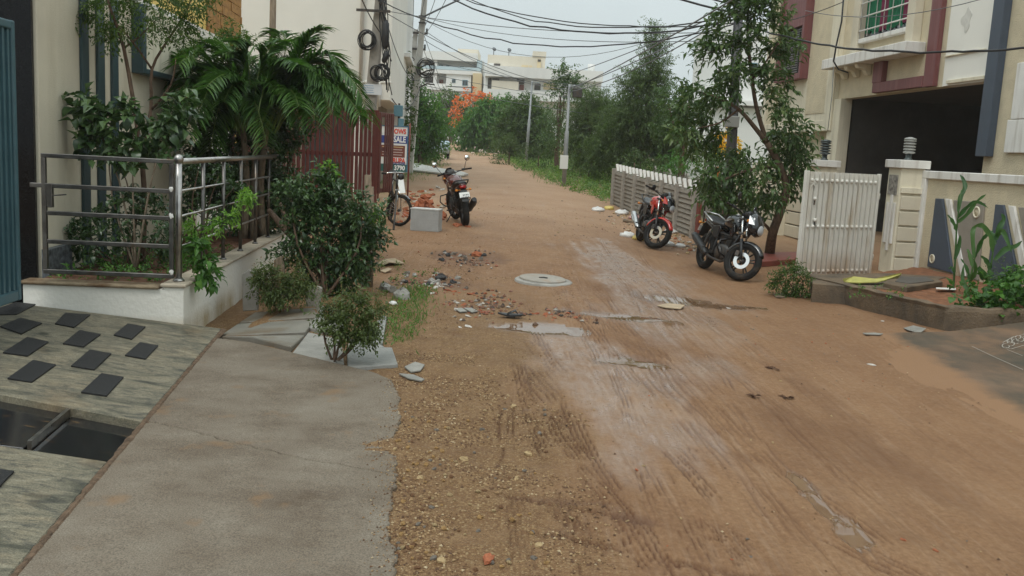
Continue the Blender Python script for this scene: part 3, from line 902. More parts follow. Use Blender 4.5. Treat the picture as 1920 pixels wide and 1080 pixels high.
mb = MB()       # dark mortar bed seen in the joints
mb.prism([(q[0], q[1], .012) for q in ([lineB(4.6), lineB(-2.2)] + [np.array([-1.0, 1.0]), np.array([-.9, 5.])])], (0, 0, -.05)); mb.build('mortar_bed', MT['concrete_dark'], ap)

mb = MB(); rg_ = np.random.RandomState(9); R_ = []
for q in np.linspace(-2.0, 4.6, 150):
    w = .012+.014*rg_.rand(); c_ = lineB(q) - _bn*.004; z_ = .053+.004*rg_.rand()
    R_.append([np.array([*(c_+_bn*w), z_-.008+.105*w]), np.array([*(c_+_bn*w*.3), z_]), np.array([*(c_-_bn*w*.4), z_]), np.array([*(c_-_bn*w*1.3), z_-.014])])
mb.rings(R_, closed=False, smooth=False); mb.build('soil_seam', mat('seam_soil', (.13, .085, .055), .95, nscale=20, namt=.5, bump=.8, bscale=60), ap)

# ------------------------------------------------------------------ driveway on the right with its chalk drawing
def rz_(x, y):
    s = x - (3.78 + .04*(y-6.6))
    return zg(x, y) + .012 + .03*s + .10*np.maximum(0, s-1.0)**1.15
xs = np.linspace(3.2, 9.5, 90); yy = np.linspace(3.0, 10.5, 90)
X2, Y2 = np.meshgrid(xs, yy)
def rdir(x, y):      # the edge under the kerb runs across the street
    return x, y + (x-5.)*.19*ss(9, 10.5, y)
X3, Y3 = rdir(X2, Y2)
Z3 = rz_(X3, Y3) + .006*(fbm(X3*2, Y3*2, 3, 3)-.5) - .03*ss(4.5, 3.2, X3)
i2 = (np.arange(89)[:, None]*90 + np.arange(89)[None, :]).ravel()
me = np_mesh('driveway', np.stack([X3.ravel(), Y3.ravel(), Z3.ravel()], 1), np.stack([i2, i2+1, i2+91, i2+90], 1), True)
rmat = mat('wet_brown_concrete', (.15, .098, .064), .85, spec=.25, nscale=1.5, namt=.35, bump=.4, bscale=70, coords='Object')
add_dirt(rmat, (.052, .052, .040), 1.1, .42, .62, stretch=(1, .7, 1), amt=.85); add_dirt(rmat, (.22, .125, .07), 2.3, .50, .72, stretch=(1, .6, 1), amt=.8)
vattr(me, 'edge', ss(.8, -.1, (X3 - (3.78 + .04*(Y3-6.6))))); me.materials.append(rmat)
_nt = rmat.node_tree; _b = _nt.nodes['Principled BSDF']; _src = _b.inputs['Base Color'].links[0].from_socket
_at = _nt.nodes.new('ShaderNodeAttribute'); _at.attribute_name = 'edge'
_nz = _nt.nodes.new('ShaderNodeTexNoise'); _nz.inputs['Scale'].default_value = 2.2; _nz.inputs['Detail'].default_value = 8; _nz.inputs['Roughness'].default_value = .65
_g = _nt.nodes.new('ShaderNodeNewGeometry'); _nt.links.new(_g.outputs['Position'], _nz.inputs['Vector'])
_ad = _nt.nodes.new('ShaderNodeMath'); _ad.operation = 'ADD'; _nt.links.new(_at.outputs['Fac'], _ad.inputs[0]); _nt.links.new(_nz.outputs['Fac'], _ad.inputs[1])
_mr = _nt.nodes.new('ShaderNodeMapRange'); _mr.inputs[1].default_value = .85; _mr.inputs[2].default_value = 1.2; _nt.links.new(_ad.outputs[0], _mr.inputs[0])
_mx = _nt.nodes.new('ShaderNodeMix'); _mx.data_type = 'RGBA'; _mx.inputs[7].default_value = (.24, .135, .072, 1)
_nt.links.new(_mr.outputs[0], _mx.inputs[0]); _nt.links.new(_src, _mx.inputs[6]); _nt.links.new(_mx.outputs[2], _b.inputs['Base Color'])
rd = bpy.data.objects.new('driveway', me); COL.objects.link(rd); tag(rd, kind='structure')
def RZ(px, py):
    d = ray(px, py); t = 4.
    while True:
        p = CAM + d*t
        if p[2] < rz_(p[0], p[1]) + .004 or t > 40: return p
        t += .004
mb = MB()
def chalk(pts, w=.0035):
    q = [RZ(*p) for p in pts]
    for a, b in zip(q[:-1], q[1:]):
        d = unit(b-a); s = np.cross(d, [0, 0, 1.])*w; e = np.array([0, 0, .005])
        mb.add([a-s+e, a+s+e, b+s+e, b-s+e], [(0, 1, 2, 3)])
def arc(cx, cy, rx, ry, a0=0, a1=360, n=10):
    return [(cx+rx*math.cos(math.radians(a0+(a1-a0)*i/n)), cy+ry*math.sin(math.radians(a0+(a1-a0)*i/n))) for i in range(n+1)]
for k in range(4):
    chalk(arc(1886+k*9, 649-k*4, 7, 4.5, 200*k, 200*k+300)); chalk(arc(1893+k*8, 641-k*4, 5, 3, 90*k, 90*k+260))
chalk([(1888, 656), (1918, 668)]); chalk([(1880, 643), (1900, 632), (1920, 628)]); chalk([(1878, 650), (1896, 655), (1920, 648)])
chalk([(1822, 650), (1860, 668), (1918, 694)], .004)
tag(mb.build('chalk_drawing', MT['chalk']), 'white chalk floor pattern on the brown concrete driveway at the right edge', 'chalk drawing')
# ------------------------------------------------------------------ LEFT: planter box with steel railing
PC = np.array([-2.79, 7.83, 0.])                     # front right corner of the planter
WL = Wall(PC, UD, VD)                            # its street side (s away from the corner)
WF = Wall(PC, -VD, -UD)                          # its front (s to the left)
TOPZ = .43
t = thing('planter_box', (PC[0], PC[1], 0), 'whitewashed raised planter box with soil and a steel railing on top', 'planter')
mb = MB()
mb.prism([WL.P(0, -.2, 0), WL.P(5.3, -.2, 0), WL.P(5.3, TOPZ-.03, 0), WL.P(0, TOPZ-.03, 0)], -VD*.16)
mb.prism([WF.P(.16, -.2, 0), WF.P(1.32, -.2, 0), WF.P(1.32, TOPZ-.05, 0), WF.P(.16, TOPZ-.05, 0)], UD*.14)
mb.prism([WL.P(5.3, -.2, 0), WL.P(5.44, -.2, 0), WL.P(5.44, TOPZ-.03, 0), WL.P(5.3, TOPZ-.03, 0)], -VD*1.25)
mb.build('wall', MT['planter_white'], t)
mb = MB()
WL.slab(mb, -.02, 5.46, TOPZ-.03, TOPZ, -.19, .022)
mb.build('coping', mat('coping_cement', (.40, .34, .26), .85, nscale=5, namt=.3, bump=.3), t, bevel=.008)
mb = MB(); WF.slab(mb, .20, 1.34, TOPZ-.05, TOPZ-.02, -.17, .03)
mb.build('coping', add_dirt(mat('stained_coping', (.26, .20, .13), .85, nscale=6, namt=.35, bump=.4), (.11, .06, .03), 3, .45, .65, stretch=(1, 1, 1)), t, bevel=.01)
n = 40
xs = np.linspace(0, 1, n); A_, B_ = np.meshgrid(xs, xs)
P_ = np.array([WL.P(.12+b*5.2, TOPZ-.06, -.15-a*1.15) for a, b in zip(A_.ravel(), B_.ravel())])
P_[:, 2] += .07*(fbm(P_[:, 0]*5, P_[:, 1]*5, 3, 4)-.4)
i2 = (np.arange(n-1)[:, None]*n + np.arange(n-1)[None, :]).ravel()
me = np_mesh('soil', P_ - np.array([PC[0], PC[1], 0]), np.stack([i2, i2+1, i2+n+1, i2+n], 1), True); me.materials.append(MT['soil_dark'])
instance(me, 'soil', t, (0, 0, 0))

t = thing('front_railing', (PC[0], PC[1], TOPZ), 'square tube steel railing frame on the short front of the planter', 'railing')
def fpt(px, py): return WFr.P(*WFr.at(px, py))
WFr = Wall(PC + UD*.06, -VD, -UD)
zs = []
def frx(px): return WFr.at(px, 400)[0]
sR, sL = frx(322), frx(84)
zt = WFr.at(200, 297)[1]; zb = WFr.at(200, 513)[1]
def bar(mb, s0, z0, s1, z1, w=.036): mb.beam(WFr.P(s0, z0), WFr.P(s1, z1), w, w)
mb = MB(); bar(mb, sR, zb+.018, sR, zt-.018); mb.build('post', MT['steel_dark'], t, bevel=.004)
mb = MB(); bar(mb, sL, zb+.018, sL, zt-.018); mb.build('post', MT['steel_dark'], t, bevel=.004)
for y in (297, 353, 404, 457, 513):
    z = WFr.at(200, y)[1]
    e = -.018 if y not in (297, 513) else .018
    ex = .13 if y == 353 else 0
    mb = MB(); bar(mb, sR-e, z, sL+e+ex, z); mb.build('rail', MT['steel_dark'], t, bevel=.004)
mb = MB(); mb.box(WFr.P(sL-.045, WFr.at(90, 366)[1], 0), (.05, .04, .20)); mb.build('latch_box', MT['steel_dark'], t, bevel=.004)
mb = MB(); mb.beam(WFr.P(sL-.07, WFr.at(90, 366)[1], 0), WFr.P(sL-.18, WFr.at(90, 363)[1], .02), .03, .012); mb.build('latch_bolt', MT['steel_dark'], t, bevel=.002)
for y in (355, 405, 510):
    mb = MB(); mb.rock(WFr.P(sR, WFr.at(322, y)[1], .018), (.025, .012, .03), y, rough=.5); mb.build('weld_patch', MT['white_trim'], t)

t = thing('side_railing', (PC[0], PC[1], TOPZ), 'round tube steel railing with ball cap along the street side of the planter', 'railing')
WS = Wall(PC - VD*.085, UD, VD)
s0 = WS.at(335, 420)[0]; s1 = 5.0
zt = WS.at(337, 303)[1]
mb = MB(); mb.tube([WS.P(s0, TOPZ), WS.P(s0, zt+.0)], .028, 12); mb.build('post', MT['steel'], t)
mb = MB(); mb.lathe([(.002, -.045), (.03, -.032), (.044, 0), (.03, .032), (.002, .045)], WS.P(s0, zt+.02), n=14); mb.build('ball_cap', MT['steel'], t)
mb = MB(); mb.lathe([(.05, 0), (.05, .012), (.03, .03)], WS.P(s0, TOPZ), n=14); mb.build('flange', MT['steel'], t)
for i in range(6):
    s = s0 + .80*(i+1)
    if s > s1: break
    mb = MB(); mb.tube([WS.P(s, TOPZ), WS.P(s, zt)], .019, 10); mb.build('post', MT['steel_dark'], t)
    mb = MB(); mb.lathe([(.035, 0), (.035, .01), (.02, .02)], WS.P(s, TOPZ), n=12); mb.build('flange', MT['steel_dark'], t)
mb = MB(); mb.tube([WS.P(s0, zt), WS.P(s1, zt)], .027, 12); mb.build('handrail', MT['steel'], t)
for y in (357, 404, 460):
    z = WS.at(345, y)[1]
    mb = MB(); mb.tube([WS.P(s0, z), WS.P(s1, z)], .011, 8); mb.build('rail', MT['steel'], t)

# ------------------------------------------------------------------ the house on the left: cream wall with teal strips
_hp = D(68, 330, 8.2)
HW = Wall(_hp[:2], UD, VD)
HL = 5.25
t = thing('cream_house', (-4.6, 10.8, 0), 'cream painted house wall with dark teal vertical strips behind the planter', 'house')
mb = MB(); HW.slab(mb, 0, HL, -.3, 3.12, -.35, 0); mb.build('wall', MT['cream'], t)
mb = MB(); HW.slab(mb, 0, HW.at(119, 250)[0], -.3, 3.119, .0, .035); mb.build('pilaster', MT['cream'], t)
for a, b in ((150.5, 163.5), (180.5, 193), (207.5, 218.5)):
    sa, sb = HW.at(a, 240)[0], HW.at(b, 240)[0]
    mb = MB(); HW.slab(mb, sa, sb, -.1, 3.11, .001, .03); mb.build('teal_strip', MT['teal'], t, bevel=.004)
sa = HW.at(246, 100)[0]; zb = HW.at(250, 137)[1]
mb = MB()
HW.slab(mb, sa, sa+.10, zb, 3.1, .001, .14); HW.slab(mb, sa+.10, sa+2.6, zb, zb+.06, .001, .14)
mb.build('window_surround', MT['teal'], t, bevel=.006)
mb = MB(); HW.slab(mb, sa+.10, sa+2.55, zb+.06, 3.09, .001, .10); mb.build('window_panel', MT['cream_light'], t)
mb = MB(); HW.slab(mb, 0, HL+.03, 3.12, 3.19, -.37, .04); mb.build('coping', MT['white_trim'], t, bevel=.01)
mb = MB(); HW.slab(mb, -.02, .5, .3, .62, .04, .10); mb.build('plinth', mat('speckled_granite', (.10, .11, .12), .5, nscale=25, namt=.8, detail=2), t)

# black polished gate pillar and the teal gate at the left edge
t = thing('gate_pillar', (-4.3, 8.2, .2), 'black polished granite gate pillar between teal gate and planter', 'pillar')
pz = Wall(HW.P(-.05, 0, .005)[:2], -VD, -UD)
mb = MB(); pz.slab(mb, 0, .55, 0, 3.5, -.045, 0); mb.build('cladding', MT['black_granite'], t, bevel=.004)
mb = MB(); pz.slab(mb, -.012, .55, 0, .28, -.044, .02); mb.build('plinth', MT['black_granite'], t, bevel=.004)
GW = Wall(D(31, 330, 7.5)[:2], -UD, VD)
t = thing('teal_gate', GW.P(.6, .2), 'teal metal gate with vertical ribs standing open at the left edge', 'gate')
z1 = GW.at(20, 38)[1]; z0 = GW.at(20, 568)[1]
mb = MB(); GW.slab(mb, 0.06, 2.2, z0+.08, z1-.06, -.03, -.012); mb.build('sheet', MT['teal_gate'], t)
mb = MB(); GW.slab(mb, 0, .055, z0, z1, -.04, .02); mb.build('stile', MT['teal_gate'], t, bevel=.012, seg=2)
mb = MB(); GW.slab(mb, .057, 2.2, z1-.07, z1-.003, -.04, .02); mb.build('top_rail', MT['teal_gate'], t, bevel=.012, seg=2)
mb = MB(); GW.slab(mb, .057, 2.2, z0+.003, z0+.09, -.04, .02); mb.build('bottom_rail', MT['teal_gate'], t, bevel=.012, seg=2)
rb = MB(); GW.slab(rb, 0, .03, z0+.092, z1-.072, -.011, .008)
rme = rb.mesh('rib', MT['teal_gate'], t.location)
for i in range(24):
    d = -UD*(.085+i*.085)
    instance(rme, 'rib', t, tuple(d))

# ------------------------------------------------------------------ second house on the left: white parapet, yellow wall, stone panel
NW = Wall((-4.75, 13.6), UD, VD)
t = thing('yellow_house', (-6, 17.5, 0), 'yellow house with an orange stone panel above a white boundary wall', 'house')
sE = NW.at(431, 80)[0]; zE = NW.at(431, 78)[1]
mb = MB(); NW.slab(mb, 0, sE, -.3, zE, -.25, 0); mb.build('parapet', MT['white_wall'], t)
NY = Wall((-5.6, 13.6), UD, VD)
sa = NY.at(386, 30)[0]; sb = NY.at(449, 30)[0]
mb = MB(); NY.slab(mb, 0, sb, -.3, 9, -3.0, 0); mb.build('wall', MT['yellow'], t)
stm = mat('orange_stone_cladding', (.50, .27, .09), .75, nscale=3.5, namt=.5, bump=.9, bscale=9, stretch=(1, 1, 2.6), col2=(.27, .14, .05))
nb = 0
rg = random.Random(3)
z = 2.6
while z < 6.6:
    hgt = rg.uniform(.13, .22); s = sa
    while s < sb-.05:
        w = min(rg.uniform(.3, .7), sb-s)
        mb = MB(); NY.slab(mb, s+.006, s+w-.006, z+.006, z+hgt-.006, .001, .03+rg.random()*.03); mb.build('stone', stm, t); s += w
    z += hgt
mb = MB(); NW.slab(mb, HL-5.2, sE-.5, zE-.62, zE-.56, .001, .04); mb.build('ledge', MT['white_trim'], t)

# ------------------------------------------------------------------ tall white building behind the brown gate
BY = 26.
WB = Wall(D(732, 150, BY)[:2], -VD, -UD)      # front, s to the left
t = thing('white_building', WB.P(2.5, 0), 'tall plain white building with a grey downpipe behind the brown gate', 'building')
zl = WB.at(700, 186)[1]; zband = WB.at(700, 152)[1]
mb = MB(); WB.slab(mb, 0, 7.2, zl, 12.5, -8, 0); mb.build('wall', MT['white_wall'], t)
mb = MB(); WB.slab(mb, .55, 7.2, 0, zl-.002, -8, -.9); mb.build('lower_wall', mat('brown_render', (.27, .235, .19), .85, nscale=2, namt=.2, bump=.3), t)
mb = MB(); WB.slab(mb, .38, .95, 0, zl-.002, -.88, -.12); mb.build('column', MT['white_wall'], t)
mb = MB(); WB.slab(mb, -.03, 7.2, zband-.04, zband+.01, .001, .03); mb.build('string_course', MT['white_wall'], t, bevel=.01)
sp = WB.at(678, 100)[0]
mb = MB(); mb.tube([WB.P(sp, zl-.1, .09), WB.P(sp, 12.4, .09)], .055, 10); mb.build('downpipe', MT['white_trim'], t)
mb = MB()
mb.tube([WB.P(sp, zband-.06, .1), WB.P(sp-.5, zband-.06, .1), WB.P(sp-.52, zl-.2, .1)], .045, 8); mb.build('downpipe', MT['white_trim'], t)
sp2 = WB.at(694, 100)[0]
mb = MB(); WB.slab(mb, 1.2, 2.4, 0.3, zl-.35, -.899, -.86); mb.build('door', MT['teal'], t)
BF = Wall(D(757, 60, 33)[:2], -VD, -UD)
t = thing('pale_building', BF.P(2, 0), 'pale high building half hidden behind the tall white one', 'building')
mb = MB(); BF.slab(mb, 0, 5, 0, 13, -7, 0); mb.build('wall', MT['far_white'], t)
zq = BF.at(750, 100)[1]
mb = MB(); BF.slab(mb, -.25, 5, zq-.12, zq, -7, .25); mb.build('sunshade', MT['far_white'], t)
for zz in (4.2, 7.2, 10.2):
    mb = MB(); BF.slab(mb, .25, .75, zz, zz+1.1, .001, .05); f = mb.build('window', MT['far_blue'], t)
    mb = MB(); BF.slab(mb, .31, .69, zz+.06, zz+1.04, .051, .06); mb.build('pane', MT['glass_win'], f)

# ------------------------------------------------------------------ brown slatted gate: a long leaf and a half open one
def slat_gate(W, s0, s1, z0, z1, label, group, pitch=.115, wid=.075):
    t = thing('slatted_gate', W.P((s0+s1)/2, z0), label, 'gate', group)
    mt = MT['gate_brown']
    for a, b in ((s0, s0+.09), (s1-.09, s1)):
        mb = MB(); W.slab(mb, a, b, z0, z1, -.03, .03); mb.build('stile', mt, t, bevel=.006)
    for za, zb in ((z0+.02, z0+.12), (z0+(z1-z0)*.53, z0+(z1-z0)*.57), (z1-.10, z1)):
        mb = MB(); W.slab(mb, s0+.092, s1-.092, za, zb, -.025, .025); mb.build('rail', mt, t, bevel=.006)
    mb = MB(); W.slab(mb, 0, wid, z0+.04, z1-.03, .027, .045); me = mb.mesh('slat', mt, t.location)
    k = int((s1-s0-.2)/pitch)
    rg = random.Random(int(s0*100)+5)
    for i in range(k):
        instance(me, 'slat', t, tuple(W.t*(s0+.1+i*pitch+rg.uniform(-.008, .008))))
    return t
ga = D(707, 300, 21.0); gb = D(632, 300, 20.2)
dv = unit(np.array([gb[0]-ga[0], gb[1]-ga[1], 0])); nn = np.array([-dv[1], dv[0], 0]); nn = nn if nn[1] < 0 else -nn
SG = Wall(ga[:2], dv, nn)
zt, zb = SG.at(700, 206)[1], SG.at(700, 391)[1]
slat_gate(SG, 0, 3.9, zb, zt, 'long leaf of the brown slatted gate behind the palm and shrub', 'brown slatted gate leaves')
ga = D(735, 300, 22.3); gb = D(709, 300, 21.6)
dv = unit(np.array([gb[0]-ga[0], gb[1]-ga[1], 0])); nn = np.array([-dv[1], dv[0], 0]); nn = nn if nn[1] < 0 else -nn
SG2 = Wall(ga[:2], dv, nn)
zt, zb = SG2.at(725, 212)[1], SG2.at(725, 362)[1]
slat_gate(SG2, 0, np.linalg.norm(gb[:2]-ga[:2]), zb, zt, 'narrow leaf of the brown slatted gate beside the sale sign', 'brown slatted gate leaves', .11, .07)
# compound wall that carries the gate further left
t = thing('compound_wall', SG.P(4.5, 0), 'low brown boundary wall left of the slatted gate, under the palm', 'wall')
mb = MB(); SG.slab(mb, 3.95, 4.15, -.1, 2.6, -.14, .14); mb.build('pier', MT['gate_brown'], t)
mb = MB(); SG.slab(mb, 4.153, 6.6, -.1, 2.35, -.08, .08); mb.build('panel', MT['gate_brown'], t)

# ------------------------------------------------------------------ poles on the left
def coil(c, R, n, seed, axis=(0, 1, 0), r=.012):
    rg = np.random.RandomState(seed); mb = MB()
    for i in range(n):
        ax = unit(np.array(axis) + rg.randn(3)*.12); s, u, d = frame_of(ax); rr = R*(.75+.4*rg.rand())
        cc = np.asarray(c) + rg.randn(3)*R*.10
        mb.tube([cc + (s*math.cos(a)*rr + u*math.sin(a)*rr*(1.1)) for a in np.linspace(0, 2*PI, 19)], r, 5, cap=False)
    return mb
def taper(a, b, wa, wb, n=4, d=1.):
    mb = MB(); s, u, dd = frame_of(np.asarray(b)-np.asarray(a)); x = np.array([1., 0, 0]); y = np.array([0, 1., 0])
    rings = []
    for p, w in ((a, wa), (b, wb)):
        p = np.asarray(p); rings.append([p - x*w/2 - y*w*d/2, p + x*w/2 - y*w*d/2, p + x*w/2 + y*w*d/2, p - x*w/2 + y*w*d/2])
    return mb.rings(rings, smooth=False)
Y1 = 24.
b1 = D(690, 250, Y1); tp = D(722, -90, Y1); b1 = b1 + (b1-tp)*(b1[2]/(tp[2]-b1[2])); 
t = thing('utility_pole', b1, 'leaning grey concrete pole loaded with black cable coils beside the white building', 'utility pole', 'concrete poles on the left side')
taper(b1, tp, .32, .22).build('shaft', MT['pole_dark'], t, bevel=.02)
mb = MB(); c = D(700, 20, Y1-.2); mb.beam(c-[.42, 0, 0], c+[.42, 0, 0], .06, .06); mb.build('crossarm', MT['dark_metal'], t)
coil(D(688, 75, Y1-.2), .20, 9, 1).build('cable_coil', MT['cable'], t)
coil(D(716, 135, Y1-.2), .17, 8, 2).build('cable_coil', MT['cable'], t)
coil(D(707, 137, Y1-.25), .16, 4, 5).build('cable_coil', MT['cable'], t)
mb = MB(); mb.lathe([(.03, 0), (.085, .06), (.095, .3), (.085, .62), (.03, .70)], D(722, 92, Y1-.2), n=10); mb.build('splice_case', MT['cable'], t)
mb = MB(); mb.lathe([(.03, 0), (.07, .05), (.075, .25), (.03, .30)], D(719, 118, Y1-.22), ax=(.3, 0, 1), n=10); mb.build('splice_case', MT['cable'], t)
mb = MB(); a = D(690, 177, Y1-.18); mb.box(a + [.12, 0, .13], (.44, .02, .26)); f = mb.build('notice_board', mat('faded_notice', (.62, .64, .66), .6), t)
mb = MB()
for k in range(4): mb.box(a + [.0, -.013, .05+k*.055], (.30-.04*(k % 2), .004, .02))
mb.build('print', mat('faded_blue_print', (.33, .43, .55), .6), f)
mb = MB()
rg = np.random.RandomState(8)
for k in range(7):
    p0 = D(714+rg.randint(-4, 8), -20, Y1-.15); p1 = D(722+rg.randint(-8, 12), 110+rg.randint(0, 70), Y1-.2)
    mb.tube([p0*(1-q)+p1*q + np.array([.06*math.sin(q*7+k), 0, 0]) for q in np.linspace(0, 1, 9)], .013, 5)
mb.build('cable_bundle', MT['cable'], t)

Y2 = 37.
b2 = D(766, 322, Y2); b2[2] = gz(b2[0], b2[1])-.2; tp2 = D(803, -75, Y2)
t = thing('utility_pole', b2, 'pale square concrete pole with a street lamp arm behind the sale sign', 'utility pole', 'concrete poles on the left side')
taper(b2, tp2, .30, .17).build('shaft', MT['concrete_pole'], t, bevel=.02)
mb = MB(); mb.tube([D(793, 32, Y2-.15), D(830, 14, Y2-.6), D(868, -4, Y2-1.0)], .035, 8); mb.build('lamp_arm', MT['cable_grey'], t)
mb = MB(); c = D(868, -6, Y2-1.1); mb.loft([(c[0]-.1, c[1], c[2], .05, .04, 2.5), (c[0]+.25, c[1], c[2]+.03, .12, .06, 3), (c[0]+.55, c[1], c[2]+.05, .08, .04, 3)], 10); mb.build('lamp_head', MT['lamp_pale'], t)
for yy_ in (31, 43):
    mb = MB(); c = D(792, yy_, Y2-.1); mb.box(c, (.26, .26, .05)); mb.build('clamp', MT['dark_metal'], t)
coil(D(798, 128, Y2-.2), .3, 5, 12, r=.016).build('cable_coil', MT['cable'], t)
for y_ in (122, 134, 158):
    mb = MB(); mb.tube([D(786, y_+6, Y2-.2), D(800, y_-1, Y2-.3), D(815, y_-4 if y_ < 150 else y_+1, Y2-.3)], .03, 6); mb.build('bracket', MT['dark_metal'], t)

Y3 = 44.
b3 = D(757, 300, Y3); b3[2] = gz(b3[0], b3[1])-.2; tp3 = D(780, 55, Y3)
t = thing('utility_pole', b3, 'farther concrete pole with two insulator crossarms behind the lamp arm pole', 'utility pole', 'concrete poles on the left side')
taper(b3, tp3, .32, .20).build('shaft', MT['concrete_pole'], t, bevel=.02)
for y_, x0, x1 in ((60, 756, 802), (90, 757, 798)):
    a, b = D(x0, y_, Y3-.2), D(x1, y_+3, Y3-.2)
    mb = MB(); mb.beam(a, b, .09, .09); ca = mb.build('crossarm', MT['dark_metal'], t)
    for q in (.04, .3, .72, .96):
        mb = MB(); mb.lathe([(.03, 0), (.06, .04), (.035, .08), (.06, .12), (.02, .2)], a*(1-q)+b*q+[0, 0, .04], n=8); mb.build('insulator', MT['lamp_dark'], ca)
coil(D(764, 108, Y3-.3), .25, 5, 14, axis=(.2, .3, 1), r=.02).build('cable_coil', MT['cable'], t)
coil(D(764, 152, Y3-.3), .45, 6, 15, axis=(.3, .6, .6), r=.02).build('cable_coil', MT['cable'], t)
mb = MB(); mb.box(D(764, 138, Y3-.3), (.35, .3, .5)); mb.build('junction_box', MT['cable'], t)
# blue meter box on a stand behind the gate
t = thing('meter_box', gp(745, 330), 'blue grey metal meter box on a post above the sale sign', 'meter box')
c = D(747, 208, 24.5); mb = MB(); mb.box(c, (.22, .2, .28)); mb.build('box', MT['blue_frame'], t, bevel=.01)
c2 = D(752, 232, 24.4); mb = MB(); mb.box(c2, (.13, .16, .26)); mb.build('box', MT['blue_frame'], t, bevel=.01)
mb = MB(); mb.beam([c[0], c[1]+.13, gz(c[0], c[1])-.1], [c[0], c[1]+.13, c[2]+.2], .05, .05); mb.build('post', MT['dark_metal'], t)

# ------------------------------------------------------------------ sale sign
def text_mesh(s, size, m, bold=.0, align='CENTER'):
    cu = bpy.data.curves.new('lettering', 'FONT'); cu.body = s; cu.size = size; cu.align_x = align; cu.align_y = 'CENTER'
    cu.offset = bold; cu.extrude = .002; cu.resolution_u = 3
    o = bpy.data.objects.new('lettering', cu); COL.objects.link(o)
    bpy.context.view_layer.update()
    me = bpy.data.meshes.new_from_object(o.evaluated_get(bpy.context.evaluated_depsgraph_get()))
    bpy.data.objects.remove(o)
    me.materials.clear(); me.materials.append(m)
    return me
YS = 23.6
sr, sl_ = D(763, 280, YS), D(726, 280, YS)
SW = Wall((sr[0], sr[1]), (-1, 0, 0), (0, -1, 0))
zt, zb = SW.at(750, 238)[1], SW.at(750, 322)[1]
hh = zt-zb; wv = sr[0]-sl_[0]; wd = .78
t = thing('sale_sign', SW.P(wd/2, zb), 'upright sale sign board with red, blue and brown bands on a thin post', 'sign')
mb = MB(); SW.slab(mb, 0, wd, zb, zt, -.03, 0); mb.build('board', MT['plate_white'], t)
mb = MB()
SW.slab(mb, -.025, -.001, zb, zt, -.035, .012); SW.slab(mb, wd+.001, wd+.025, zb, zt, -.035, .012)
SW.slab(mb, -.025, wd+.025, zt+.001, zt+.025, -.035, .012); mb.build('frame', mat('sign_blue_frame', (.05, .15, .24), .5), t)
def band(y0, y1, c, s0=0., s1=None):
    mb = MB(); SW.slab(mb, s0, wd if s1 is None else s1, zb+hh*y0, zb+hh*y1, .001, .004); mb.build('band', mat('sign_band', c, .5), t)
band(.63, .80, (.04, .06, .24)); band(.32, .585, (.17, .045, .03), .05, .70); band(.0, .165, (.03, .11, .10))
red = mat('sign_red', (.65, .07, .04), .5); whi = mat('sign_white', (.8, .8, .8), .5); blu = mat('sign_navy', (.05, .06, .25), .5)
def letter(s, size, m, q, off=.008, bold=.006, sx=1.):
    me = text_mesh(s, size, m, bold, 'RIGHT')
    p = SW.P(.035, zb+hh*q, off)
    o = instance(me, 'lettering', t, tuple(p-np.array(t.location)), (PI/2, 0, 0), (sx, 1, 1))
letter('DOWS', .165, red, .895, sx=.78); letter('SALE', .20, whi, .715, sx=.72); letter('RUPA', .165, red, .245, sx=.76); letter('RUCTIONS', .085, blu, .185, bold=.003, sx=.75)
letter('3790', .16, whi, .08, sx=.85)
for k in range(4):
    mb = MB(); SW.slab(mb, .09+.03*(k % 2), .62, zb+hh*(.54-k*.058), zb+hh*(.555-k*.058), .005, .007); mb.build('print_line', mat('sign_print', (.62, .48, .25) if k == 0 else (.55, .45, .42), .6), t)
px_ = sr[0]-.03
mb = MB(); mb.tube([[sr[0]+.05, sr[1]+.06, gz(sr[0], sr[1])-.1], [sr[0]+.05, sr[1]+.06, zt+.1]], .022, 8); mb.build('post', MT['rust_red'], t)
mb = MB(); mb.tube([[sr[0]-.7, sr[1]+.06, gz(sr[0], sr[1])-.1], [sr[0]-.7, sr[1]+.06, zt]], .022, 8); mb.build('post', MT['rust_red'], t)
t = tag(MB().prism([D(744, 335, 23.5), D(756, 333, 23.5), D(760, 362, 23.0), D(750, 362, 23.0)], (0, .04, 0)).build('marker_stone', MT['far_white']), 'white painted stone standing under the sale sign', 'marker stone')
# ------------------------------------------------------------------ RIGHT: the house
WH = Wall((8.7, 16.), UD, -VD)
def hs(px, py=200): return WH.at(px, py)[0]
def hz(px, py): return WH.at(px, py)[1]
t = thing('corner_house', (10.5, 19, 0), 'two storey cream house with an open dark parking bay and maroon trims', 'house')
zo = 3.42                                             # soffit over the parking bay
sA, sB = hs(1856), hs(1578)
sC = hs(1567)                                         # left edge of the bay block
sD = hs(1436)
def hp(name, m, s0, s1, z0, z1, d0, d1, bev=0., par=None):
    mb = MB(); WH.slab(mb, s0, s1, z0, z1, d0, d1); return mb.build(name, MT[m] if isinstance(m, str) else m, par or t, bevel=bev)
hp('wall', 'cream_rough', -7, sA-.002, -.3, 9, -.3, 0)                               # right of the bay
hp('wall', 'white_wall', sA, hs(1762), zo, 9, -.3, .0)                              # plain panel above the bay
hp('wall', 'cream_rough', hs(1762)+.002, sC, zo, 9, -.3, -.04)                      # wall over the bay with the window
hp('wall', 'cream_light', sC+.002, sD, 2.62, 9, -.3, .06)                          # left block
hp('wall', 'cream_light', sC+.002, sD+.1, -.3, 2.618, -.6, -.25)                     # under the left block
hp('column', 'cream_light', sB-.05, sC-.001, -.3, zo-.001, -.24, .05)
hp('column', 'cream_light', sC+.0, sC+.3, -.3, 2.617, -.24, .05)
# end wall and body
mb = MB(); WH.slab(mb, sD-.3, sD-.002, -.3, 9, -9, -.302); mb.build('wall', MT['cream_light'], t)
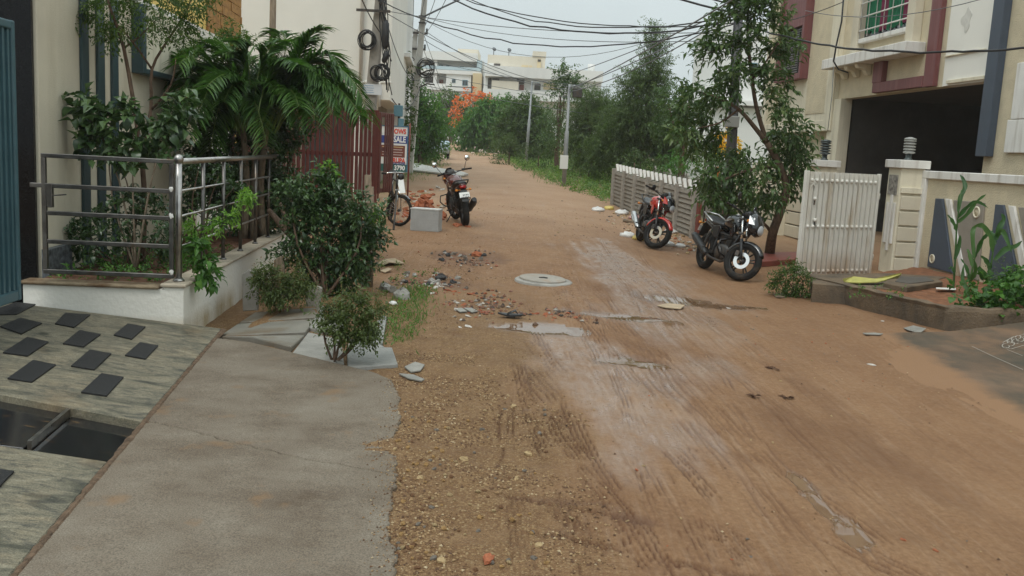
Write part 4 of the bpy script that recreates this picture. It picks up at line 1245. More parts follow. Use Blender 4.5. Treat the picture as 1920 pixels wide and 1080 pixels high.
# the parking bay
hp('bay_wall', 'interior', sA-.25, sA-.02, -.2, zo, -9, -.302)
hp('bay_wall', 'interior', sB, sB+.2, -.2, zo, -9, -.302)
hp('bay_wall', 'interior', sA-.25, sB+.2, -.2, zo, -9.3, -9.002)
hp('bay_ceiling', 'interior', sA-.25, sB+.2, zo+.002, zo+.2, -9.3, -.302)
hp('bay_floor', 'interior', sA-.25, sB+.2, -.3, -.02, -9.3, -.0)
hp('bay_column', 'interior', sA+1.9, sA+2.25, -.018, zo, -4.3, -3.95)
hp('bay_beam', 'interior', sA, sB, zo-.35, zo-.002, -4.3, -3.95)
hp('bay_wall', 'interior', sA+3.2, sB, -.018, zo-.36, -5.6, -5.4)
d_ = hp('bay_door', mat('dark_bay_door', (.03, .025, .022), .5), sA+.5, sA+1.6, -.018, 2.1, -8.99, -8.9)
# maroon trims
rx0, rx1 = hs(1766, 60), hs(1747, 60)
hp('maroon_trim', 'maroon', rx0, rx1, zo+.02, 9, -.038, .07, .008)
zb0 = hz(1752, 150)
hp('maroon_trim', 'maroon', rx1+.002, hs(1643, 155), zb0-.12, zb0+.11, -.038, .09, .008)
hp('maroon_trim', 'maroon', hs(1660, 140), hs(1643, 140), zb0+.112, zb0+.60, -.038, .09, .008)
# ledge with brackets
zl0, zl1 = hz(1700, 105)-.02, hz(1700, 105)+.22
hp('ledge', 'white_trim', rx1+.25, sC+.15, zl0, zl1, -.038, .42, .012)
bk = MB(); WH.plate(bk, [(0, 0), (.12, 0), (.12, .24), (0, .24)], .0, .0001)
for k, px in enumerate((1590, 1611, 1632)):
    s = hs(px, 130)
    mb = MB()
    mb.prism([WH.P(s, zl0-.002, -.03), WH.P(s, zl0-.26, -.03), WH.P(s, zl0-.26, .06), WH.P(s, zl0-.14, .14), WH.P(s, zl0-.10, .30), WH.P(s, zl0-.002, .34)], WH.t*.16)
    mb.build('bracket', MT['cream_light'], t, bevel=.01)
# window with grille above the ledge
w0, w1 = hs(1712, 40), hs(1622, 40); zs = hz(1665, 62)
hp('window_sill', 'white_trim', w0-.1, w1+.1, zs-.10, zs, -.038, .12, .008)
hp('window_recess', MT['glass_win'], w0, w1, zs+.002, zs+2.0, -.039, -.02)
for s in (w0-.35, w1+.02):
    hp('window_jamb', 'cream', s, s+.33, zs-.6, 9, -.038, .16, .01)
gm = mat('green_cloth', (.02, .16, .08), .8, nscale=6, namt=.5, stretch=(5, 5, 1))
rg = random.Random(5)
for k in range(6):
    s = w0+.1+k*(w1-w0-.2)/6
    mb = MB(); P = [WH.P(s+.0+q*.06, zs+.05+rg.random()*.1, .0+.05*(q % 2)) for q in range(6)]
    top = [p + np.array([0, 0, 1.6]) for p in P]
    mb.rings([P, top], closed=False); mb.build('curtain', gm if k % 3 else mat('dark_pink_cloth', (.18, .03, .07), .8), t)
for k in range(4):
    z = zs+.18+k*.32
    mb = MB(); mb.tube([WH.P(w0-.05, z, .12), WH.P(w1+.05, z, .12)], .017, 6); mb.build('grille_bar', MT['white_trim'], t)
for k in range(7):
    s = w0 + (w1-w0)*k/6
    mb = MB(); mb.tube([WH.P(s, zs+.03, .10), WH.P(s, zs+1.9, .10)], .010, 6); mb.build('grille_bar', MT['white_trim'], t)
# maroon framed jali on the left block
j0, j1 = hs(1523, 100), hs(1474, 100); jz = hz(1497, 152)
hp('maroon_frame', 'maroon', j0, j0+.14, jz, 9, .062, .30, .008); hp('maroon_frame', 'maroon', j1-.14, j1, jz, 9, .062, .30, .008)
hp('maroon_frame', 'maroon', j0+.142, j1-.142, jz, jz+.16, .062, .30, .008)
zt_ = hz(1500, 54)
hp('maroon_panel', 'maroon', j0+.142, j1-.142, zt_, 9, .062, .22)
jl = MB(); zz = jz+.165
hp('vent_back', MT['glass_win'], j0+.142, j1-.142, jz+.162, zt_-.002, .062, .07)
lm = mat('grey_louvre', (.16, .155, .15), .6)
mb = MB(); WH.slab(mb, 0, j1-j0-.30, 0, .03, 0, .05); lme = mb.mesh('louvre', lm, WH.P(0, 0, 0))
while zz < zt_-.05:
    instance(lme, 'louvre', t, tuple(WH.P(j0+.15, zz, .10)-np.array(t.location))); zz += .065
mb = MB(); mb.beam(WH.P(j0+.55, jz+.2, .17), WH.P(j0+.62, zt_-.15, .17), .03, .03); mb.build('prop_stick', MT['black_plastic'], t)
hp('corner_strip', 'cream_light', sD-.35, sD-.02, 2.62, 9, .062, .12, .01)
hp('corner_strip', 'cream_light', sC+.02, sC+.50, 2.62, 9, .062, .10, .01)
hp('rough_panel', 'cream_rough', j1+.05, sD-.45, 2.9, 9, .061, .075); hp('rough_panel', 'cream_rough', sC+.55, j0-.06, 3.1, 9, .061, .075)
hp('base_band', 'cream_light', sC+.502, sD-.36, 2.62, 2.9, .061, .09, .008)
mb = MB(); mb.lathe([(.05, 0), (.05, .12), (.03, .16)], WH.P(hs(1528, 252), 2.45, .1), n=10); mb.build('lamp_holder', MT['white_trim'], t)
# blue grey fin and plaster moulding at the right
f0 = Wall(WH.P(0, 0, .15)[:2], UD, -VD)
fs0, fs1 = f0.at(1848, 290)[0], f0.at(1828, 290)[0]; fz = f0.at(1845, 293)[1]
hp('fin', 'bluegrey', fs0, fs1, fz, 9, .002, .15, .006)
ms0 = hs(1899, 200)
hp('moulding', 'white_trim', ms0-1.6, ms0, hz(1905, 287), hz(1905, 225), .002, .07, .01); hp('moulding', 'white_trim', ms0-1.7, ms0-.08, hz(1905, 224), hz(1905, 120), .002, .07, .01)
hp('moulding', 'cream_light', hs(1850, 140), hs(1778, 150), zo+.03, zo+.10, .002, .05, .006)
hp('moulding', 'cream_light', hs(1850, 95), hs(1775, 95), hz(1810, 98)-.03, hz(1810, 98), .002, .04, .006)
mb = MB(); c = WH.P(hs(1813, 38), hz(1813, 38), .001)
mb.prism([c + WH.t*(math.cos(a)*(.17+.06*math.sin(3*a+1))) + ZD*(math.sin(a)*(.2+.05*math.cos(4*a))) for a in np.linspace(0, 2*PI, 24)[:-1]], WH.n*.004)
mb.build('damp_patch', mat('damp_patch', (.63, .61, .56), .8, nscale=8, namt=.15), t)

# ------------------------------------------------------------------ right compound: wall with triangles, pillars, gate, lamps
pc = G(1713, 516)
WC = Wall(pc[:2], UD, -VD)
t = thing('compound_wall', WC.P(-1.5, 0), 'cream compound wall with white border and slate blue and taupe trapezoids', 'wall')
zt = WC.at(1800, 323)[1]
mb = MB(); WC.slab(mb, -9, -.002, -.3, zt-.002, -.16, 0); mb.build('panel', MT['cream_rough'], t)
mb = MB(); WC.slab(mb, -9, .03, zt-.13, zt, -.19, .05); mb.build('border', MT['white_trim'], t, bevel=.01)
mb = MB(); WC.slab(mb, -.13, .03, -.3, zt-.131, -.19, .05); mb.build('border', MT['white_trim'], t, bevel=.01)
def wq(pts): return [WC.at(1440+x/3, 300+y/3) for x, y in pts]
def tri(pts, m, d, name):
    mb = MB(); WC.plate(mb, wq(pts), .001, d); return mb.build(name, MT[m], t, bevel=.006)
tri([(952, 216), (992, 218), (1048, 637), (905, 600)], 'bluegrey', .035, 'dark_trapezoid')
tri([(1010, 218), (1037, 222), (1128, 655), (1098, 648)], 'white_trim', .045, 'white_stripe')
tri([(1052, 226), (1226, 240), (1190, 677), (1122, 656)], 'taupe', .035, 'taupe_trapezoid')
tri([(1290, 250), (1336, 254), (1430, 722), (1238, 690)], 'bluegrey', .035, 'dark_trapezoid')
tri([(1366, 257), (1397, 260), (1500, 750), (1462, 742)], 'white_trim', .045, 'white_stripe')
tri([(1418, 265), (1640, 280), (1600, 800), (1510, 760)], 'taupe', .035, 'taupe_trapezoid')
for x, y, r in ((1187, 295, .09), (936, 556, .075)):
    s, z = WC.at(1440+x/3, 300+y/3)
    mb = MB(); mb.lathe([(r, .034), (r, .05), (r*.75, .05), (r*.72, .036)], WC.P(s, z, 0), ax=WC.n, n=20, cap=False); mb.build('ring', MT['cream_light'], t)
    mb = MB(); mb.lathe([(r*.74, .034), (r*.74, .038)], WC.P(s, z, 0), ax=WC.n, n=20); mb.build('disc', MT['cream_rough'], t)

def pillar(s, w, dd, zc, label, ribs):
    p = thing('gate_pillar', WC.P(s+w/2, 0, dd/2), label, 'pillar', 'pillars of the white gate')
    mb = MB(); WC.slab(mb, s, s+w, -.3, zc-.14, 0, dd); mb.build('shaft', MT['cream_light'], p, bevel=.008)
    mb = MB(); WC.slab(mb, s-.055, s+w+.055, zc-.138, zc, -.055, dd+.055); mb.build('cap', MT['white_trim'], p, bevel=.008)
    return p
zc = WC.at(1700, 303)[1]+.02
p1 = pillar(0.0, .46, .42, zc, 'nearer gate pillar with ribbed base and a pale lamp on its cap', True)
for k in range(5):
    z0 = -.02 + k*.265
    mb = MB(); mb.hexa([WC.P(-.045, z0, .012), WC.P(-.001, z0, .012), WC.P(-.001, z0, .385), WC.P(-.045, z0, .385),
                        WC.P(-.045, z0+.235, .012), WC.P(-.001, z0+.235, .012), WC.P(-.001, z0+.235, .385), WC.P(-.045, z0+.235, .385)])
    mb.build('plank', MT['cream'], p1, bevel=.01)
mb = MB(); WC.slab(mb, -.05, -.001, 1.32, 1.42, .0, .40); mb.build('plank_cap', MT['cream_light'], p1, bevel=.006)
for s, za, zb_ in ((.05, .55, 1.25), (.17, .42, 1.38), (.29, .55, 1.25)):
    mb = MB(); WC.slab(mb, s, s+.06, za-.1, zb_-.1, .421, .455); mb.build('fin', MT['white_trim'], p1, bevel=.004)
mb = MB(); WC.slab(mb, .08, .40, 1.28, 1.62, .4215, .432); mb.build('worn_notice', mat('torn_notice', (.30, .28, .25), .8, nscale=16, namt=.7, bump=.3), p1)
sl_ = Wall(WC.P(0, 0, .42)[:2], UD, -VD).at(1533, 310)[0]
p2 = pillar(sl_, .44, .40, WC.at(1550, 299)[1]-.02, 'farther gate pillar with a dark ribbed lamp on its cap', False)
def lamp(c, m, label, s=1.):
    l = thing('pillar_lamp', c, label, 'lamp', 'lamps on the gate pillars')
    mb = MB(); mb.lathe([(.09*s, 0), (.09*s, .02), (.06*s, .035), (.06*s, .13*s)], c, n=14); mb.build('base', MT['lamp_dark'], l)
    mb = MB(); mb.lathe([(.065*s, .13*s), (.065*s, .44*s)], c, n=14); mb.build('core', MT['lens_dark'], l)
    mb = MB(); z = .15*s; mb.lathe([(.07*s, 0), (.125*s, .012), (.13*s, .03), (.07*s, .05)], c, n=16); me = mb.mesh('louvre', m, c)
    for k in range(5): instance(me, 'louvre', l, (0, 0, .14*s+k*.062*s))
    mb = MB(); mb.lathe([(.13*s, .44*s), (.12*s, .475*s), (.02, .50*s)], c, n=16); mb.build('lid', m, l)
lamp(WC.P(.23, zc, .21), MT['lamp_pale'], 'pale louvred lamp standing on the nearer gate pillar', .78)
lamp(WC.P(sl_+.22, WC.at(1550, 299)[1]-.02, .20), MT['lamp_dark'], 'dark louvred lamp standing on the farther gate pillar', .86)
tp_ = WC.P(.25, zc, .06)

# ribbed wall left of the gate and behind the street tree
t = thing('compound_wall', WC.P(8, 0), 'cream ribbed compound wall behind the street tree, left of the white gate', 'wall')
s = sl_+.50
zt2 = 1.62
k = 0
while s < 13:
    mb = MB(); WC.slab(mb, s, s+.30, -.3, zt2+.08, -.02, .30); mb.build('post', MT['cream_light'], t, bevel=.006)
    for i in range(6):
        z0 = -.25 + i*.30
        mb = MB(); WC.slab(mb, s+.302, s+1.90, z0, z0+.272, .02, .12+.004*((i+k) % 2)); mb.build('plank', MT['cream'], t, bevel=.012)
    mb = MB(); WC.slab(mb, s+.302, s+1.90, -.28, 1.55, .0, .06); mb.build('core', MT['concrete'], t)
    s += 1.902; k += 1

# white gate leaf
gl, gr_ = D(1503, 400, 15.15), D(1643, 400, 15.95)
dv = unit(np.array([gr_[0]-gl[0], gr_[1]-gl[1], 0])); nn = np.array([dv[1], -dv[0], 0])
WG = Wall(gl[:2], dv, nn)
wG = np.linalg.norm(gr_[:2]-gl[:2]); zt = WG.at(1580, 323)[1]; zb = WG.at(1580, 518)[1]-.02
t = thing('white_gate', WG.P(wG/2, zb), 'white ribbed steel gate leaf standing ajar between the pillars', 'gate')
wp = add_dirt(mat('gate_white_paint', (.68, .66, .60), .5, nscale=3, namt=.08), (.42, .33, .22), 2.2, .52, .72, stretch=(2, 2, .3)); add_dirt(wp, (.33, .21, .12), 3, .3, .6, zfade=(.0, .38), amt=.75)
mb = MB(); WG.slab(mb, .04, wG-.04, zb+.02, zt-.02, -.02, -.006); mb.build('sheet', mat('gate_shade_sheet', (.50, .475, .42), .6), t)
for a, b in ((0, .075), (wG-.05, wG)):
    mb = MB(); WG.slab(mb, a, b, zb, zt, -.03, .03); mb.build('stile', wp, t, bevel=.005)
pit_ = (wG-.15)/14
mb = MB(); WG.slab(mb, 0, pit_*.66, zb+.01, zt-.01, -.005, .028); me = mb.mesh('slat', wp, t.location)
for i in range(14): instance(me, 'slat', t, tuple(WG.t*(.095+i*pit_)))
for y_ in (340, 425, 507):
    z = WG.at(1580, y_)[1]
    mb = MB()
    for i in range(14): mb.lathe([(.034, 0), (.031, .016), (.017, .026), (.001, .029)], WG.P(.095+pit_*.3+i*pit_, z, .028), ax=WG.n, n=8)
    mb.build('stud_row', wp, t)
z = WG.at(1522, 342)[1]; s = WG.at(1522, 342)[0]
mb = MB(); star = [WG.P(s+math.cos(a)*r, z+math.sin(a)*r, .03) for a, r in zip(np.linspace(0, 2*PI, 13)[:-1], [.075, .028]*6)]; mb.prism(star, WG.n*.012); mb.build('star', wp, t)
for y_ in (372, 412):
    z = WG.at(1524, y_)[1]; s = WG.at(1524, y_)[0]
    mb = MB(); mb.lathe([(.03, 0), (.032, .03), (.02, .045)], WG.P(s, z, .03), ax=WG.n, n=10); mb.build('knob', wp, t)
    mb = MB(); mb.beam(WG.P(s, z-.10, .04), WG.P(s, z+.02, .04), .02, .02); mb.build('latch', MT['dark_metal'], t)
for y_ in (368, 482):
    z = WG.at(1640, y_)[1]; mb = MB(); mb.lathe([(.02, 0), (.02, .10)], WG.P(wG+.02, z-.05, 0), n=8); mb.build('hinge', wp, t)

# ------------------------------------------------------------------ raised bed with its kerb
K0 = G(1522, 553); K1 = G(1768, 620)
K0[2] = K1[2] = 0
KZ = .15
t = thing('kerb_bed', K1, 'damp rough concrete kerb bed with red soil in front of the compound wall', 'flower bed')
def kwall(a, b, seed, th=.13, z1=KZ):
    rg = np.random.RandomState(seed); a = np.array(a); b = np.array(b); L = np.linalg.norm(b-a); d = (b-a)/L; nn = np.array([-d[1], d[0], 0])
    n = int(L/.14); R = []
    for i in range(n+1):
        p = a + d*L*i/n; j = rg.randn(4)*.007; zz = z1 + rg.randn()*.008
        R.append([p + nn*(j[0]-.02) + ZD*-.45, p + nn*(j[1]) + ZD*(zz-.05), p + nn*(.02+j[1]) + ZD*zz, p + nn*(th+j[2]) + ZD*(zz+rg.randn()*.006), p + nn*(th+j[3]) + ZD*-.45])
    mb = MB(); mb.rings(R, smooth=False); return mb
kwall(K1, K0, 1, -.13).build('kerb', MT['concrete_dark'], t, bevel=.008)
K2 = K1 + VD*4.5
kwall(K1 + UD*.001, K2, 2, .13).build('kerb', MT['concrete_dark'], t, bevel=.008)
KB = G(1523, 552)
n = 40
A_, B_ = np.meshgrid(np.linspace(0, 1, n), np.linspace(0, 1, n))
q0 = K1 + VD*.1 + UD*.1; q1 = K0 + VD*.1; q3 = WC.P(-4.95, 0, .0); q2 = WC.P(-.3, 0, .02)
P_ = np.array([(q0*(1-b) + q1*b)*(1-a) + (q3*(1-b)+q2*b)*a for a, b in zip(A_.ravel(), B_.ravel())])
P_[:, 2] = KZ - .05 + .07*(fbm(P_[:, 0]*3, P_[:, 1]*3, 4, 4)-.4)
i2 = (np.arange(n-1)[:, None]*n + np.arange(n-1)[None, :]).ravel()
me = np_mesh('soil', P_ - np.array(t.location), np.stack([i2, i2+1, i2+n+1, i2+n], 1), True); me.materials.append(MT['soil'])
instance(me, 'soil', t, (0, 0, 0))
def bp_(px, py, z=KZ): return PL(px, py, z)
t = thing('entrance_slab', bp_(1640, 525), 'damp concrete slab at the foot of the white gate with chamber covers', 'slab')
mb = MB(); mb.prism([bp_(1524, 531, .13), bp_(1600, 537, .13), bp_(1690, 542, .13), bp_(1775, 519, .13), bp_(1668, 512, .13), bp_(1520, 514, .13)], (0, 0, -.3)); mb.build('slab', MT['concrete_dark'], t, bevel=.01)
mb = MB(); mb.prism([bp_(1656, 530, .19), bp_(1700, 538, .19), bp_(1768, 528, .19), bp_(1750, 517, .19), bp_(1676, 516, .19)], (0, 0, -.08)); mb.build('chamber_rim', MT['concrete_dark'], t, bevel=.01)
mb = MB(); mb.prism([bp_(1678, 527, .20), bp_(1708, 531, .20), bp_(1752, 526, .20), bp_(1738, 519, .20), bp_(1690, 518, .20)], (0, 0, -.02)); mb.build('cover', mat('cover_iron', (.07, .06, .05), .6, nscale=20, namt=.3), t, bevel=.004)
mb = MB()
pl = [bp_(1580, 522, .21), bp_(1600, 518, .22), bp_(1640, 522, .20), bp_(1690, 512, .26), bp_(1686, 517, .22), bp_(1645, 528, .18), bp_(1606, 529, .17), bp_(1584, 527, .17)]
mb.prism(pl, (0, 0, -.02))
o = mb.build('cloth', MT['cloth_yellow'], bevel=.008); tag(o, 'crumpled yellow cloth lying on the slab below the white gate', 'cloth')
o = MB().prism([bp_(1755, 540, .15), bp_(1792, 541, .15), bp_(1792, 544, .15), bp_(1755, 542, .15)], (0, 0, .008)).build('stick', MT['white_trim']); tag(o, 'short white stick on the red soil near the maize stalks', 'stick')

# ------------------------------------------------------------------ precast fence with slanted teeth
FN, FF = G(1301, 448), G(1150, 384)
fd = np.array([FF[0]-FN[0], FF[1]-FN[1], 0]); FL = np.linalg.norm(fd); fd /= FL
WP = Wall(FN[:2], fd, np.array([-fd[1], fd[0], 0]))
t = thing('precast_fence', FN, 'grey precast concrete plank fence with slanted white teeth along its top', 'fence')
nb = 6; bl = FL/nb
def fb(s): p = WP.P(s, 0); return float(zg(p[0], p[1]))
zh = 1.04
for i in range(nb+1):
    s = i*bl; b = fb(s)
    mb = MB(); WP.slab(mb, s-.065, s+.065, b-.2, b+zh+.06, -.08, .10); mb.build('post', MT['fence_post'], t, bevel=.008)
for i in range(nb):
    s = i*bl
    for k in range(10):
        b0, b1 = fb(s)-.06+k*.109, fb(s+bl)-.06+k*.109
        mb = MB()
        a = s+.057; c = s+bl-.057
        h_ = .098; mb.hexa([WP.P(a, b0, -.03), WP.P(c, b1, -.03), WP.P(c, b1, .035), WP.P(a, b0, .035), WP.P(a, b0+h_, -.03), WP.P(c, b1+h_, -.03), WP.P(c, b1+h_, .005), WP.P(a, b0+h_, .005)])
        mb.build('plank', MT['fence_conc'], t, bevel=.008)
tm = mat('tooth_white', (.66, .64, .60), .8)
nt = 20
for i in range(nt):
    s = (i+.2)*FL/nt; b = fb(s)+zh
    mb = MB(); mb.hexa([WP.P(s-.035, b+.0, -.03), WP.P(s+.035, b+.0, -.03), WP.P(s+.035, b+.0, .035), WP.P(s-.035, b+.0, .035),
                        WP.P(s+.10, b+.21, -.03), WP.P(s+.17, b+.19, -.03), WP.P(s+.17, b+.19, .05), WP.P(s+.10, b+.21, .05)])
    mb.build('tooth', tm, t, bevel=.006)
b = fb(-.2)
o = MB(); WP.slab(o, -.28, -.10, b-.1, b+.80, -.03, .03)
tag(o.build('steel_post', MT['rust_red'], bevel=.006), 'brown red steel gate post at the near end of the precast fence', 'post')
# scalloped wall behind
a, b = D(1345, 340, 24.), D(1222, 322, 37.)
d = np.array([b[0]-a[0], b[1]-a[1], 0]); L_ = np.linalg.norm(d); d /= L_
WSc = Wall(a[:2], d, np.array([-d[1], d[0], 0]))
t = thing('scalloped_wall', a*[1, 1, 0], 'grey concrete panel wall with peaked tops behind the precast fence', 'wall')
n_ = 7; pw = L_/n_
for i in range(n_):
    s = i*pw; zt0 = 1.0 + .028*max(0, i-1)
    mb = MB(); WSc.plate(mb, [(s+.06, -.2), (s+pw-.06, -.2), (s+pw-.06, zt0), (s+pw/2, zt0+.26), (s+.06, zt0)], -.03, .03); mb.build('panel', MT['fence_conc'], t, bevel=.01)
    mb = MB(); WSc.slab(mb, s-.057, s+.057, -.2, zt0+.10, -.06, .06); mb.build('post', MT['fence_conc'], t)

# ------------------------------------------------------------------ utility pole behind the street tree
YP = 19.
bt = D(1366, 420, YP); bt[2] = -.2
tp4 = D(1392, -110, YP)
t = thing('utility_pole', bt, 'dark grey pole behind the street tree carrying the bunched overhead cables', 'utility pole')
mb = MB(); mb.tube([bt, (bt+tp4)/2, tp4], [.115, .10, .085], 12); mb.build('shaft', mat('dark_grey_pole', (.10, .10, .105), .6, nscale=4, namt=.25), t)
mb = MB(); mb.box(D(1371, 228, YP-.14), (.30, .12, .22)); f = mb.build('meter_box', MT['lamp_pale'], t, bevel=.01)
mb = MB(); mb.beam(D(1364, 24, YP-.12), D(1410, 22, YP-.12), .05, .05); mb.build('crossarm', MT['dark_metal'], t)
mb = MB(); mb.tube([D(1378, 26, YP-.13), D(1371, 130, YP-.13), D(1369, 222, YP-.16)], .018, 6); mb.build('conduit', MT['cable'], t)

# two lamp posts beyond the verge
def lamp_post(px0, py0, px1, py1, Y, label, board=False):
    b = D(px0, py0, Y); b[2] = float(zg(b[0], b[1]))-.1; tp = D(px1, py1, Y)
    t = thing('lamp_post', b, label, 'lamp post', 'thin grey posts on the right verge')
    m_ = mat('galvanised_post', (.30, .31, .31), .5, .3, nscale=4, namt=.2)
    h = np.linalg.norm(tp-b)
    mb = MB(); mb.tube([b, b+(tp-b)*.55, b+(tp-b)*.56, tp], [.085, .08, .055, .05], 10); mb.build('shaft', m_, t)
    mb = MB(); mb.tube([tp+[-.02, 0, -.1], tp+[.18, -.05, -.05], tp + [.42, -.1, -.12]], .03, 8); mb.build('arm', m_, t)
    mb = MB(); mb.box(tp+[.30, -.1, -.30], (.34, .14, .34)); mb.build('switch_box', MT['dark_metal'], t, bevel=.02)
    if board:
        c = D(1057.5, 304, Y-.12); mb = MB(); mb.box(c, (.30, .03, .50)); mb.build('board', MT['plate_white'], t, bevel=.005)
lamp_post(1057, 348, 1068, 158, 35., 'nearer thin grey lamp post with a small white board', True)
lamp_post(986, 306, 998, 152, 52., 'farther thin grey lamp post without a board')

# ------------------------------------------------------------------ far buildings
def windows(W, t, lst, d=.0, fm='blue_frame'):
    for s0, s1, z0, z1 in lst:
        mb = MB(); W.slab(mb, s0, s1, z0, z1, d+.001, d+.06); f = mb.build('window', MT[fm], t)
        k = (s1-s0)*.08; m_ = (s0+s1)/2
        mb = MB(); W.slab(mb, s0+k, m_-k/2, z0+k, z1-k, d+.061, d+.075); W.slab(mb, m_+k/2, s1-k, z0+k, z1-k, d+.061, d+.075); mb.build('pane', MT['glass_win'], f)
YA = 112.
WA = Wall(D(790, 150, YA)[:2], unit([1, .02, 0]), (0, -1., 0))
def zA(x, y): return WA.at(780+x/4.5, 60+y/4.5)[1]
def sA_(x, y=300): return WA.at(780+x/4.5, 60+y/4.5)[0]
t = thing('apartment_building', WA.P(4, 0), 'white apartment building with glass balconies and blue windows beyond the trees', 'building')
def ap_(name, m, x0, x1, y0, y1, d0, d1):
    mb = MB(); WA.slab(mb, sA_(x0), sA_(x1), zA((x0+x1)/2, y1), zA((x0+x1)/2, y0), d0, d1); return mb.build(name, MT[m], t)
mb = MB(); WA.slab(mb, sA_(-120), sA_(560), 0, zA(300, 215), -12, -1.6); mb.build('wall', MT['far_white'], t)
ap_('parapet', 'far_white', -120, 512, 165, 236, -11, .3)
ap_('stair_head', 'far_cream', 342, 516, 136, 200, -8, -1)
ap_('slab', 'far_white', -120, 552, 318, 350, -1.59, .2); ap_('slab', 'far_white', -120, 520, 460, 490, -1.59, .2)
ap_('balcony_glass', 'far_blue', -20, 548, 290, 317, .05, .12)
ap_('wall', 'far_white', 258, 470, 351, 459, -1.59, 0); ap_('wall', 'far_white', -120, 65, 351, 459, -1.59, 0)
ap_('column', 'far_white', 150, 178, 237, 317, -.6, .02); ap_('column', 'far_white', 150, 178, 351, 459, -.6, .02); ap_('wall', 'far_blue', 512, 552, 237, 317, -1.58, 0.01)
ap_('door', 'rust_red', 192, 226, 393, 457, -1.58, -1.5); ap_('block', 'far_tan', 484, 560, 352, 580, -4, .6)
ap_('opening', 'glass_win', 476, 488, 450, 545, .61, .66)
ap_('balcony_wall', 'far_white', 65, 256, 432, 459, .0, .1)
ap_('opening', 'dark_metal', 70, 148, 368, 430, -1.58, -1.55); ap_('opening', 'dark_metal', 60, 148, 240, 300, -1.58, -1.55)
windows(WA, t, [(sA_(308), sA_(338), zA(320, 428), zA(320, 398)), (sA_(396), sA_(442), zA(420, 452), zA(420, 405))], 0)
windows(WA, t, [(sA_(244), sA_(272), zA(260, 298), zA(260, 272)), (sA_(362), sA_(396), zA(380, 304), zA(380, 280)), (sA_(182), sA_(220), zA(200, 292), zA(200, 266))], -1.6)
ap_('wall', 'far_white', -120, 480, 491, 640, -1.59, -.2)
windows(WA, t, [(sA_(130), sA_(170), zA(150, 560), zA(150, 515)), (sA_(185), sA_(225), zA(200, 555), zA(200, 525)), (sA_(60), sA_(110), zA(80, 600), zA(80, 540))], -.2, 'dark_metal')
bl_, br_ = D(905, 150, 104.), D(1132, 150, 104.)
dB = unit([br_[0]-bl_[0], br_[1]-bl_[1], 0])
WQ = Wall(bl_[:2], dB, np.array([dB[1], -dB[0], 0]))
def q(x, y): return WQ.at(780+x/4.5, 60+y/4.5)
t = thing('office_building', WQ.P(8, 0), 'long cream building with a pale roof band and rooftop storey beyond the trees', 'building')
def qp(name, m, pts, d0, d1):
    mb = MB(); WQ.plate(mb, [q(*p) for p in pts], d0, d1); return mb.build(name, MT[m], t)
s0, s1 = q(580, 400)[0], q(1575, 400)[0]
zq = lambda x, y: q(x, y)[1]
def qs(name, m, x0, x1, zA_, zB_, d0, d1):
    mb = MB(); WQ.slab(mb, q(x0, 400)[0], q(x1, 400)[0], zA_, zB_, d0, d1); return mb.build(name, MT[m], t)
zp1, zp0 = zq(590, 282), zq(590, 372)
zf = zq(590, 478)
qs('wall', 'far_white', 570, 1575, 0, zp0, -14, -1.2)
qs('roof_band', 'far_white', 580, 1575, zp0+.01, zp1, -14, .3)
qs('roof_storey', 'far_cream', 592, 1085, zp1+.01, zq(600, 178), -12, -1.5)
qs('stair_head', 'far_cream', 975, 1090, zq(600, 177), zq(1000, 150), -9, -1.4)
qs('balcony_wall', 'far_cream', 640, 868, zf+.02, zq(700, 410), -1.19, .0)
qs('floor_band', 'far_white', 570, 1575, zq(590, 560), zf, -1.19, .25)
qs('opening', 'dark_metal', 604, 636, zf+.02, zp0-.1, -1.19, -1.1); qs('opening', 'dark_metal', 640, 700, zq(680, 405), zp0-.1, -1.19, -1.1)
qs('opening', 'dark_metal', 850, 916, zp0-.6, zp0-.05, -1.19, -1.1)
qs('door', 'rust_red', 876, 914, zf+.03, zp0-.65, -1.19, -1.12)
qs('opening', 'far_tan', 1080, 1200, zf+.3, zp0-.3, -1.19, -1.15)
qs('opening', 'dark_metal', 650, 702, zq(670, 278), zq(670, 255), -1.499, -1.42); qs('opening', 'far_white', 600, 645, zq(620, 276), zq(620, 252), -1.499, -1.45)
qs('opening', 'far_tan', 885, 940, zq(900, 290), zq(900, 268), -1.499, -1.42); qs('opening', 'far_tan', 948, 975, zq(960, 292), zq(960, 272), -1.499, -1.42)
qs('ladder', 'far_tan', 1018, 1048, zq(1030, 300), zq(1030, 222), -1.499, -1.1); qs('roof_opening', 'dark_metal', 1020, 1046, zq(1030, 242), zq(1030, 222), -1.099, -1.05)
mb = MB(); p = WQ.P(q(1490, 300)[0], 0, -2); mb.tube([p + [0, 0, zp1-.1], p + [0, 0, zq(1490, 258)]], .4, 10); mb.build('water_tank', MT['far_white'], t)
for x in (650, 780):
    p = WQ.P(q(x, 200)[0], zq(600, 178), -2); mb = MB(); mb.tube([p, p+[0, 0, .6]], .05, 6); mb.lathe([(.02, 0), (.24, .12)], p + [0, 0, .6], ax=(.5, -1, .6), n=12); mb.build('dish', MT['cable_grey'], t)
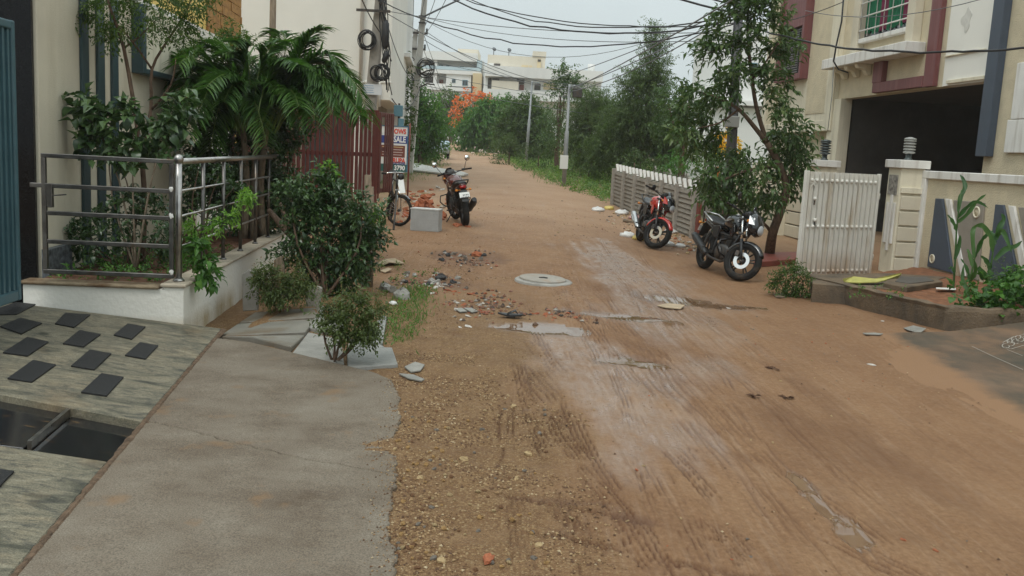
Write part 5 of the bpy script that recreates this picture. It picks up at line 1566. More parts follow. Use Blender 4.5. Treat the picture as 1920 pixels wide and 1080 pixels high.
# white house behind the plot on the right
YW = 50.
wl_, wr_ = D(1303, 200, YW), D(1447, 200, YW)
WW = Wall(wl_[:2], (1, 0, 0), (0, -1, 0))
t = thing('white_house', WW.P(2, 0), 'plain white house seen through the street tree on the right', 'house')
def ww(px, py): return WW.at(px, py)
zz1 = ww(1350, 160)[1]; zz2 = ww(1420, 40)[1]
mb = MB(); WW.slab(mb, ww(1345, 200)[0], 8, 0, zz2, -8, -.3); mb.build('wall', MT['far_white'], t)
mb = MB(); WW.slab(mb, 0, ww(1440, 200)[0], 0, ww(1350, 200)[1], -6, 0); mb.build('wall', MT['far_white'], t)
mb = MB(); WW.slab(mb, -.3, ww(1440, 200)[0], ww(1350, 196)[1], ww(1350, 188)[1], -6, .5); mb.build('roof_slab', MT['far_white'], t)
mb = MB(); WW.slab(mb, ww(1330, 270)[0], ww(1372, 270)[0], ww(1350, 290)[1], ww(1350, 265)[1], .001, .05); mb.build('opening', MT['glass_win'], t)
windows(WW, t, [(ww(1408, 130)[0], ww(1422, 130)[0], ww(1415, 134)[1], ww(1415, 117)[1]), (ww(1395, 230)[0], ww(1412, 230)[0], ww(1400, 240)[1], ww(1400, 222)[1])], -.3)
p0, p1 = D(1268, 285, 44.), D(1318, 285, 42.)
dd = unit([p1[0]-p0[0], p1[1]-p0[1], 0]); WX = Wall(p0[:2], dd, np.array([dd[1], -dd[0], 0]))
t = thing('plot_wall', p0*[1, 1, 0], 'short white boundary wall at the back of the green plot', 'wall')
mb = MB(); WX.slab(mb, 0, np.linalg.norm(p1[:2]-p0[:2])+.2, .1, WX.at(1290, 266)[1], -.2, 0); mb.build('wall', MT['far_white'], t)
mb = MB(); WX.slab(mb, -.05, np.linalg.norm(p1[:2]-p0[:2])+.25, WX.at(1290, 266)[1]+.001, WX.at(1290, 266)[1]+.08, -.24, .04); mb.build('coping', MT['far_white'], t)
c = D(1343, 323, 22.5)
t = thing('banner', [c[0], c[1], 0], 'white banner with an orange figure behind the street tree', 'banner')
mb = MB(); mb.box(c, (.50, .02, .42)); mb.build('sheet', MT['plate_white'], t)
mb = MB(); mb.lathe([(.07, 0), (.07, .01)], c + [.02, -.011, .06], ax=(0, -1, 0), n=14); mb.box(c + [.02, -.016, -.08], (.16, .01, .18)); mb.build('print', mat('banner_orange', (.65, .20, .05), .6), t)
mb = MB(); mb.tube([c + [-.2, .03, .25], [c[0]-.2, c[1]+.03, -.1]], .02, 6); mb.build('post', MT['dark_metal'], t)
mb = MB(); mb.tube([c + [.2, .03, .25], [c[0]+.2, c[1]+.03, -.1]], .02, 6); mb.build('post', MT['dark_metal'], t)
o = MB(); o.prism([gp(1412, 502), gp(1490, 497), gp(1500, 482), gp(1420, 484)], (0, 0, .10))
tag(o.build('plinth', MT['rust_red'], bevel=.01), 'low red oxide step at the foot of the street tree', 'step')
t = thing('water_drum', WC.P(-.5, 0, -.6), 'turquoise plastic drum behind the compound wall beside the nearer pillar', 'drum')
c = WC.P(-.30, 0, -.42); c[2] -= .28
mb = MB(); mb.lathe([(.20, -.1), (.23, .2), (.24, .9), (.235, 1.5), (.2, 1.78), (.1, 1.84)], c, n=18); mb.build('body', mat('turquoise_plastic', (.02, .25, .27), .4), t)
mb = MB(); mb.lathe([(.12, 1.84), (.12, 1.89), (.02, 1.9)], c, n=14); mb.build('lid', MT['black_plastic'], t)
# ------------------------------------------------------------------ vegetation
def nrm(a):
    return a/(np.linalg.norm(a, axis=-1, keepdims=True)+1e-9)

def leaf_arrays(base, dirs, up, L, Wd, rnd, fold=.25, droop=.15):
    """folded leaves, two triangles a side: base, left, right, tip"""
    d = nrm(dirs); s = nrm(np.cross(d, up)+1e-6); n = np.cross(s, d)
    L = L[:, None]; Wd = Wd[:, None]
    mid = base + d*L*.45 + n*L*.04
    l = mid + s*Wd*.5 + n*Wd*fold; r = mid - s*Wd*.5 + n*Wd*fold
    tip = base + d*L - n*L*droop
    c = mid - n*Wd*.03
    V = np.stack([base, l, c, r, tip], 1).reshape(-1, 3)
    k = np.arange(len(base))[:, None]*5
    F = np.concatenate([k+[[0, 2, 1]], k+[[0, 3, 2]], k+[[1, 2, 4]], k+[[2, 3, 4]]], 0)
    return V, F, np.repeat(rnd, 5)

def twigs(rg, starts, dirs, K, tl, ll, lw, spread=1.0, grav=.3, jit=.35):
    """K leaves along each twig, to both sides; returns per leaf arrays"""
    N = len(starts); d = nrm(dirs)
    side = nrm(np.cross(d, rg.randn(N, 3)))
    q = (np.arange(K)+.6)/K
    base = starts[:, None, :] + d[:, None, :]*(q[None, :, None]*tl) + np.array([0, 0, -1.])*(q**2*tl*grav)[None, :, None]
    sg = np.where(np.arange(K) % 2 == 0, 1., -1.)
    ld = d[:, None, :]*.7 + side[:, None, :]*sg[None, :, None]*spread + rg.randn(N, K, 3)*jit + np.array([0, 0, -grav])
    base = base.reshape(-1, 3); ld = ld.reshape(-1, 3); n = len(base)
    up = np.array([0, 0, 1.]) + rg.randn(n, 3)*.35
    L = ll*(.65+.6*rg.rand(n)); Wd = L*lw
    return base, ld, up, L, Wd

def clumps_in(rg, ells, per, rc):
    """clump centres spread through ellipsoids (centre, half axes), more of them near the skin"""
    out = []
    for c, a in ells:
        n = max(4, int(per*(a[0]*a[1]*a[2])**(2/3)))
        v = nrm(rg.randn(n, 3)); r = .35+.65*rg.rand(n)**.5
        out.append(np.asarray(c) + v*r[:, None]*np.asarray(a))
    return np.concatenate(out)

def foliage(name, parent, m, ells, per=14, rc=.35, ntw=16, K=6, tl=.35, ll=.12, lw=.5, seed=0, grav=.3, spread=1., rb=(0., .8), parts=0, leafname='leaf', outward=.8):
    rg = np.random.RandomState(seed)
    sh = .28*(rc*.5+tl)
    ells = [(c, tuple(max(q*.4, q-sh) for q in a)) for c, a in ells]
    cl = clumps_in(rg, ells, per, rc)
    cen = np.mean([np.asarray(c) for c, a in ells], 0)
    st = np.repeat(cl, ntw, 0) + rg.randn(len(cl)*ntw, 3)*rc*.5
    tint = np.repeat(rg.rand(len(cl))*.5, ntw)
    dd = nrm(rg.randn(len(st), 3)) + nrm(st-np.repeat(cl, ntw, 0))*.8 + nrm(st-cen)*outward + [0, 0, .25]
    B, Dn, U, L, Wd = twigs(rg, st, dd, K, tl, ll, lw, spread, grav)
    rnd = rb[0] + (rb[1]-rb[0])*np.clip(np.repeat(tint, K) + rg.rand(len(B))*.5, 0, 1)
    return leaves_to(name, parent, m, B, Dn, U, L, Wd, rnd, parts, leafname, rg)

_LEAFME = {}
def leaf_mesh(m, lw, v):
    key = (m.name, round(lw, 2), v)
    if key in _LEAFME: return _LEAFME[key]
    ys = [0, .18, .42, .68, .88, 1.]; ws = [.02, .62, 1., .78, .36, .0]
    V = []; F = []
    for y, w in zip(ys, ws):
        zc = .10*math.sin(y*PI)*(1+.6*v) - .18*y*y
        V += [(-w*lw/2, y, zc+.10*w*lw), (0, y, zc), (w*lw/2, y, zc+.10*w*lw)]
    for i in range(5):
        a = i*3
        F += [(a, a+1, a+4, a+3), (a+1, a+2, a+5, a+4)]
    me = bpy.data.meshes.new('leaf'); me.from_pydata(V, [], F); me.materials.append(m)
    me.polygons.foreach_set('use_smooth', [True]*len(F))
    vattr(me, 'rnd', np.full(len(V), .05+.28*v)); me.update()
    _LEAFME[key] = me
    return me

def leaves_to(name, parent, m, B, Dn, U, L, Wd, rnd, parts=0, leafname='leaf', rg=None):
    base = np.array(parent.location) if parent is not None else np.zeros(3)
    n = len(B)
    if parts:
        d = np.linalg.norm(B - CAM, axis=1)
        idx = np.argsort(-L/d*np.where(rg.rand(n) < .7, 1, .3))[:parts]
        lw = float(np.mean(Wd/L))
        dd = nrm(Dn); s = nrm(np.cross(dd, U)+1e-6); nn = np.cross(s, dd)
        for i in idx:
            o = bpy.data.objects.new(leafname, leaf_mesh(m, lw, int(rg.randint(3)))); COL.objects.link(o); o.parent = parent
            k = L[i]
            p = B[i]-base
            o.matrix_basis = Matrix(((s[i, 0]*k, dd[i, 0]*k, nn[i, 0]*k, p[0]), (s[i, 1]*k, dd[i, 1]*k, nn[i, 1]*k, p[1]), (s[i, 2]*k, dd[i, 2]*k, nn[i, 2]*k, p[2]), (0, 0, 0, 1)))
        keep = np.ones(n, bool); keep[idx] = False
        B, Dn, U, L, Wd, rnd = B[keep], Dn[keep], U[keep], L[keep], Wd[keep], rnd[keep]
    if len(B) == 0: return None
    V, F, R = leaf_arrays(B, Dn, U, L, Wd, rnd)
    me = np_mesh(name, V-base, F)
    vattr(me, 'rnd', R); me.materials.append(m)
    o = bpy.data.objects.new(name, me); COL.objects.link(o)
    if parent is not None: o.parent = parent
    o['kind'] = 'stuff'
    return o

def CE(px, py, Y, rx, ry, rd=None):
    """an ellipsoid by its outline in the photo"""
    return D(px, py, Y), (rx*Y/FPX, (rd if rd else rx*Y/FPX*.9), ry*Y/FPX)

def limbs(parent, m, paths):
    for nm, pts, rs in paths:
        mb = MB()
        pts = [np.asarray(p) for p in pts]
        # smooth the path a little
        P = [pts[0]]
        for i in range(len(pts)-1):
            a = pts[max(0, i-1)]; b = pts[i]; c = pts[i+1]; d = pts[min(len(pts)-1, i+2)]
            for q in (.33, .66, 1.):
                P.append(.5*((2*b) + (-a+c)*q + (2*a-5*b+4*c-d)*q*q + (-a+3*b-3*c+d)*q**3))
        R = np.interp(np.linspace(0, 1, len(P)), np.linspace(0, 1, len(rs)), rs)
        mb.tube(P, list(R), 8); mb.build(nm, m, parent)

def simple_tree(name, label, cat, base, ells, m, bark='bark', trunk=.14, group=None, nl=4, seed=0, **kw):
    t = thing(name, base, label, cat, group)
    rg = np.random.RandomState(seed+50)
    base = np.asarray(base, float)
    cs = [np.asarray(c) for c, a in ells]
    cen = np.mean(cs, 0)
    fork = base*.5 + cen*.5; fork[:2] = base[:2]*.6 + cen[:2]*.4; fork[2] = base[2] + (cen[2]-base[2])*.45
    paths = [('trunk', [base - [0, 0, .2], base*.5+fork*.5 + rg.randn(3)*[.08, .08, 0], fork, cen], [trunk, trunk*.85, trunk*.7, trunk*.3])]
    for k in range(nl):
        c, a = ells[k % len(ells)]
        e = np.asarray(c) + nrm(rg.randn(3))*np.asarray(a)*.7; e[2] = max(e[2], fork[2]+.1)
        paths.append(('limb', [fork, fork*.5+e*.5 + rg.randn(3)*.1, e], [trunk*.5, trunk*.3, trunk*.1]))
    limbs(t, MT[bark], paths)
    foliage('crown', t, MT[m], ells, seed=seed, **kw)
    return t
def base_at(px, Y):
    p = D(px, 300, Y); return np.array([p[0], p[1], float(hf(np.array([p[0]]), np.array([p[1]]), False)[0])])

FAR = dict(per=40, rc=.45, ntw=24, K=6, tl=.45, ll=.19, lw=.5)
simple_tree('broadleaf_tree', 'bright green leafy tree right behind the lamp arm pole on the left', 'tree', base_at(790, 46),
            [CE(790, 235, 46, 42, 55), CE(772, 195, 46, 26, 40), CE(806, 252, 46, 20, 30), CE(762, 270, 46, 22, 35)], 'leafC', seed=1, **FAR)
simple_tree('broadleaf_tree', 'slim green tree between white building and first concrete pole', 'tree', base_at(745, 36),
            [CE(742, 150, 36, 17, 45), CE(746, 215, 36, 24, 55), CE(735, 260, 36, 18, 40)], 'leafB', seed=2, **FAR)
simple_tree('dark_tree', 'dark tree in front of the white apartment building', 'tree', base_at(845, 98),
            [CE(848, 200, 98, 30, 32), CE(830, 225, 98, 22, 30)], 'leafB', seed=3, per=9, rc=.8, ntw=24, K=6, tl=.8, ll=.32, lw=.55, trunk=.3)
ft = simple_tree('flame_tree', 'tree with orange blossom between the dark tree and the round green tree', 'tree', base_at(882, 92),
            [CE(880, 212, 92, 30, 30), CE(860, 235, 92, 22, 25)], 'leafB', seed=4, per=7, rc=.8, ntw=20, K=6, tl=.7, ll=.30, lw=.5, trunk=.3)
foliage('blossom', ft, MT['flame'], [CE(880, 200, 88, 27, 24), CE(905, 186, 88, 12, 10), CE(860, 225, 88, 14, 22)], per=1.7, rc=.4, ntw=10, K=5, tl=.6, ll=.30, lw=.8, seed=5)
simple_tree('round_tree', 'rounded bright green tree overhanging the far end of the road', 'tree', base_at(905, 70),
            [CE(908, 238, 70, 46, 38), CE(885, 246, 70, 22, 20), CE(945, 226, 70, 28, 32), CE(925, 205, 70, 16, 12)], 'leafC', seed=6, per=22, rc=.7, ntw=24, K=7, tl=.8, ll=.34, lw=.4, grav=.5, trunk=.25)
simple_tree('dense_tree', 'dark dense tree just right of the rounded bright green tree', 'tree', base_at(985, 57),
            [CE(985, 232, 57, 44, 48), CE(960, 258, 57, 30, 34), CE(1005, 265, 57, 38, 36)], 'leafB', seed=7, **FAR)
simple_tree('spire_tree', 'sparse tree with a narrow spire top behind the nearer lamp post', 'tree', base_at(1045, 48),
            [CE(1048, 185, 48, 32, 36), CE(1040, 235, 48, 40, 50), CE(1052, 140, 48, 9, 16), CE(1065, 160, 48, 24, 12)], 'leafT', seed=8, per=10, rc=.4, ntw=18, K=6, tl=.5, ll=.18, lw=.5)
ACA = dict(per=75, rc=.42, ntw=22, K=12, tl=.5, ll=.12, lw=.4, spread=1.4, grav=.2)
simple_tree('acacia_tree', 'feathery mid green acacia left of the tallest feathery tree', 'tree', base_at(1115, 44),
            [CE(1112, 215, 44, 45, 42), CE(1100, 270, 44, 42, 40)], 'leafD', seed=9, **ACA)
simple_tree('acacia_tree', 'tallest feathery acacia with a pointed top above the precast fence', 'tree', base_at(1200, 39),
            [CE(1200, 235, 39, 70, 55), CE(1215, 165, 39, 42, 40), CE(1225, 110, 39, 24, 30), CE(1227, 75, 39, 9, 18), CE(1150, 280, 39, 50, 32), CE(1255, 270, 39, 35, 38)], 'leafD', seed=10, **ACA)
simple_tree('scrub_tree', 'yellowish green scrub tree behind the street tree, above the plot wall', 'tree', base_at(1285, 33),
            [CE(1275, 190, 33, 38, 36), CE(1300, 215, 33, 28, 26), CE(1262, 240, 33, 26, 28)], 'leafT', seed=11, per=12, rc=.35, ntw=15, K=7, tl=.4, ll=.13, lw=.5, rb=(.2, 1.))
simple_tree('scrub_tree', 'tall tree behind the cream building at the back of the road', 'tree', base_at(935, 84), [CE(965, 215, 84, 28, 16), CE(1015, 222, 84, 36, 14)], 'leafB', seed=12, per=8, rc=.7, ntw=20, K=6, tl=.7, ll=.28, lw=.5)
for px, py, rx, ry, Y, m, lab, sd in ((955, 285, 34, 26, 50, 'leafD', 'rounded bush at the road edge beside the farther lamp post', 21), (1010, 292, 36, 26, 45, 'leafB', 'dark bush between the two lamp posts', 22),
        (1105, 312, 48, 26, 39, 'leafB', 'low bush right of the nearer lamp post', 23), (1190, 305, 60, 24, 34, 'leafD', 'low feathery bush right behind the precast fence', 24),
        (1275, 300, 42, 28, 30, 'leafC', 'green bush behind the scalloped wall by the banner', 25), (1325, 290, 30, 26, 27, 'leafB', 'bush below the white house behind the banner', 26)):
    b = base_at(px, Y); t = thing('bush', b, lab, 'bush', 'bushes on the green plot')
    foliage('foliage', t, MT[m], [CE(px, py, Y, rx, ry)], seed=sd, per=18, rc=.3, ntw=18, K=6, tl=.3, ll=.12, lw=.5)
    limbs(t, MT['bark'], [('stem', [b-[0, 0, .1], D(px, py, Y)], [.05, .02])])
for px, py, rx, ry, Y, lab, sd in ((818, 294, 18, 16, 50, 'flowering bush with pale blooms at the left road edge', 31), (785, 298, 22, 14, 47, 'low green bush at the foot of the left trees', 32), (905, 292, 30, 8, 62, 'white flowered bush under the rounded tree', 33)):
    b = base_at(px, Y); t = thing('bush', b, lab, 'bush', 'bushes at the road end')
    foliage('foliage', t, MT['leafB'], [CE(px, py, Y, rx, ry)], seed=sd, per=22, rc=.3, ntw=18, K=6, tl=.3, ll=.13, lw=.5)
    if sd != 32: foliage('blossom', t, MT['blossom_white'], [CE(px, py-2, Y-.4, rx*.9, ry*.9)], seed=sd+5, per=5, rc=.3, ntw=5, K=2, tl=.2, ll=.14, lw=.8)

# weeds on the verges: nobody could count them
def weeds(name, label, poly_fn, n, xr, yr, m, h, seed, ll=.10, lw=.45, blade=False):
    rg = np.random.RandomState(seed)
    x = xr[0]+(xr[1]-xr[0])*rg.rand(n); y = yr[0]+(yr[1]-yr[0])*rg.rand(n)
    k = poly_fn(x, y) > rg.rand(n); x, y = x[k], y[k]
    z = hf(x, y, False)
    pat = .5+fbm(x*.6, y*.6, 3, seed)
    hh = h*pat*(.5+rg.rand(len(x)))
    if blade:
        B = np.stack([x, y, z-.01], 1); Dn = rg.randn(len(x), 3)*.45 + [0, 0, 1]; U = rg.randn(len(x), 3)
        L = hh; Wd = .006+.05*L
        rnd = np.clip(rg.rand(len(x))*.6+.3*(pat-.5), 0, 1)
        o = leaves_to(name, None, MT[m], B, Dn, U, L, Wd, rnd)
    else:
        st = np.stack([x, y, z], 1); K = 6
        Dn = rg.randn(len(x), 3)*.5 + [0, 0, 1]
        B, Dn, U, L, Wd = twigs(rg, st, Dn, K, h*.9, ll, lw, 1.1, .15)
        o = leaves_to(name, None, MT[m], B, Dn, U, L, Wd, np.clip(rg.rand(len(B))*.7 + np.repeat(pat-.5, K)*.5, 0, 1))
    return tag(o, kind='stuff')
def road_r(y): return np.interp(y, [20, 26, 30, 36, 45, 55, 70, 85], [4.0, 3.1, 2.5, .9, -.1, -1.2, -2.7, -4.2])
def road_l(y): return np.interp(y, [20, 30, 36, 45, 55, 70, 85], [-4.2, -3.9, -3.3, -3.4, -3.9, -4.9, -5.9])
weeds('undergrowth', '', lambda x, y: ss(.0, .6, x - road_r(y) + (fbm(x, y, 2, 6)-.5)*1.2), 9000, (-4, 16), (27, 62), 'verge', .30, 41, .14)
weeds('undergrowth', '', lambda x, y: ss(.1, .6, road_l(y) - x + (fbm(x, y, 2, 7)-.5)*1.)*ss(38, 44, y), 2600, (-16, -3), (38, 75), 'leafB', .3, 42, .14)
weeds('grass', '', lambda x, y: ss(.1, .5, road_l(y) - x + (fbm(x*1.3, y*1.3, 2, 8)-.35)*1.6)*.7, 6000, (-8, -2.5), (25, 46), 'grassG', .13, 43, blade=True)
weeds('grass', '', lambda x, y: ss(.35, .75, fbm(x*.8, y*.8, 2, 18))*ss(-.2, .4, x-road_r(y)+.3), 5000, (.5, 6), (24, 45), 'grassG', .18, 44, blade=True)
g0, g1, g2 = gp(760, 600), gp(735, 625), gp(770, 560)
def gl_(x, y):
    a = np.maximum(np.exp(-(((x-g0[0])/.20)**2+((y-g0[1])/.8)**2)), np.exp(-(((x-g1[0])/.20)**2+((y-g1[1])/.45)**2)))
    a = np.maximum(a, np.exp(-(((x-g2[0])/.2)**2+((y-g2[1])/.9)**2)))
    return ss(.12, .6, a + (fbm(x*7, y*7, 2, 3)-.5)*.5)
weeds('grass', '', gl_, 9000, (-1.7, -.3), (6.6, 11), 'grassG', .05, 45, blade=True)
weeds('weeds', '', lambda x, y: gl_(x, y)*.5*ss(-.6, -1.0, x), 420, (-1.7, -.5), (7.0, 11), 'leafC', .12, 46, .035)
weeds('weeds', '', lambda x, y: ss(.45, .6, fbm(x*2, y*2, 2, 3))*.5, 160, (-2.2, -.9), (9.6, 13), 'leafB', .14, 47, .05)

# ------------------------------------------------------------------ plants of the left planter
def stem_paths(base, ends, r0, mid=.15, seed=0):
    rg = np.random.RandomState(seed); out = []
    for e in ends:
        e = np.asarray(e); out.append(('stem', [base, base*.45+e*.55 + rg.randn(3)*mid*.3, e], [r0, r0*.7, r0*.3]))
    return out
# thin tree with small pinnate leaves
b = D(268, 480, 9.3); b[2] = TOPZ-.05
t = thing('slender_tree', b, 'slender tree with fine leaves in front of the teal strips', 'tree')
Y = 9.3
f1 = D(257, 235, Y)
limbs(t, MT['bark'], [('trunk', [b, D(270, 350, Y), f1, D(232, 90, Y), D(205, 10, Y-.2), D(190, -60, Y-.2)], [.030, .027, .023, .018, .012, .007]),
                      ('limb', [D(268, 300, Y), D(283, 205, Y+.1), D(285, 130, Y+.1), D(315, 75, Y+.2), D(350, 20, Y+.3), D(370, -40, Y+.3)], [.020, .018, .015, .012, .009, .006]),
                      ('limb', [D(232, 90, Y), D(260, 70, Y), D(300, 30, Y+.1)], [.012, .009, .005]), ('limb', [D(285, 130, Y+.1), D(250, 80, Y), D(215, 40, Y-.1)], [.012, .009, .004]),
                      ('limb', [D(285, 205, Y+.1), D(320, 160, Y-.1), D(330, 110, Y-.2)], [.012, .009, .004])])
cl = [(175, 25, 22), (205, 5, 30), (240, 20, 30), (225, 55, 22), (270, 10, 28), (300, 45, 26), (330, 60, 22), (345, 15, 28), (380, 5, 22), (160, 5, 14), (310, 5, 26), (215, 60, 12), (340, 45, 20), (250, -25, 40), (320, -30, 40), (270, 45, 20)]
foliage('crown', t, MT['leafB'], [CE(x, y, Y+.1*math.sin(x), r, r*.75) for x, y, r in cl], seed=51, per=420, rc=.07, ntw=6, K=10, tl=.18, ll=.05, lw=.42, spread=1.6, grav=.25)
# plant with large oval leaves
b = D(255, 500, 8.75); b[2] = TOPZ-.06
t = thing('broadleaf_plant', b, 'broad leaved plant with large oval leaves beside the teal strips', 'plant')
cl = [(165, 198, 10), (185, 220, 16), (205, 245, 22), (230, 215, 18), (250, 250, 26), (285, 240, 24), (320, 225, 20), (335, 205, 12), (215, 275, 20), (250, 280, 20), (300, 265, 20), (180, 260, 10)]
limbs(t, MT['bark_pale'], stem_paths(b, [D(x, y, 8.8) for x, y, r in cl[::2]], .012, seed=3))
foliage('foliage', t, MT['leafA'], [CE(x, y, 8.8, r, r) for x, y, r in cl], seed=52, per=170, rc=.08, ntw=4, K=4, tl=.12, ll=.12, lw=.62, parts=170, grav=.35, rb=(.3, 1.))
# low shrubs inside the railing
for x0, lab, cl, m, sd, ll in ((240, 'leafy low shrub behind the front railing bars', [(150, 440, 20), (200, 415, 26), (245, 405, 30), (285, 390, 26), (300, 430, 26), (225, 445, 32), (265, 375, 20), (180, 460, 26), (130, 470, 22), (290, 460, 26), (160, 425, 24), (230, 385, 22)], 'leafA', 53, .065),
                               (385, 'shrub in the planter behind the ball capped post', [(372, 320, 20), (385, 360, 26), (410, 330, 22), (360, 395, 18), (440, 350, 20), (420, 400, 16)], 'leafA', 54, .07)):
    b = D(x0, 495, 8.9 if sd == 53 else 9.8); b[2] = TOPZ-.06
    t = thing('low_shrub', b, lab, 'shrub')
    Yc = b[1]
    limbs(t, MT['bark'], stem_paths(b, [D(x, y, Yc) for x, y, r in cl[::2]], .014, seed=sd))
    foliage('foliage', t, MT[m], [CE(x, y, Yc+.15*math.sin(x), r, r*.8) for x, y, r in cl], seed=sd, per=420, rc=.07, ntw=6, K=6, tl=.13, ll=ll, lw=.5, parts=110)
rg_ = np.random.RandomState(4)
st = np.array([WL.P(.2+rg_.rand()*2.6, TOPZ-.05, -.25-rg_.rand()*1.0) for _ in range(260)])
B, Dn, U, L, Wd = twigs(rg_, st, rg_.randn(260, 3)*.5+[0, 0, 1], 6, .13, .05, .5)
tag(leaves_to('weeds', None, MT['leafC'], B, Dn, U, L, Wd, rg_.rand(len(B))), kind='stuff')
# fresh creeper through the railing
b = D(362, 480, 8.55); b[2] = TOPZ-.04
t = thing('creeper', b, 'fresh light green creeper hanging through the side railing', 'creeper')
Y = 8.35
limbs(t, MT['leafV'], [('stem', [b, D(365, 430, Y), D(400, 425, Y-.1), D(440, 400, Y-.1), D(458, 380, Y)], [.008, .007, .006, .005]), ('stem', [D(365, 440, Y), D(385, 480, Y-.25), D(395, 515, Y-.35)], [.007, .006, .004])])
foliage('leaf_spray', t, MT['leafV'], [CE(x, y, Y-.1, r, r*.8) for x, y, r in ((362, 425, 9), (375, 440, 8), (410, 420, 8), (432, 405, 9), (455, 378, 13), (462, 372, 10))], seed=55, per=60, rc=.03, ntw=4, K=6, tl=.08, ll=.06, lw=.28, rb=(.2, 1.))
foliage('leaf', t, MT['leafC'], [CE(x, y, Y-.25, r, r) for x, y, r in ((370, 465, 10), (385, 490, 8), (392, 512, 7))], seed=56, per=50, rc=.04, ntw=4, K=4, tl=.08, ll=.10, lw=.5, grav=.6, parts=60)

# palm
YB = 12.1
b = D(470, 440, YB); b[2] = TOPZ-.05
t = thing('palm_tree', b, 'feather palm with arching fronds above the side railing', 'palm')
cen = D(480, 235, YB)
for k, (x, y) in enumerate(((455, 235), (480, 225), (500, 240))):
    limbs(t, MT['bark_pale'], [('stem', [b + [.1*k-.1, .1*k, 0], (b+D(x, y, YB))/2 + [0, .05*k, 0], D(x, y, YB)], [.06, .045, .035])])
def frond(p0, p1, p2, n, ll, seed, w=.030):
    rg = np.random.RandomState(seed)
    q = np.linspace(0, 1, 22)[:, None]
    C1 = 2*p1 - .5*(p0+p2)
    P = (1-q)**2*p0 + 2*q*(1-q)*C1 + q*q*p2
    mb = MB(); mb.tube(list(P), list(np.linspace(.011, .003, 22)), 5)
    s = np.linspace(.14, .995, n); Pt = np.stack([np.interp(s, q[:, 0], P[:, k]) for k in range(3)], 1)
    T = nrm(np.stack([np.gradient(np.interp(s, q[:, 0], P[:, k])) for k in range(3)], 1))
    sd = nrm(np.cross(T, [0, 0, 1.])+1e-4)
    V = []; F = []; R = []
    for i in range(n):
        L = ll*(math.sin(min(1, (s[i]*1.15+.12))*PI*.86)**.7)*(.85+.3*rg.rand())
        for g in (1, -1):
            d = unit(T[i]*.75 + sd[i]*g*(.85+.1*rg.randn()) + [0, 0, .10+.12*rg.randn()])
            sag = .20+.22*rg.rand()
            pts = [Pt[i] + d*L*u - np.array([0, 0, 1])*L*sag*u*u for u in (0, .35, .7, 1.)]
            wd = unit(np.cross(d, [0, 0, 1.]) + 1e-5)*w*.5
            up = np.array([0, 0, w*.3])
            k = len(V)
            for u, pp in zip((.35, 1., .7, .02), pts): V += [pp - wd*u + up*u, pp, pp + wd*u + up*u]
            for j in range(3):
                a = k+j*3; F += [(a, a+1, a+4, a+3), (a+1, a+2, a+5, a+4)]
            R += [rg.rand()*.6]*12
    m0 = mb.n; mb.add(V, F, True)
    o = mb.build('frond', MT['leafP'], t)
    r = np.full(mb.n, .9); r[m0:] = R; vattr(o.data, 'rnd', r)
FR = [((520, 240), (562, 105), (602, 52), 11.9), ((510, 240), (592, 105), (645, 150), 11.8), ((500, 235), (612, 125), (690, 215), 11.6), ((490, 235), (565, 132), (642, 205), 11.4), ((480, 235), (505, 110), (585, 72), 12.3),
      ((460, 235), (440, 110), (375, 80), 12.2), ((450, 235), (400, 130), (325, 150), 12.0), ((460, 245), (505, 160), (560, 220), 11.3), ((440, 245), (385, 180), (310, 245), 11.6), ((430, 245), (345, 100), (285, 65), 12.4),
      ((470, 255), (545, 175), (588, 235), 11.3), ((450, 255), (420, 190), (395, 280), 11.3), ((500, 240), (535, 92), (510, 62), 12.6), ((520, 245), (605, 152), (672, 225), 11.7), ((470, 240), (460, 130), (420, 100), 11.6),
      ((490, 235), (545, 125), (625, 120), 12.4), ((455, 250), (470, 180), (500, 270), 11.2), ((440, 240), (370, 130), (300, 110), 11.9), ((505, 238), (580, 120), (660, 190), 12.1),
      ((500, 240), (560, 150), (620, 180), 11.5), ((480, 245), (520, 140), (600, 130), 11.7), ((470, 240), (430, 140), (350, 130), 11.7), ((490, 250), (570, 155), (622, 215), 11.2), ((460, 245), (480, 140), (540, 110), 11.8),
      ((510, 245), (590, 150), (675, 215), 11.4), ((450, 250), (410, 165), (345, 200), 11.4), ((480, 250), (530, 170), (560, 200), 11.0), ((500, 240), (550, 115), (570, 80), 12.0), ((470, 250), (450, 160), (420, 190), 11.1), ((515, 250), (565, 170), (590, 225), 11.1),
      ((450, 240), (395, 115), (335, 120), 11.3), ((440, 240), (380, 150), (320, 195), 11.2), ((460, 240), (425, 110), (360, 95), 11.6), ((455, 245), (415, 150), (370, 220), 11.0), ((470, 240), (465, 115), (440, 75), 11.5),
      ((475, 240), (490, 120), (530, 75), 11.4), ((445, 245), (400, 180), (350, 250), 11.0), ((465, 240), (440, 145), (385, 165), 10.9), ((480, 240), (510, 130), (560, 120), 11.1)]
for k, (a, m_, e, Yt) in enumerate(FR):
    frond(D(*a, YB-.02*k), D(*m_, (YB+Yt)/2), D(*e, Yt), 74, .44, k, .027)
b = D(470, 470, 12.4); b[2] = TOPZ-.1
t = thing('dark_shrub', b, 'dense dark shrub in shade under the palm fronds', 'shrub')
foliage('foliage', t, MT['leafA'], [CE(x, y, 12.5, r, r) for x, y, r in ((420, 235, 40), (470, 250, 45), (520, 240, 42), (560, 215, 26), (395, 280, 30), (530, 265, 20), (450, 190, 40), (510, 180, 35), (430, 320, 44), (480, 330, 44), (522, 340, 34), (400, 340, 38), (450, 385, 38), (505, 390, 34), (385, 300, 34))], seed=57, per=420, rc=.15, ntw=9, K=6, tl=.2, ll=.09, lw=.5, parts=0)
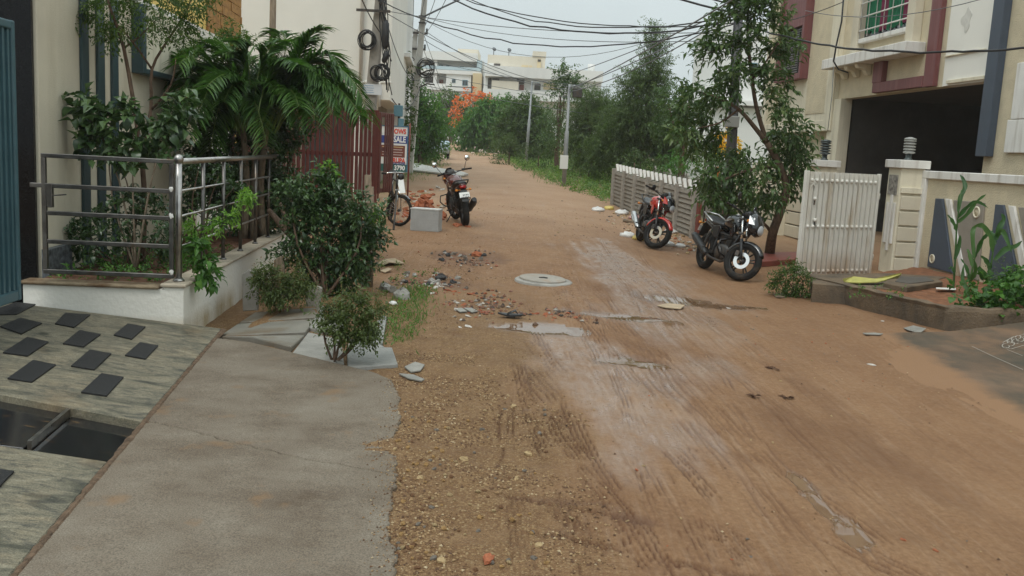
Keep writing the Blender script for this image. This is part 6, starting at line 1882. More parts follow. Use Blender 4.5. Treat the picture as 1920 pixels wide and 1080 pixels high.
limbs(t, MT['bark'], stem_paths(b, [D(430, 260, 12.5), D(500, 260, 12.5), D(560, 240, 12.5)], .03, seed=8))
b = D(440, 455, 12.8); b[2] = TOPZ-.1
t = thing('leafy_tree', b, 'leafy small tree left of the palm in front of the window panel', 'tree')
cl = [(425, 85, 18), (440, 70, 20), (455, 85, 16), (410, 120, 18), (430, 110, 20), (400, 165, 16), (445, 130, 18)]
limbs(t, MT['bark'], stem_paths(b, [D(x, y, 12.9) for x, y, r in cl[::3]], .018, seed=9))
foliage('crown', t, MT['leafB'], [CE(x, y, 12.9, r, r*.8) for x, y, r in cl], seed=58, per=150, rc=.10, ntw=7, K=7, tl=.18, ll=.085, lw=.32, parts=0)
# bare wooden pole standing up behind the palm
a = D(508, 250, 14.0); a[2] = gz(a[0], a[1])-.1
o = MB(); o.tube([a, D(510, 120, 14.), D(513, -40, 14.)], [.055, .05, .045], 9)
tag(o.build('wooden_pole', MT['wood']), 'bare wooden pole rising behind the palm fronds', 'pole')

# ------------------------------------------------------------------ plants on the street side of the planter
b = gp(610, 560)
t = thing('glossy_shrub', b, 'big dark glossy shrub at the corner of the street and the slatted gate', 'shrub')
cl = [(600, 400, 50), (650, 430, 48), (620, 372, 30), (678, 405, 30), (560, 372, 32), (640, 487, 42), (590, 462, 34), (688, 462, 22), (618, 345, 14), (548, 365, 16), (660, 510, 26), (700, 440, 14), (575, 420, 30), (570, 500, 26), (540, 480, 22), (615, 525, 26), (640, 540, 20), (585, 535, 20), (670, 490, 24), (560, 445, 26)]
Y = 10.1
limbs(t, MT['bark'], stem_paths(b, [D(x, y, Y+.1*math.sin(x*3)) for x, y, r in cl[:12]], .018, seed=12))
foliage('foliage', t, MT['leafA'], [CE(x, y, Y+.12*math.sin(x*3), r, r) for x, y, r in cl], seed=60, per=760, rc=.09, ntw=6, K=6, tl=.15, ll=.08, lw=.46, parts=300, grav=.05, rb=(.1, 1.), spread=.9)
foliage('young_leaf', t, MT['leafV'], [CE(700, 395, Y, 14, 14), CE(615, 318, Y, 10, 8)], seed=61, per=40, rc=.04, ntw=3, K=3, tl=.08, ll=.08, lw=.5)
def tip_shrub(px, py, lab, cl, Y, seed, ll=.032):
    b = gp(px, py); t = thing('red_tipped_shrub', b, lab, 'shrub', 'small red tipped shrubs by the slabs')
    b = np.array(b)
    limbs(t, MT['bark'], stem_paths(b, [D(x, y, Y) for x, y, r in cl], .011, seed=seed))
    foliage('foliage', t, MT['leafE'], [CE(x, y, Y+.08*math.sin(x), r, r*.75) for x, y, r in cl], seed=seed, per=2200, rc=.05, ntw=6, K=8, tl=.09, ll=ll*1.1, lw=.5, rb=(0, .6))
    rg = np.random.RandomState(seed); st = np.concatenate([D(x, y-r*.3, Y) + rg.randn(14, 3)*r*Y/FPX*.55 for x, y, r in cl])
    B, Dn, U, L, Wd = twigs(rg, st, rg.randn(len(st), 3)*.28+[0, 0, 1], 9, .11, ll*.8, .35, .6, -.1)
    leaves_to('red_shoot', t, MT['leafE'], B, Dn, U, L, Wd, .45+.55*rg.rand(len(B)))
tip_shrub(527, 575, 'small red tipped shrub beside the planter wall', [(500, 520, 28), (535, 540, 32), (565, 545, 24), (490, 540, 18), (555, 525, 18), (520, 555, 26)], 8.9, 62)
tip_shrub(625, 678, 'small red tipped shrub growing between the loose stone slabs', [(630, 580, 30), (665, 575, 30), (640, 610, 36), (690, 600, 26), (610, 600, 20), (670, 625, 32), (695, 625, 20), (705, 585, 16)], 7.0, 63)
b = gp(1487, 552)
t = thing('kerb_shrub', b, 'small round shrub growing at the street end of the kerb bed', 'shrub')
Y = 12.9; cl = [(1470, 515, 18), (1492, 508, 22), (1505, 525, 18), (1480, 535, 22), (1500, 543, 16), (1462, 528, 12)]
limbs(t, MT['bark'], stem_paths(np.array(b), [D(x, y, Y) for x, y, r in cl], .012, seed=64))
foliage('foliage', t, MT['leafB'], [CE(x, y, Y, r, r*.8) for x, y, r in cl], seed=64, per=520, rc=.07, ntw=8, K=8, tl=.12, ll=.048, lw=.5, rb=(.1, .9))
# weathered stumps and a dark branch
for pts, r, lab in (([(646, 420), (648, 345)], .045, 'shorter weathered wooden post in the glossy shrub'), ([(690, 420), (690, 328)], .048, 'taller weathered wooden post in the glossy shrub'), ([(698, 420), (697, 350)], .03, 'thin weathered wooden post leaning on the taller one')):
    a = D(*pts[0], 10.75); a[2] = gz(a[0], a[1])-.1; e = D(*pts[1], 10.75)
    o = MB(); o.tube([a, a*.5+e*.5+[.01, 0, 0], e], [r*1.1, r, r*.85], 9); tag(o.build('wooden_post', MT['wood']), lab, 'post')
o = MB(); a = D(515, 400, 10.9); e = D(545, 440, 10.4); g_ = gp(590, 540)
o.tube([D(505, 395, 11.), D(530, 425, 10.6), D(560, 455, 10.3), g_-[0, 0, .1]], [.03, .04, .05, .06], 8); o.tube([D(520, 372, 10.9), D(538, 410, 10.6), D(552, 445, 10.35)], [.02, .03, .04], 8)
tag(o.build('fallen_branch', MT['bark']), 'dark bare branch leaning on the planter corner', 'branch')

# ------------------------------------------------------------------ street tree on the right
b = gp(1442, 482)
t = thing('street_tree', b, 'leafy street tree with leaning trunk behind the black motorcycle', 'tree')
Y = 17.0
limbs(t, MT['bark'], [('trunk', [b-[0, 0, .1], D(1448, 440, Y), D(1462, 400, Y), D(1474, 355, Y), D(1462, 310, Y), D(1438, 268, Y)], [.10, .085, .075, .07, .06, .055]),
    ('limb', [D(1438, 268, Y), D(1412, 235, Y-.1), D(1385, 205, Y-.2), D(1350, 185, Y-.3), D(1310, 172, Y-.4)], [.05, .042, .035, .025, .012]),
    ('limb', [D(1438, 268, Y), D(1418, 200, Y), D(1408, 130, Y), D(1402, 60, Y), D(1405, -30, Y)], [.045, .038, .032, .025, .02]),
    ('limb', [D(1472, 350, Y), D(1490, 300, Y+.1), D(1500, 250, Y+.2)], [.04, .028, .014]), ('limb', [D(1462, 310, Y), D(1400, 320, Y-.3), D(1350, 340, Y-.4)], [.035, .025, .012]),
    ('limb', [D(1410, 150, Y), D(1440, 110, Y), D(1465, 70, Y)], [.022, .016, .01]), ('limb', [D(1404, 80, Y), D(1360, 90, Y), D(1325, 100, Y)], [.022, .014, .008]), ('limb', [D(1404, 40, Y), D(1430, 10, Y), D(1460, -10, Y)], [.02, .014, .01]),
    ('limb', [D(1385, 205, Y-.2), D(1350, 230, Y-.3), D(1310, 240, Y-.4)], [.022, .015, .008]), ('stub', [D(1450, 440, Y), D(1438, 425, Y-.1), D(1428, 415, Y-.15)], [.04, .03, .022])])
cl = [(1400, 10, 24), (1440, 15, 26), (1462, 40, 18), (1370, 25, 16), (1345, 80, 16), (1375, 95, 20), (1325, 95, 12), (1415, 80, 20), (1450, 105, 22), (1472, 80, 12), (1425, 135, 20), (1385, 140, 20), (1360, 150, 16),
      (1300, 165, 20), (1335, 190, 24), (1290, 200, 18), (1320, 225, 22), (1370, 180, 20), (1285, 240, 18), (1310, 260, 20), (1350, 255, 16), (1445, 185, 16), (1460, 150, 16), (1470, 225, 22), (1495, 245, 16), (1450, 250, 18),
      (1380, 290, 26), (1345, 305, 22), (1415, 300, 28), (1450, 300, 26), (1480, 285, 20), (1360, 345, 26), (1400, 345, 30), (1440, 345, 28), (1475, 330, 18), (1335, 335, 18), (1380, 375, 24), (1420, 375, 22), (1340, 370, 16), (1495, 305, 14), (1410, 40, 22), (1430, -20, 28), (1385, -20, 24)]
foliage('crown', t, MT['leafT'], [CE(x, y, Y+.35*math.sin(x*1.7), r, r*.8) for x, y, r in cl], seed=70, per=11, rc=.15, ntw=6, K=7, tl=.26, ll=.15, lw=.40, parts=300, grav=.55, rb=(0., .9), spread=.8)
b = D(1362, 330, 21.5); b[2] = -.15
t = thing('flowering_tree', b, 'small tree with yellow blossom behind the street tree', 'tree')
limbs(t, MT['bark'], stem_paths(b, [D(1362, 275, 21.5), D(1375, 262, 21.5)], .03, seed=4))
foliage('blossom', t, MT['blossom'], [CE(1356, 270, 21.5, 12, 18), CE(1378, 270, 21.5, 9, 14), CE(1358, 255, 21.5, 6, 8)], seed=71, per=14, rc=.1, ntw=9, K=6, tl=.14, ll=.06, lw=.7, grav=.9)
foliage('crown', t, MT['leafC'], [CE(1350, 300, 21.5, 22, 20), CE(1378, 295, 21.5, 16, 18)], seed=72, per=14, rc=.12, ntw=8, K=6, tl=.18, ll=.08, lw=.5)

# ------------------------------------------------------------------ maize in the kerb bed
def strap(parent, pts, w, name='leaf', seed=0):
    P = [np.asarray(p) for p in pts]; Q = [P[0]]
    for i in range(len(P)-1):
        a = P[max(0, i-1)]; b_ = P[i]; c = P[i+1]; d = P[min(len(P)-1, i+2)]
        for q in (.25, .5, .75, 1.): Q.append(.5*((2*b_) + (-a+c)*q + (2*a-5*b_+4*c-d)*q*q + (-a+3*b_-3*c+d)*q**3))
    n = len(Q); V = []; F = []; rg = np.random.RandomState(seed); ph = rg.rand()*6
    for i, p in enumerate(Q):
        u = i/(n-1); T = unit(Q[min(n-1, i+1)]-Q[max(0, i-1)])
        s = unit(np.cross(T, [0.35*math.sin(ph), -1., .2*math.cos(ph)])); nn = np.cross(s, T)
        ww = w*min(1, .45+u*2.2)*(1-u**2.2)**.8 + .002
        wave = .012*math.sin(u*17+ph)
        V += [p - s*ww/2 + nn*(ww*.25+wave), p, p + s*ww/2 + nn*(ww*.25-wave)]
    for i in range(n-1):
        a = i*3; F += [(a, a+1, a+4, a+3), (a+1, a+2, a+5, a+4)]
    o = MB().add(V, F, True).build(name, MT['corn'], parent)
    vattr(o.data, 'rnd', np.full(len(V), .1+.7*rg.rand())); return o
def zq8(p, Y): return D(1440+p[0]/3, 300+p[1]/3, Y)
def maize(Y, stalk, leaves, lab, sd, w=.06):
    P = [zq8(p, Y) for p in stalk]
    b = P[0].copy(); b[2] = KZ-.05
    t = thing('maize_plant', b, lab, 'maize', 'maize plants in the kerb bed')
    mb = MB(); mb.tube([b]+P[1:], list(np.linspace(.016, .007, len(P))), 8); o = mb.build('stalk', MT['corn'], t); vattr(o.data, 'rnd', np.full(mb.n, .75))
    for k, l in enumerate(leaves):
        dy = np.linspace(0, .18*math.sin(k*2.3+sd), len(l))
        strap(t, [zq8(p, Y-.01+dy[i]) for i, p in enumerate(l)], w, seed=k+sd*10)
maize(12.55, [(1042, 738), (1052, 580), (1060, 400), (1075, 260), (1088, 170)],
      [[(1088, 190), (1108, 150), (1098, 110), (1080, 82)], [(1064, 330), (1110, 270), (1172, 235), (1246, 275)], [(1060, 400), (1038, 350), (1010, 308)], [(1070, 290), (1082, 210), (1100, 180), (1112, 150)], [(1066, 350), (1120, 300), (1175, 230), (1228, 192)], [(1050, 560), (1075, 470), (1080, 420)], [(1048, 640), (1030, 600), (1015, 615)]], 'tallest maize plant with a curled top leaf in front of the white stripe', 1)
maize(12.3, [(1128, 765), (1140, 660), (1160, 560), (1195, 470), (1228, 410)],
      [[(1160, 550), (1150, 450), (1155, 385), (1200, 360), (1245, 392)], [(1165, 545), (1195, 460), (1225, 425), (1268, 396)], [(1135, 700), (1118, 620), (1085, 555)], [(1150, 600), (1135, 540), (1120, 500)], [(1140, 680), (1165, 620), (1160, 560)], [(1130, 740), (1095, 680), (1100, 590)]], 'middle maize plant with a bent over leaf beside the taupe trapezoid', 2)
maize(12.0, [(1238, 740), (1250, 620), (1268, 500), (1290, 400)],
      [[(1280, 450), (1300, 380), (1325, 330), (1312, 300)], [(1262, 520), (1245, 430), (1210, 380), (1170, 370)], [(1275, 560), (1330, 505), (1390, 485), (1430, 455)], [(1250, 620), (1225, 570), (1196, 538)], [(1242, 690), (1200, 630), (1180, 610), (1215, 690)], [(1270, 480), (1262, 420), (1240, 400)], [(1285, 430), (1320, 400), (1370, 520)]], 'maize plant nearest the right edge with a broad upright leaf', 3, .075)
rg_ = np.random.RandomState(14)
p_ = [D(x, y, Yq) for x, y, Yq in ((1850, 545, 11.8), (1900, 550, 11.2), (1880, 570, 11.0), (1915, 530, 11.6), (1830, 572, 11.2), (1940, 560, 11.2))]
b = p_[1].copy(); b[2] = KZ-.05
t = thing('ground_creeper', b, 'dense dark green leafy plant sprawling over the right end of the kerb bed', 'plant')
foliage('foliage', t, MT['leafC'], [(p, (.28, .28, .20)) for p in p_], seed=73, per=190, rc=.12, ntw=5, K=4, tl=.10, ll=.085, lw=.9, parts=200, grav=.2, rb=(0., .55), outward=.3)
b = D(1872, 545, 11.7); b[2] = KZ-.05
t = thing('feathery_weed', b, 'thin feathery weed stalks between the maize and the wall', 'weed')
foliage('foliage', t, MT['leafB'], [CE(1880, 510, 11.75, 14, 40), CE(1862, 520, 11.75, 10, 30), CE(1895, 525, 11.75, 10, 30)], seed=74, per=40, rc=.06, ntw=5, K=8, tl=.12, ll=.03, lw=.4)
for sd, xr in ((75, (1590, 1700)),):
    rg_ = np.random.RandomState(sd); st = np.array([bp_(rg_.uniform(1590, 1700), rg_.uniform(537, 560), KZ-.01) for _ in range(26)])
    B, Dn, U, L, Wd = twigs(rg_, st, rg_.randn(26, 3)*.6+[0, 0, 1], 6, .06, .04, .5)
    tag(leaves_to('weeds', None, MT['leafC'], B, Dn, U, L, Wd, rg_.rand(len(B))), kind='stuff')
# ------------------------------------------------------------------ motorcycles (local frame: x forward, y left, z up)
def rot_axis(p, o, ax, ang):
    ax = unit(ax); o = np.asarray(o); v = p-o; c, s = math.cos(ang), math.sin(ang)
    return o + v*c + np.cross(ax, v)*s + np.outer(v@ax, ax)*(1-c)
WR = .305
HEAD = np.array([.44, 0, .86]); AX_F = np.array([.66, 0, WR])
RAKE = unit(HEAD-AX_F)
def motorcycle(front, rear, label, body, steer, lean, opt):
    """front, rear: tyre contact points on the ground"""
    front = np.array(front); rear = np.array(rear)
    h = front-rear; yaw = math.atan2(h[1], h[0])
    mid = (front+rear)/2
    t = thing('motorcycle', mid, label, 'motorcycle', None, yaw)
    pt = math.atan2(h[2], np.linalg.norm(h[:2]))
    t.rotation_euler = (math.radians(lean), -pt, yaw)
    st = lambda v: rot_axis(v, HEAD, RAKE, math.radians(steer))
    class L(MB):
        def __init__(s, f=False):
            super().__init__()
            if f: s.T = st
    def put(mb, name, m, parent=None, bevel=0):
        me = mb.mesh(name, MT[m] if isinstance(m, str) else m)
        o = bpy.data.objects.new(name, me); COL.objects.link(o); o.parent = parent or t
        if bevel:
            b = o.modifiers.new('bevel', 'BEVEL'); b.width = bevel; b.segments = 2; b.limit_method = 'ANGLE'
        return o
    def wheel(cx, f, tw, disc):
        c = (cx, 0, WR)
        mb = L(f); mb.torus(c, (0, 1, 0), WR-.053*tw, .053*tw, 36, 10, 1.1); w = put(mb, 'wheel', 'rubber')
        mb = L(f); ri = WR-.095*tw
        mb.rings([[np.array([cx+math.cos(a)*r, y, WR+math.sin(a)*r]) for a in np.linspace(0, 2*PI, 37)[:-1]] for r, y in ((ri+.02, -.03), (ri, -.034), (ri-.012, -.02), (ri-.016, 0), (ri-.012, .02), (ri, .034), (ri+.02, .03))], cap=False)
        put(mb, 'rim', opt.get('rim', 'black_plastic'), w)
        for k in range(5):
            a = 2*PI*k/5+.3
            mb = L(f)
            for q in (-.14, .14): mb.tube([(cx+math.cos(a+q*.5)*.03, 0, WR+math.sin(a+q*.5)*.03), (cx+math.cos(a+q)*(ri-.01), 0, WR+math.sin(a+q)*(ri-.01))], [.014, .010], 6)
            put(mb, 'spoke', opt.get('rim', 'black_plastic'), w)
        mb = L(f); mb.lathe([(.035, -.06), (.035, .06)], c, (0, 1, 0), 14); put(mb, 'hub', 'dark_metal', w)
        if disc:
            for y in (-.062,):
                mb = L(f)
                mb.rings([[np.array([cx+math.cos(a)*r, yy, WR+math.sin(a)*r]) for a in np.linspace(0, 2*PI, 31)[:-1]] for r, yy in ((.13, y), (.13, y-.004), (.075, y-.004), (.075, y), (.13, y))], cap=False, smooth=False)
                put(mb, 'brake_disc', 'brake_steel' if 'brake_steel' in MT else 'chrome', w)
            mb = L(f); mb.box((cx-.10, -.075, WR+.085), (.07, .05, .09)); put(mb, 'caliper', 'dark_metal', w, .01)
        return w
    wheel(AX_F[0], True, 1.0, True); wheel(-.66, False, 1.12, False)
    # fork and front end
    for y in (-.095, .095):
        o = np.array([0, y, 0])
        mb = L(True); mb.tube([AX_F+o, AX_F+o+RAKE*.33], .024, 10); put(mb, 'fork_slider', 'black_plastic')
        mb = L(True); mb.tube([AX_F+o+RAKE*.331, AX_F+o+RAKE*.70], .0165, 10); put(mb, 'fork_tube', 'chrome')
        mb = L(True); c = HEAD+RAKE*.02+o*1.15+np.array([.09, 0, .03]); mb.lathe([(.012, 0), (.026, .015), (.022, .05), (.004, .06)], c, (.5, np.sign(y), 0), 8); put(mb, 'indicator', 'amber')
    mb = L(True); mb.lathe([(.012, -.11), (.012, .11)], AX_F, (0, 1, 0), 8); put(mb, 'axle', 'silver')
    for q in (.42, .66):
        mb = L(True); mb.box(AX_F+RAKE*q+[-.02, 0, 0], (.07, .24, .035)); put(mb, 'fork_yoke', 'dark_metal', bevel=.008)
    mb = L(True); rings = []
    for a in np.linspace(math.radians(28), math.radians(168), 14):
        r = WR+.028; c = np.array([AX_F[0]+math.cos(a)*r, 0, WR+math.sin(a)*r]); nrm_ = np.array([math.cos(a), 0, math.sin(a)]); k = 1-.35*abs((a-1.7)/1.3)
        rings.append([c + np.array([0, y*.075*k, 0]) - nrm_*(.05*abs(y)**2.2) for y in (-1, -.6, 0, .6, 1)] + [c + np.array([0, y*.070*k, 0]) - nrm_*(.05*abs(y)**2.2+.008) for y in (1, .6, 0, -.6, -1)])
    mb.rings(rings); put(mb, 'front_fender', body)
    # handlebar, levers, grips, mirrors
    hb = HEAD+RAKE*.13+np.array([-.02, 0, 0])
    pts = [hb+[-.16, -.37, .05], hb+[-.13, -.24, .06], hb+[-.02, -.12, .035], hb, hb+[-.02, .12, .035], hb+[-.13, .24, .06], hb+[-.16, .37, .05]]
    mb = L(True); mb.tube(pts, .011, 8); put(mb, 'handlebar', 'black_plastic')
    for s in (-1, 1):
        a = hb+[-.13, s*.245, .06]; b = hb+[-.165, s*.385, .05]
        mb = L(True); mb.tube([a, b], .018, 10); put(mb, 'grip', 'rubber')
        mb = L(True); mb.box(a+[.02, -s*.03, 0], (.06, .06, .05)); put(mb, 'switch_block', 'black_plastic', bevel=.01)
        mb = L(True); mb.tube([a+[.04, 0, -.005], (a+b)/2+[.07, 0, -.01], b+[.055, 0, -.01]], .006, 6); put(mb, 'lever', opt.get('lever', 'black_plastic'))
        ms = hb+[-.08, s*.26, .07]; me_ = hb+[-.04+opt.get('mx', 0), s*opt.get('mw', .33), opt.get('mh', .24)]
        mb = L(True); mb.tube([ms, ms*.5+me_*.5+[.02, 0, .0], me_], .006, 6); put(mb, 'mirror_stem', 'black_plastic')
        mb = L(True); mb.lathe([(.012, .02), (.05, .012), (.058, 0)], me_, (1, 0, .1), 16); mh = put(mb, 'mirror', 'black_plastic')
        mb = L(True); mb.lathe([(.052, -.002), (.052, -.005)], me_, (1, 0, .1), 16); put(mb, 'mirror_glass', MT['mirror_glass'], mh)
    mb = L(True); mb.loft([(hb[0]+.02, 0, hb[2]+.02, .08, .04, 3), (hb[0]+.10, 0, hb[2]+.05, .10, .055, 3), (hb[0]+.13, 0, hb[2]+.03, .07, .04, 3)], 12); put(mb, 'instrument_panel', 'black_plastic')
    for s in (-1, 1):
        mb = L(True); a = hb+[-.11, s*.22, .05]; mb.tube([a, a*.5+(HEAD+[.10, s*.05, .10])*.5+[.09, 0, .03], HEAD+[.06, s*.05, .0], HEAD+[-.02, s*.05, -.16]], .005, 5); put(mb, 'cable', 'black_plastic')
    # headlamp cowl
    k = opt.get('cowl', 1.)
    fx = HEAD[0]+.10
    mb = L(True); mb.loft([(fx-.03, 0, .93, .105*k, .10*k, 2.6), (fx+.05, 0, .915, .135*k, .145*k, 2.5), (fx+.12, 0, .88, .12*k, .135*k, 2.4), (fx+.18, 0, .845, .085*k, .085*k, 2.3), (fx+.20, 0, .83, .04, .04, 2)], 18); put(mb, 'headlamp_cowl', opt.get('cowlm', body))
    mb = L(True); mb.loft([(fx+.135, 0, .86, .094*k, .085*k, 2.3), (fx+.19, 0, .835, .078*k, .064*k, 2.3), (fx+.215, 0, .822, .035, .03, 2)], 16); put(mb, 'headlamp', 'lens')
    mb = L(True)
    R_ = []
    for x, z, w in ((fx+.135, .945, .095), (fx+.10, 1.01, .09), (fx+.05, 1.075, .075), (fx+.01, 1.115, .05)):
        R_.append([np.array([x-.045*abs(q)**2, q*w, z]) for q in np.linspace(-1, 1, 9)] + [np.array([x-.045*abs(q)**2-.008, q*w, z-.004]) for q in np.linspace(1, -1, 9)])
    mb.rings(R_); put(mb, 'windscreen', opt.get('screen', 'lens_dark'))
    for s in (-1, 1):
        mb = L(True)
        mb.prism([(fx+.0, s*.135*k, .99), (fx+.09, s*.128*k, .95), (fx+.13, s*.122*k, .87), (fx+.04, s*.142*k, .86)], (0, s*.012, 0)); put(mb, 'cowl_stripe', opt.get('stripe', 'silver'))
    # tank, seat, tail
    mb = L(); mb.loft([(.385, 0, .80, .06, .07, 2.3), (.34, 0, .845, .115, .10, 2.5), (.24, 0, .865, .150, .125, 2.6), (.10, 0, .855, .150, .120, 2.6), (-.03, 0, .82, .115, .090, 2.4), (-.12, 0, .79, .075, .05, 2.2)], 18); tk = put(mb, 'fuel_tank', body)
    mb = L(); mb.lathe([(.045, 0), (.045, .008), (.03, .012)], (.17, 0, .985), (0, 0, 1), 14); put(mb, 'filler_cap', 'silver', tk)
    for s in (-1, 1):
        mb = L(); mb.prism([(.33, s*.13, .79), (.40, s*.135, .84), (.44, s*.125, .72), (.36, s*.12, .63), (.26, s*.125, .70)], (0, s*.02, 0)); put(mb, 'tank_shroud', body, bevel=.008)
        mb = L(); mb.prism([(.30, s*.150, .90), (.16, s*.156, .90), (.02, s*.145, .855), (.16, s*.156, .865)], (0, s*.004, 0)); put(mb, 'tank_decal', opt.get('decal', 'silver'), tk)
        mb = L(); mb.prism([(-.06, s*.115, .72), (-.12, s*.12, .77), (-.36, s*.12, .74), (-.30, s*.115, .56), (-.12, s*.115, .56)], (0, s*.022, 0)); put(mb, 'side_panel', opt.get('side', 'dark_metal'), bevel=.008)
    mb = L(); mb.loft([(-.07, 0, .785, .085, .035, 3), (-.16, 0, .785, .125, .045, 3), (-.36, 0, .79, .14, .05, 3), (-.46, 0, .82, .135, .055, 3), (-.62, 0, .85, .115, .05, 3), (-.76, 0, .865, .085, .035, 2.6)], 16); put(mb, 'seat', 'seat_vinyl')
    mb = L(); mb.loft([(-.34, 0, .715, .115, .045, 2.6), (-.52, 0, .755, .11, .055, 2.6), (-.74, 0, .80, .09, .055, 2.4), (-.87, 0, .835, .055, .035, 2.2)], 14); put(mb, 'tail_cowl', opt.get('tail', body))
    mb = L(); mb.loft([(-.84, 0, .80, .07, .035, 2.6), (-.885, 0, .80, .06, .028, 2.6)], 12); put(mb, 'tail_lamp', 'tail_red')
    mb = L(); mb.tube([(-.42, -.13, .80), (-.60, -.15, .87), (-.80, -.13, .925), (-.89, 0, .935), (-.80, .13, .925), (-.60, .15, .87), (-.42, .13, .80)], .014, 8); put(mb, 'grab_rail', opt.get('grab', 'silver'))
    mb = L(); mb.prism([(-.80, -.07, .77), (-.87, -.075, .74), (-1.0, -.075, .52), (-.97, -.07, .52)], (0, .145, 0)); put(mb, 'rear_fender', 'black_plastic', bevel=.01)
    mb = L(); R3 = None; mb.prism([(-.925, -.10, .70), (-.935, -.10, .70), (-.985, -.10, .605), (-.975, -.10, .605)], (0, .20, 0)); np_ = put(mb, 'number_plate', 'plate_white')
    if opt.get('plate'):
        mb = L()
        for row in range(2):
            for c_ in range(5 if row else 4):
                y0 = -.075+c_*.031; z0 = .662-row*.04; x0 = -.963 - (.01 if False else 0) + (.70-z0)*0
                xx = -.9365-(.70-z0)*.526
                mb.hexa([(xx-.014, y0, z0-.026), (xx-.014, y0+.018, z0-.026), (xx-.0145, y0+.018, z0-.026), (xx-.0145, y0, z0-.026), (xx-.001, y0, z0), (xx-.001, y0+.018, z0), (xx-.0015, y0+.018, z0), (xx-.0015, y0, z0)])
        put(mb, 'plate_print', 'print_dark', np_)
    for s in (-1, 1):
        mb = L(); mb.lathe([(.008, 0), (.008, .06), (.025, .07), (.02, .11)], (-.86, s*.05, .745), (-.1, s, 0), 8); put(mb, 'indicator', 'amber')
    # frame, engine
    for s in (-1, 1):
        mb = L(); mb.tube([HEAD+[-.04, s*.03, -.06], (.20, s*.08, .64), (-.10, s*.10, .66), (-.30, s*.11, .67), (-.75, s*.08, .78)], .017, 8); put(mb, 'frame_tube', 'black_plastic')
        mb = L(); mb.tube([HEAD+[-.02, s*.02, -.14], (.33, s*.07, .48), (.26, s*.09, .27)], .018, 8); put(mb, 'frame_tube', 'black_plastic')
        mb = L(); mb.tube([(-.14, s*.10, .62), (-.20, s*.11, .42), (-.18, s*.11, .30)], .018, 8); put(mb, 'frame_tube', 'black_plastic')
        mb = L(); mb.beam((-.18, s*.105, .34), (-.66, s*.105, WR), .028, .045); put(mb, 'swingarm', 'black_plastic')
        mb = L(); p0, p1 = np.array([-.56, s*.125, .35]), np.array([-.40, s*.125, .68])
        for i in range(9):
            q = p0+(p1-p0)*(.15+i*.085); mb.torus(q, p1-p0, .026, .007, 12, 5)
        mb.tube([p0, p1], .014, 8); put(mb, 'rear_shock', opt.get('shock', 'dark_metal'))
        mb = L(); mb.tube([(-.12, s*.14, .30), (-.12, s*.27, .30)], .014, 8); put(mb, 'footrest', 'rubber')
        mb = L(); mb.tube([(-.38, s*.13, .36), (-.40, s*.22, .37)], .012, 8); put(mb, 'footrest', 'rubber')
    mb = L(); mb.loft([(.26, 0, .36, .10, .10, 3.5), (.14, 0, .37, .13, .13, 4), (-.04, 0, .36, .135, .13, 4), (-.15, 0, .36, .10, .10, 3.5)], 16); en = put(mb, 'engine', 'dark_metal')
    for s in (-1, 1):
        mb = L(); mb.lathe([(.105, 0), (.10, .025), (.07, .04), (.01, .045)], (.03, s*.125, .355), (0, s, 0), 20); put(mb, 'crankcase_cover', opt.get('case', 'dark_metal'), en)
    d = unit(np.array([.45, 0, 1]))
    for i in range(8):
        mb = L(); c = np.array([.17, 0, .475])+d*i*.024; mb.box(c, (.145-.005*(i > 5), .165, .010), R=np.array([[d[2], 0, d[0]], [0, 1, 0], [-d[0], 0, d[2]]])); put(mb, 'cooling_fin', 'dark_metal', en)
    mb = L(); mb.tube([(.17, 0, .46), (.27, 0, .68)], .055, 12); put(mb, 'cylinder', 'dark_metal', en)
    mb = L(); mb.loft([(.02, 0, .60, .06, .05, 3), (-.10, 0, .62, .09, .07, 3), (-.24, 0, .60, .09, .08, 3)], 12); put(mb, 'airbox', 'black_plastic')
    mb = L(); mb.tube([(.30, -.03, .58), (.37, -.05, .48), (.33, -.09, .28), (.15, -.12, .215), (-.20, -.14, .235), (-.32, -.16, .27)], .021, 10); put(mb, 'exhaust_pipe', opt.get('pipe', 'dark_metal'))
    mb = L(); mb.tube([(-.30, -.165, .265), (-.36, -.17, .29), (-.50, -.185, .37), (-.78, -.20, .50), (-.84, -.205, .53)], [.028, .05, .06, .062, .045], 14); mu = put(mb, 'muffler', opt.get('muffler', 'black_plastic'))
    mb = L(); mb.prism([(-.50, -.247, .39), (-.72, -.263, .50), (-.73, -.262, .45), (-.52, -.247, .345)], (0, -.006, 0)); put(mb, 'heat_shield', opt.get('shield', 'dark_metal'), mu)
    mb = L(); mb.prism([(-.08, .118, .40), (-.62, .118, .36), (-.72, .118, .32), (-.66, .118, .25), (-.10, .118, .29)], (0, .02, 0)); put(mb, 'chain_cover', 'black_plastic', bevel=.006)
    mb = L(); mb.tube([(-.06, .13, .27), (-.04, .30, .035), (-.0, .32, .03)], .011, 8); put(mb, 'side_stand', 'black_plastic')
    mb = L(); mb.tube([(.30, -.10, .60), (.36, -.30, .56), (.35, -.32, .44), (.30, -.25, .36), (.27, -.09, .30)], .013, 8); put(mb, 'crash_guard', 'black_plastic')
    mb = L(); mb.tube([(.30, .10, .60), (.36, .30, .56), (.35, .32, .44), (.30, .25, .36), (.27, .09, .30)], .013, 8); put(mb, 'crash_guard', 'black_plastic')
    if opt.get('saree'):
        mb = L(); mb.tube([(-.40, .14, .62), (-.45, .22, .60), (-.74, .22, .60), (-.78, .14, .62)], .010, 6); mb.tube([(-.45, .22, .60), (-.50, .22, .36), (-.70, .22, .36), (-.74, .22, .60)], .010, 6); mb.tube([(-.6, .22, .60), (-.6, .22, .36)], .008, 6); put(mb, 'leg_guard', 'black_plastic')
    return t
MT['mirror_glass'] = mat('mirror_glass', (.85, .87, .88), .03, 1.)
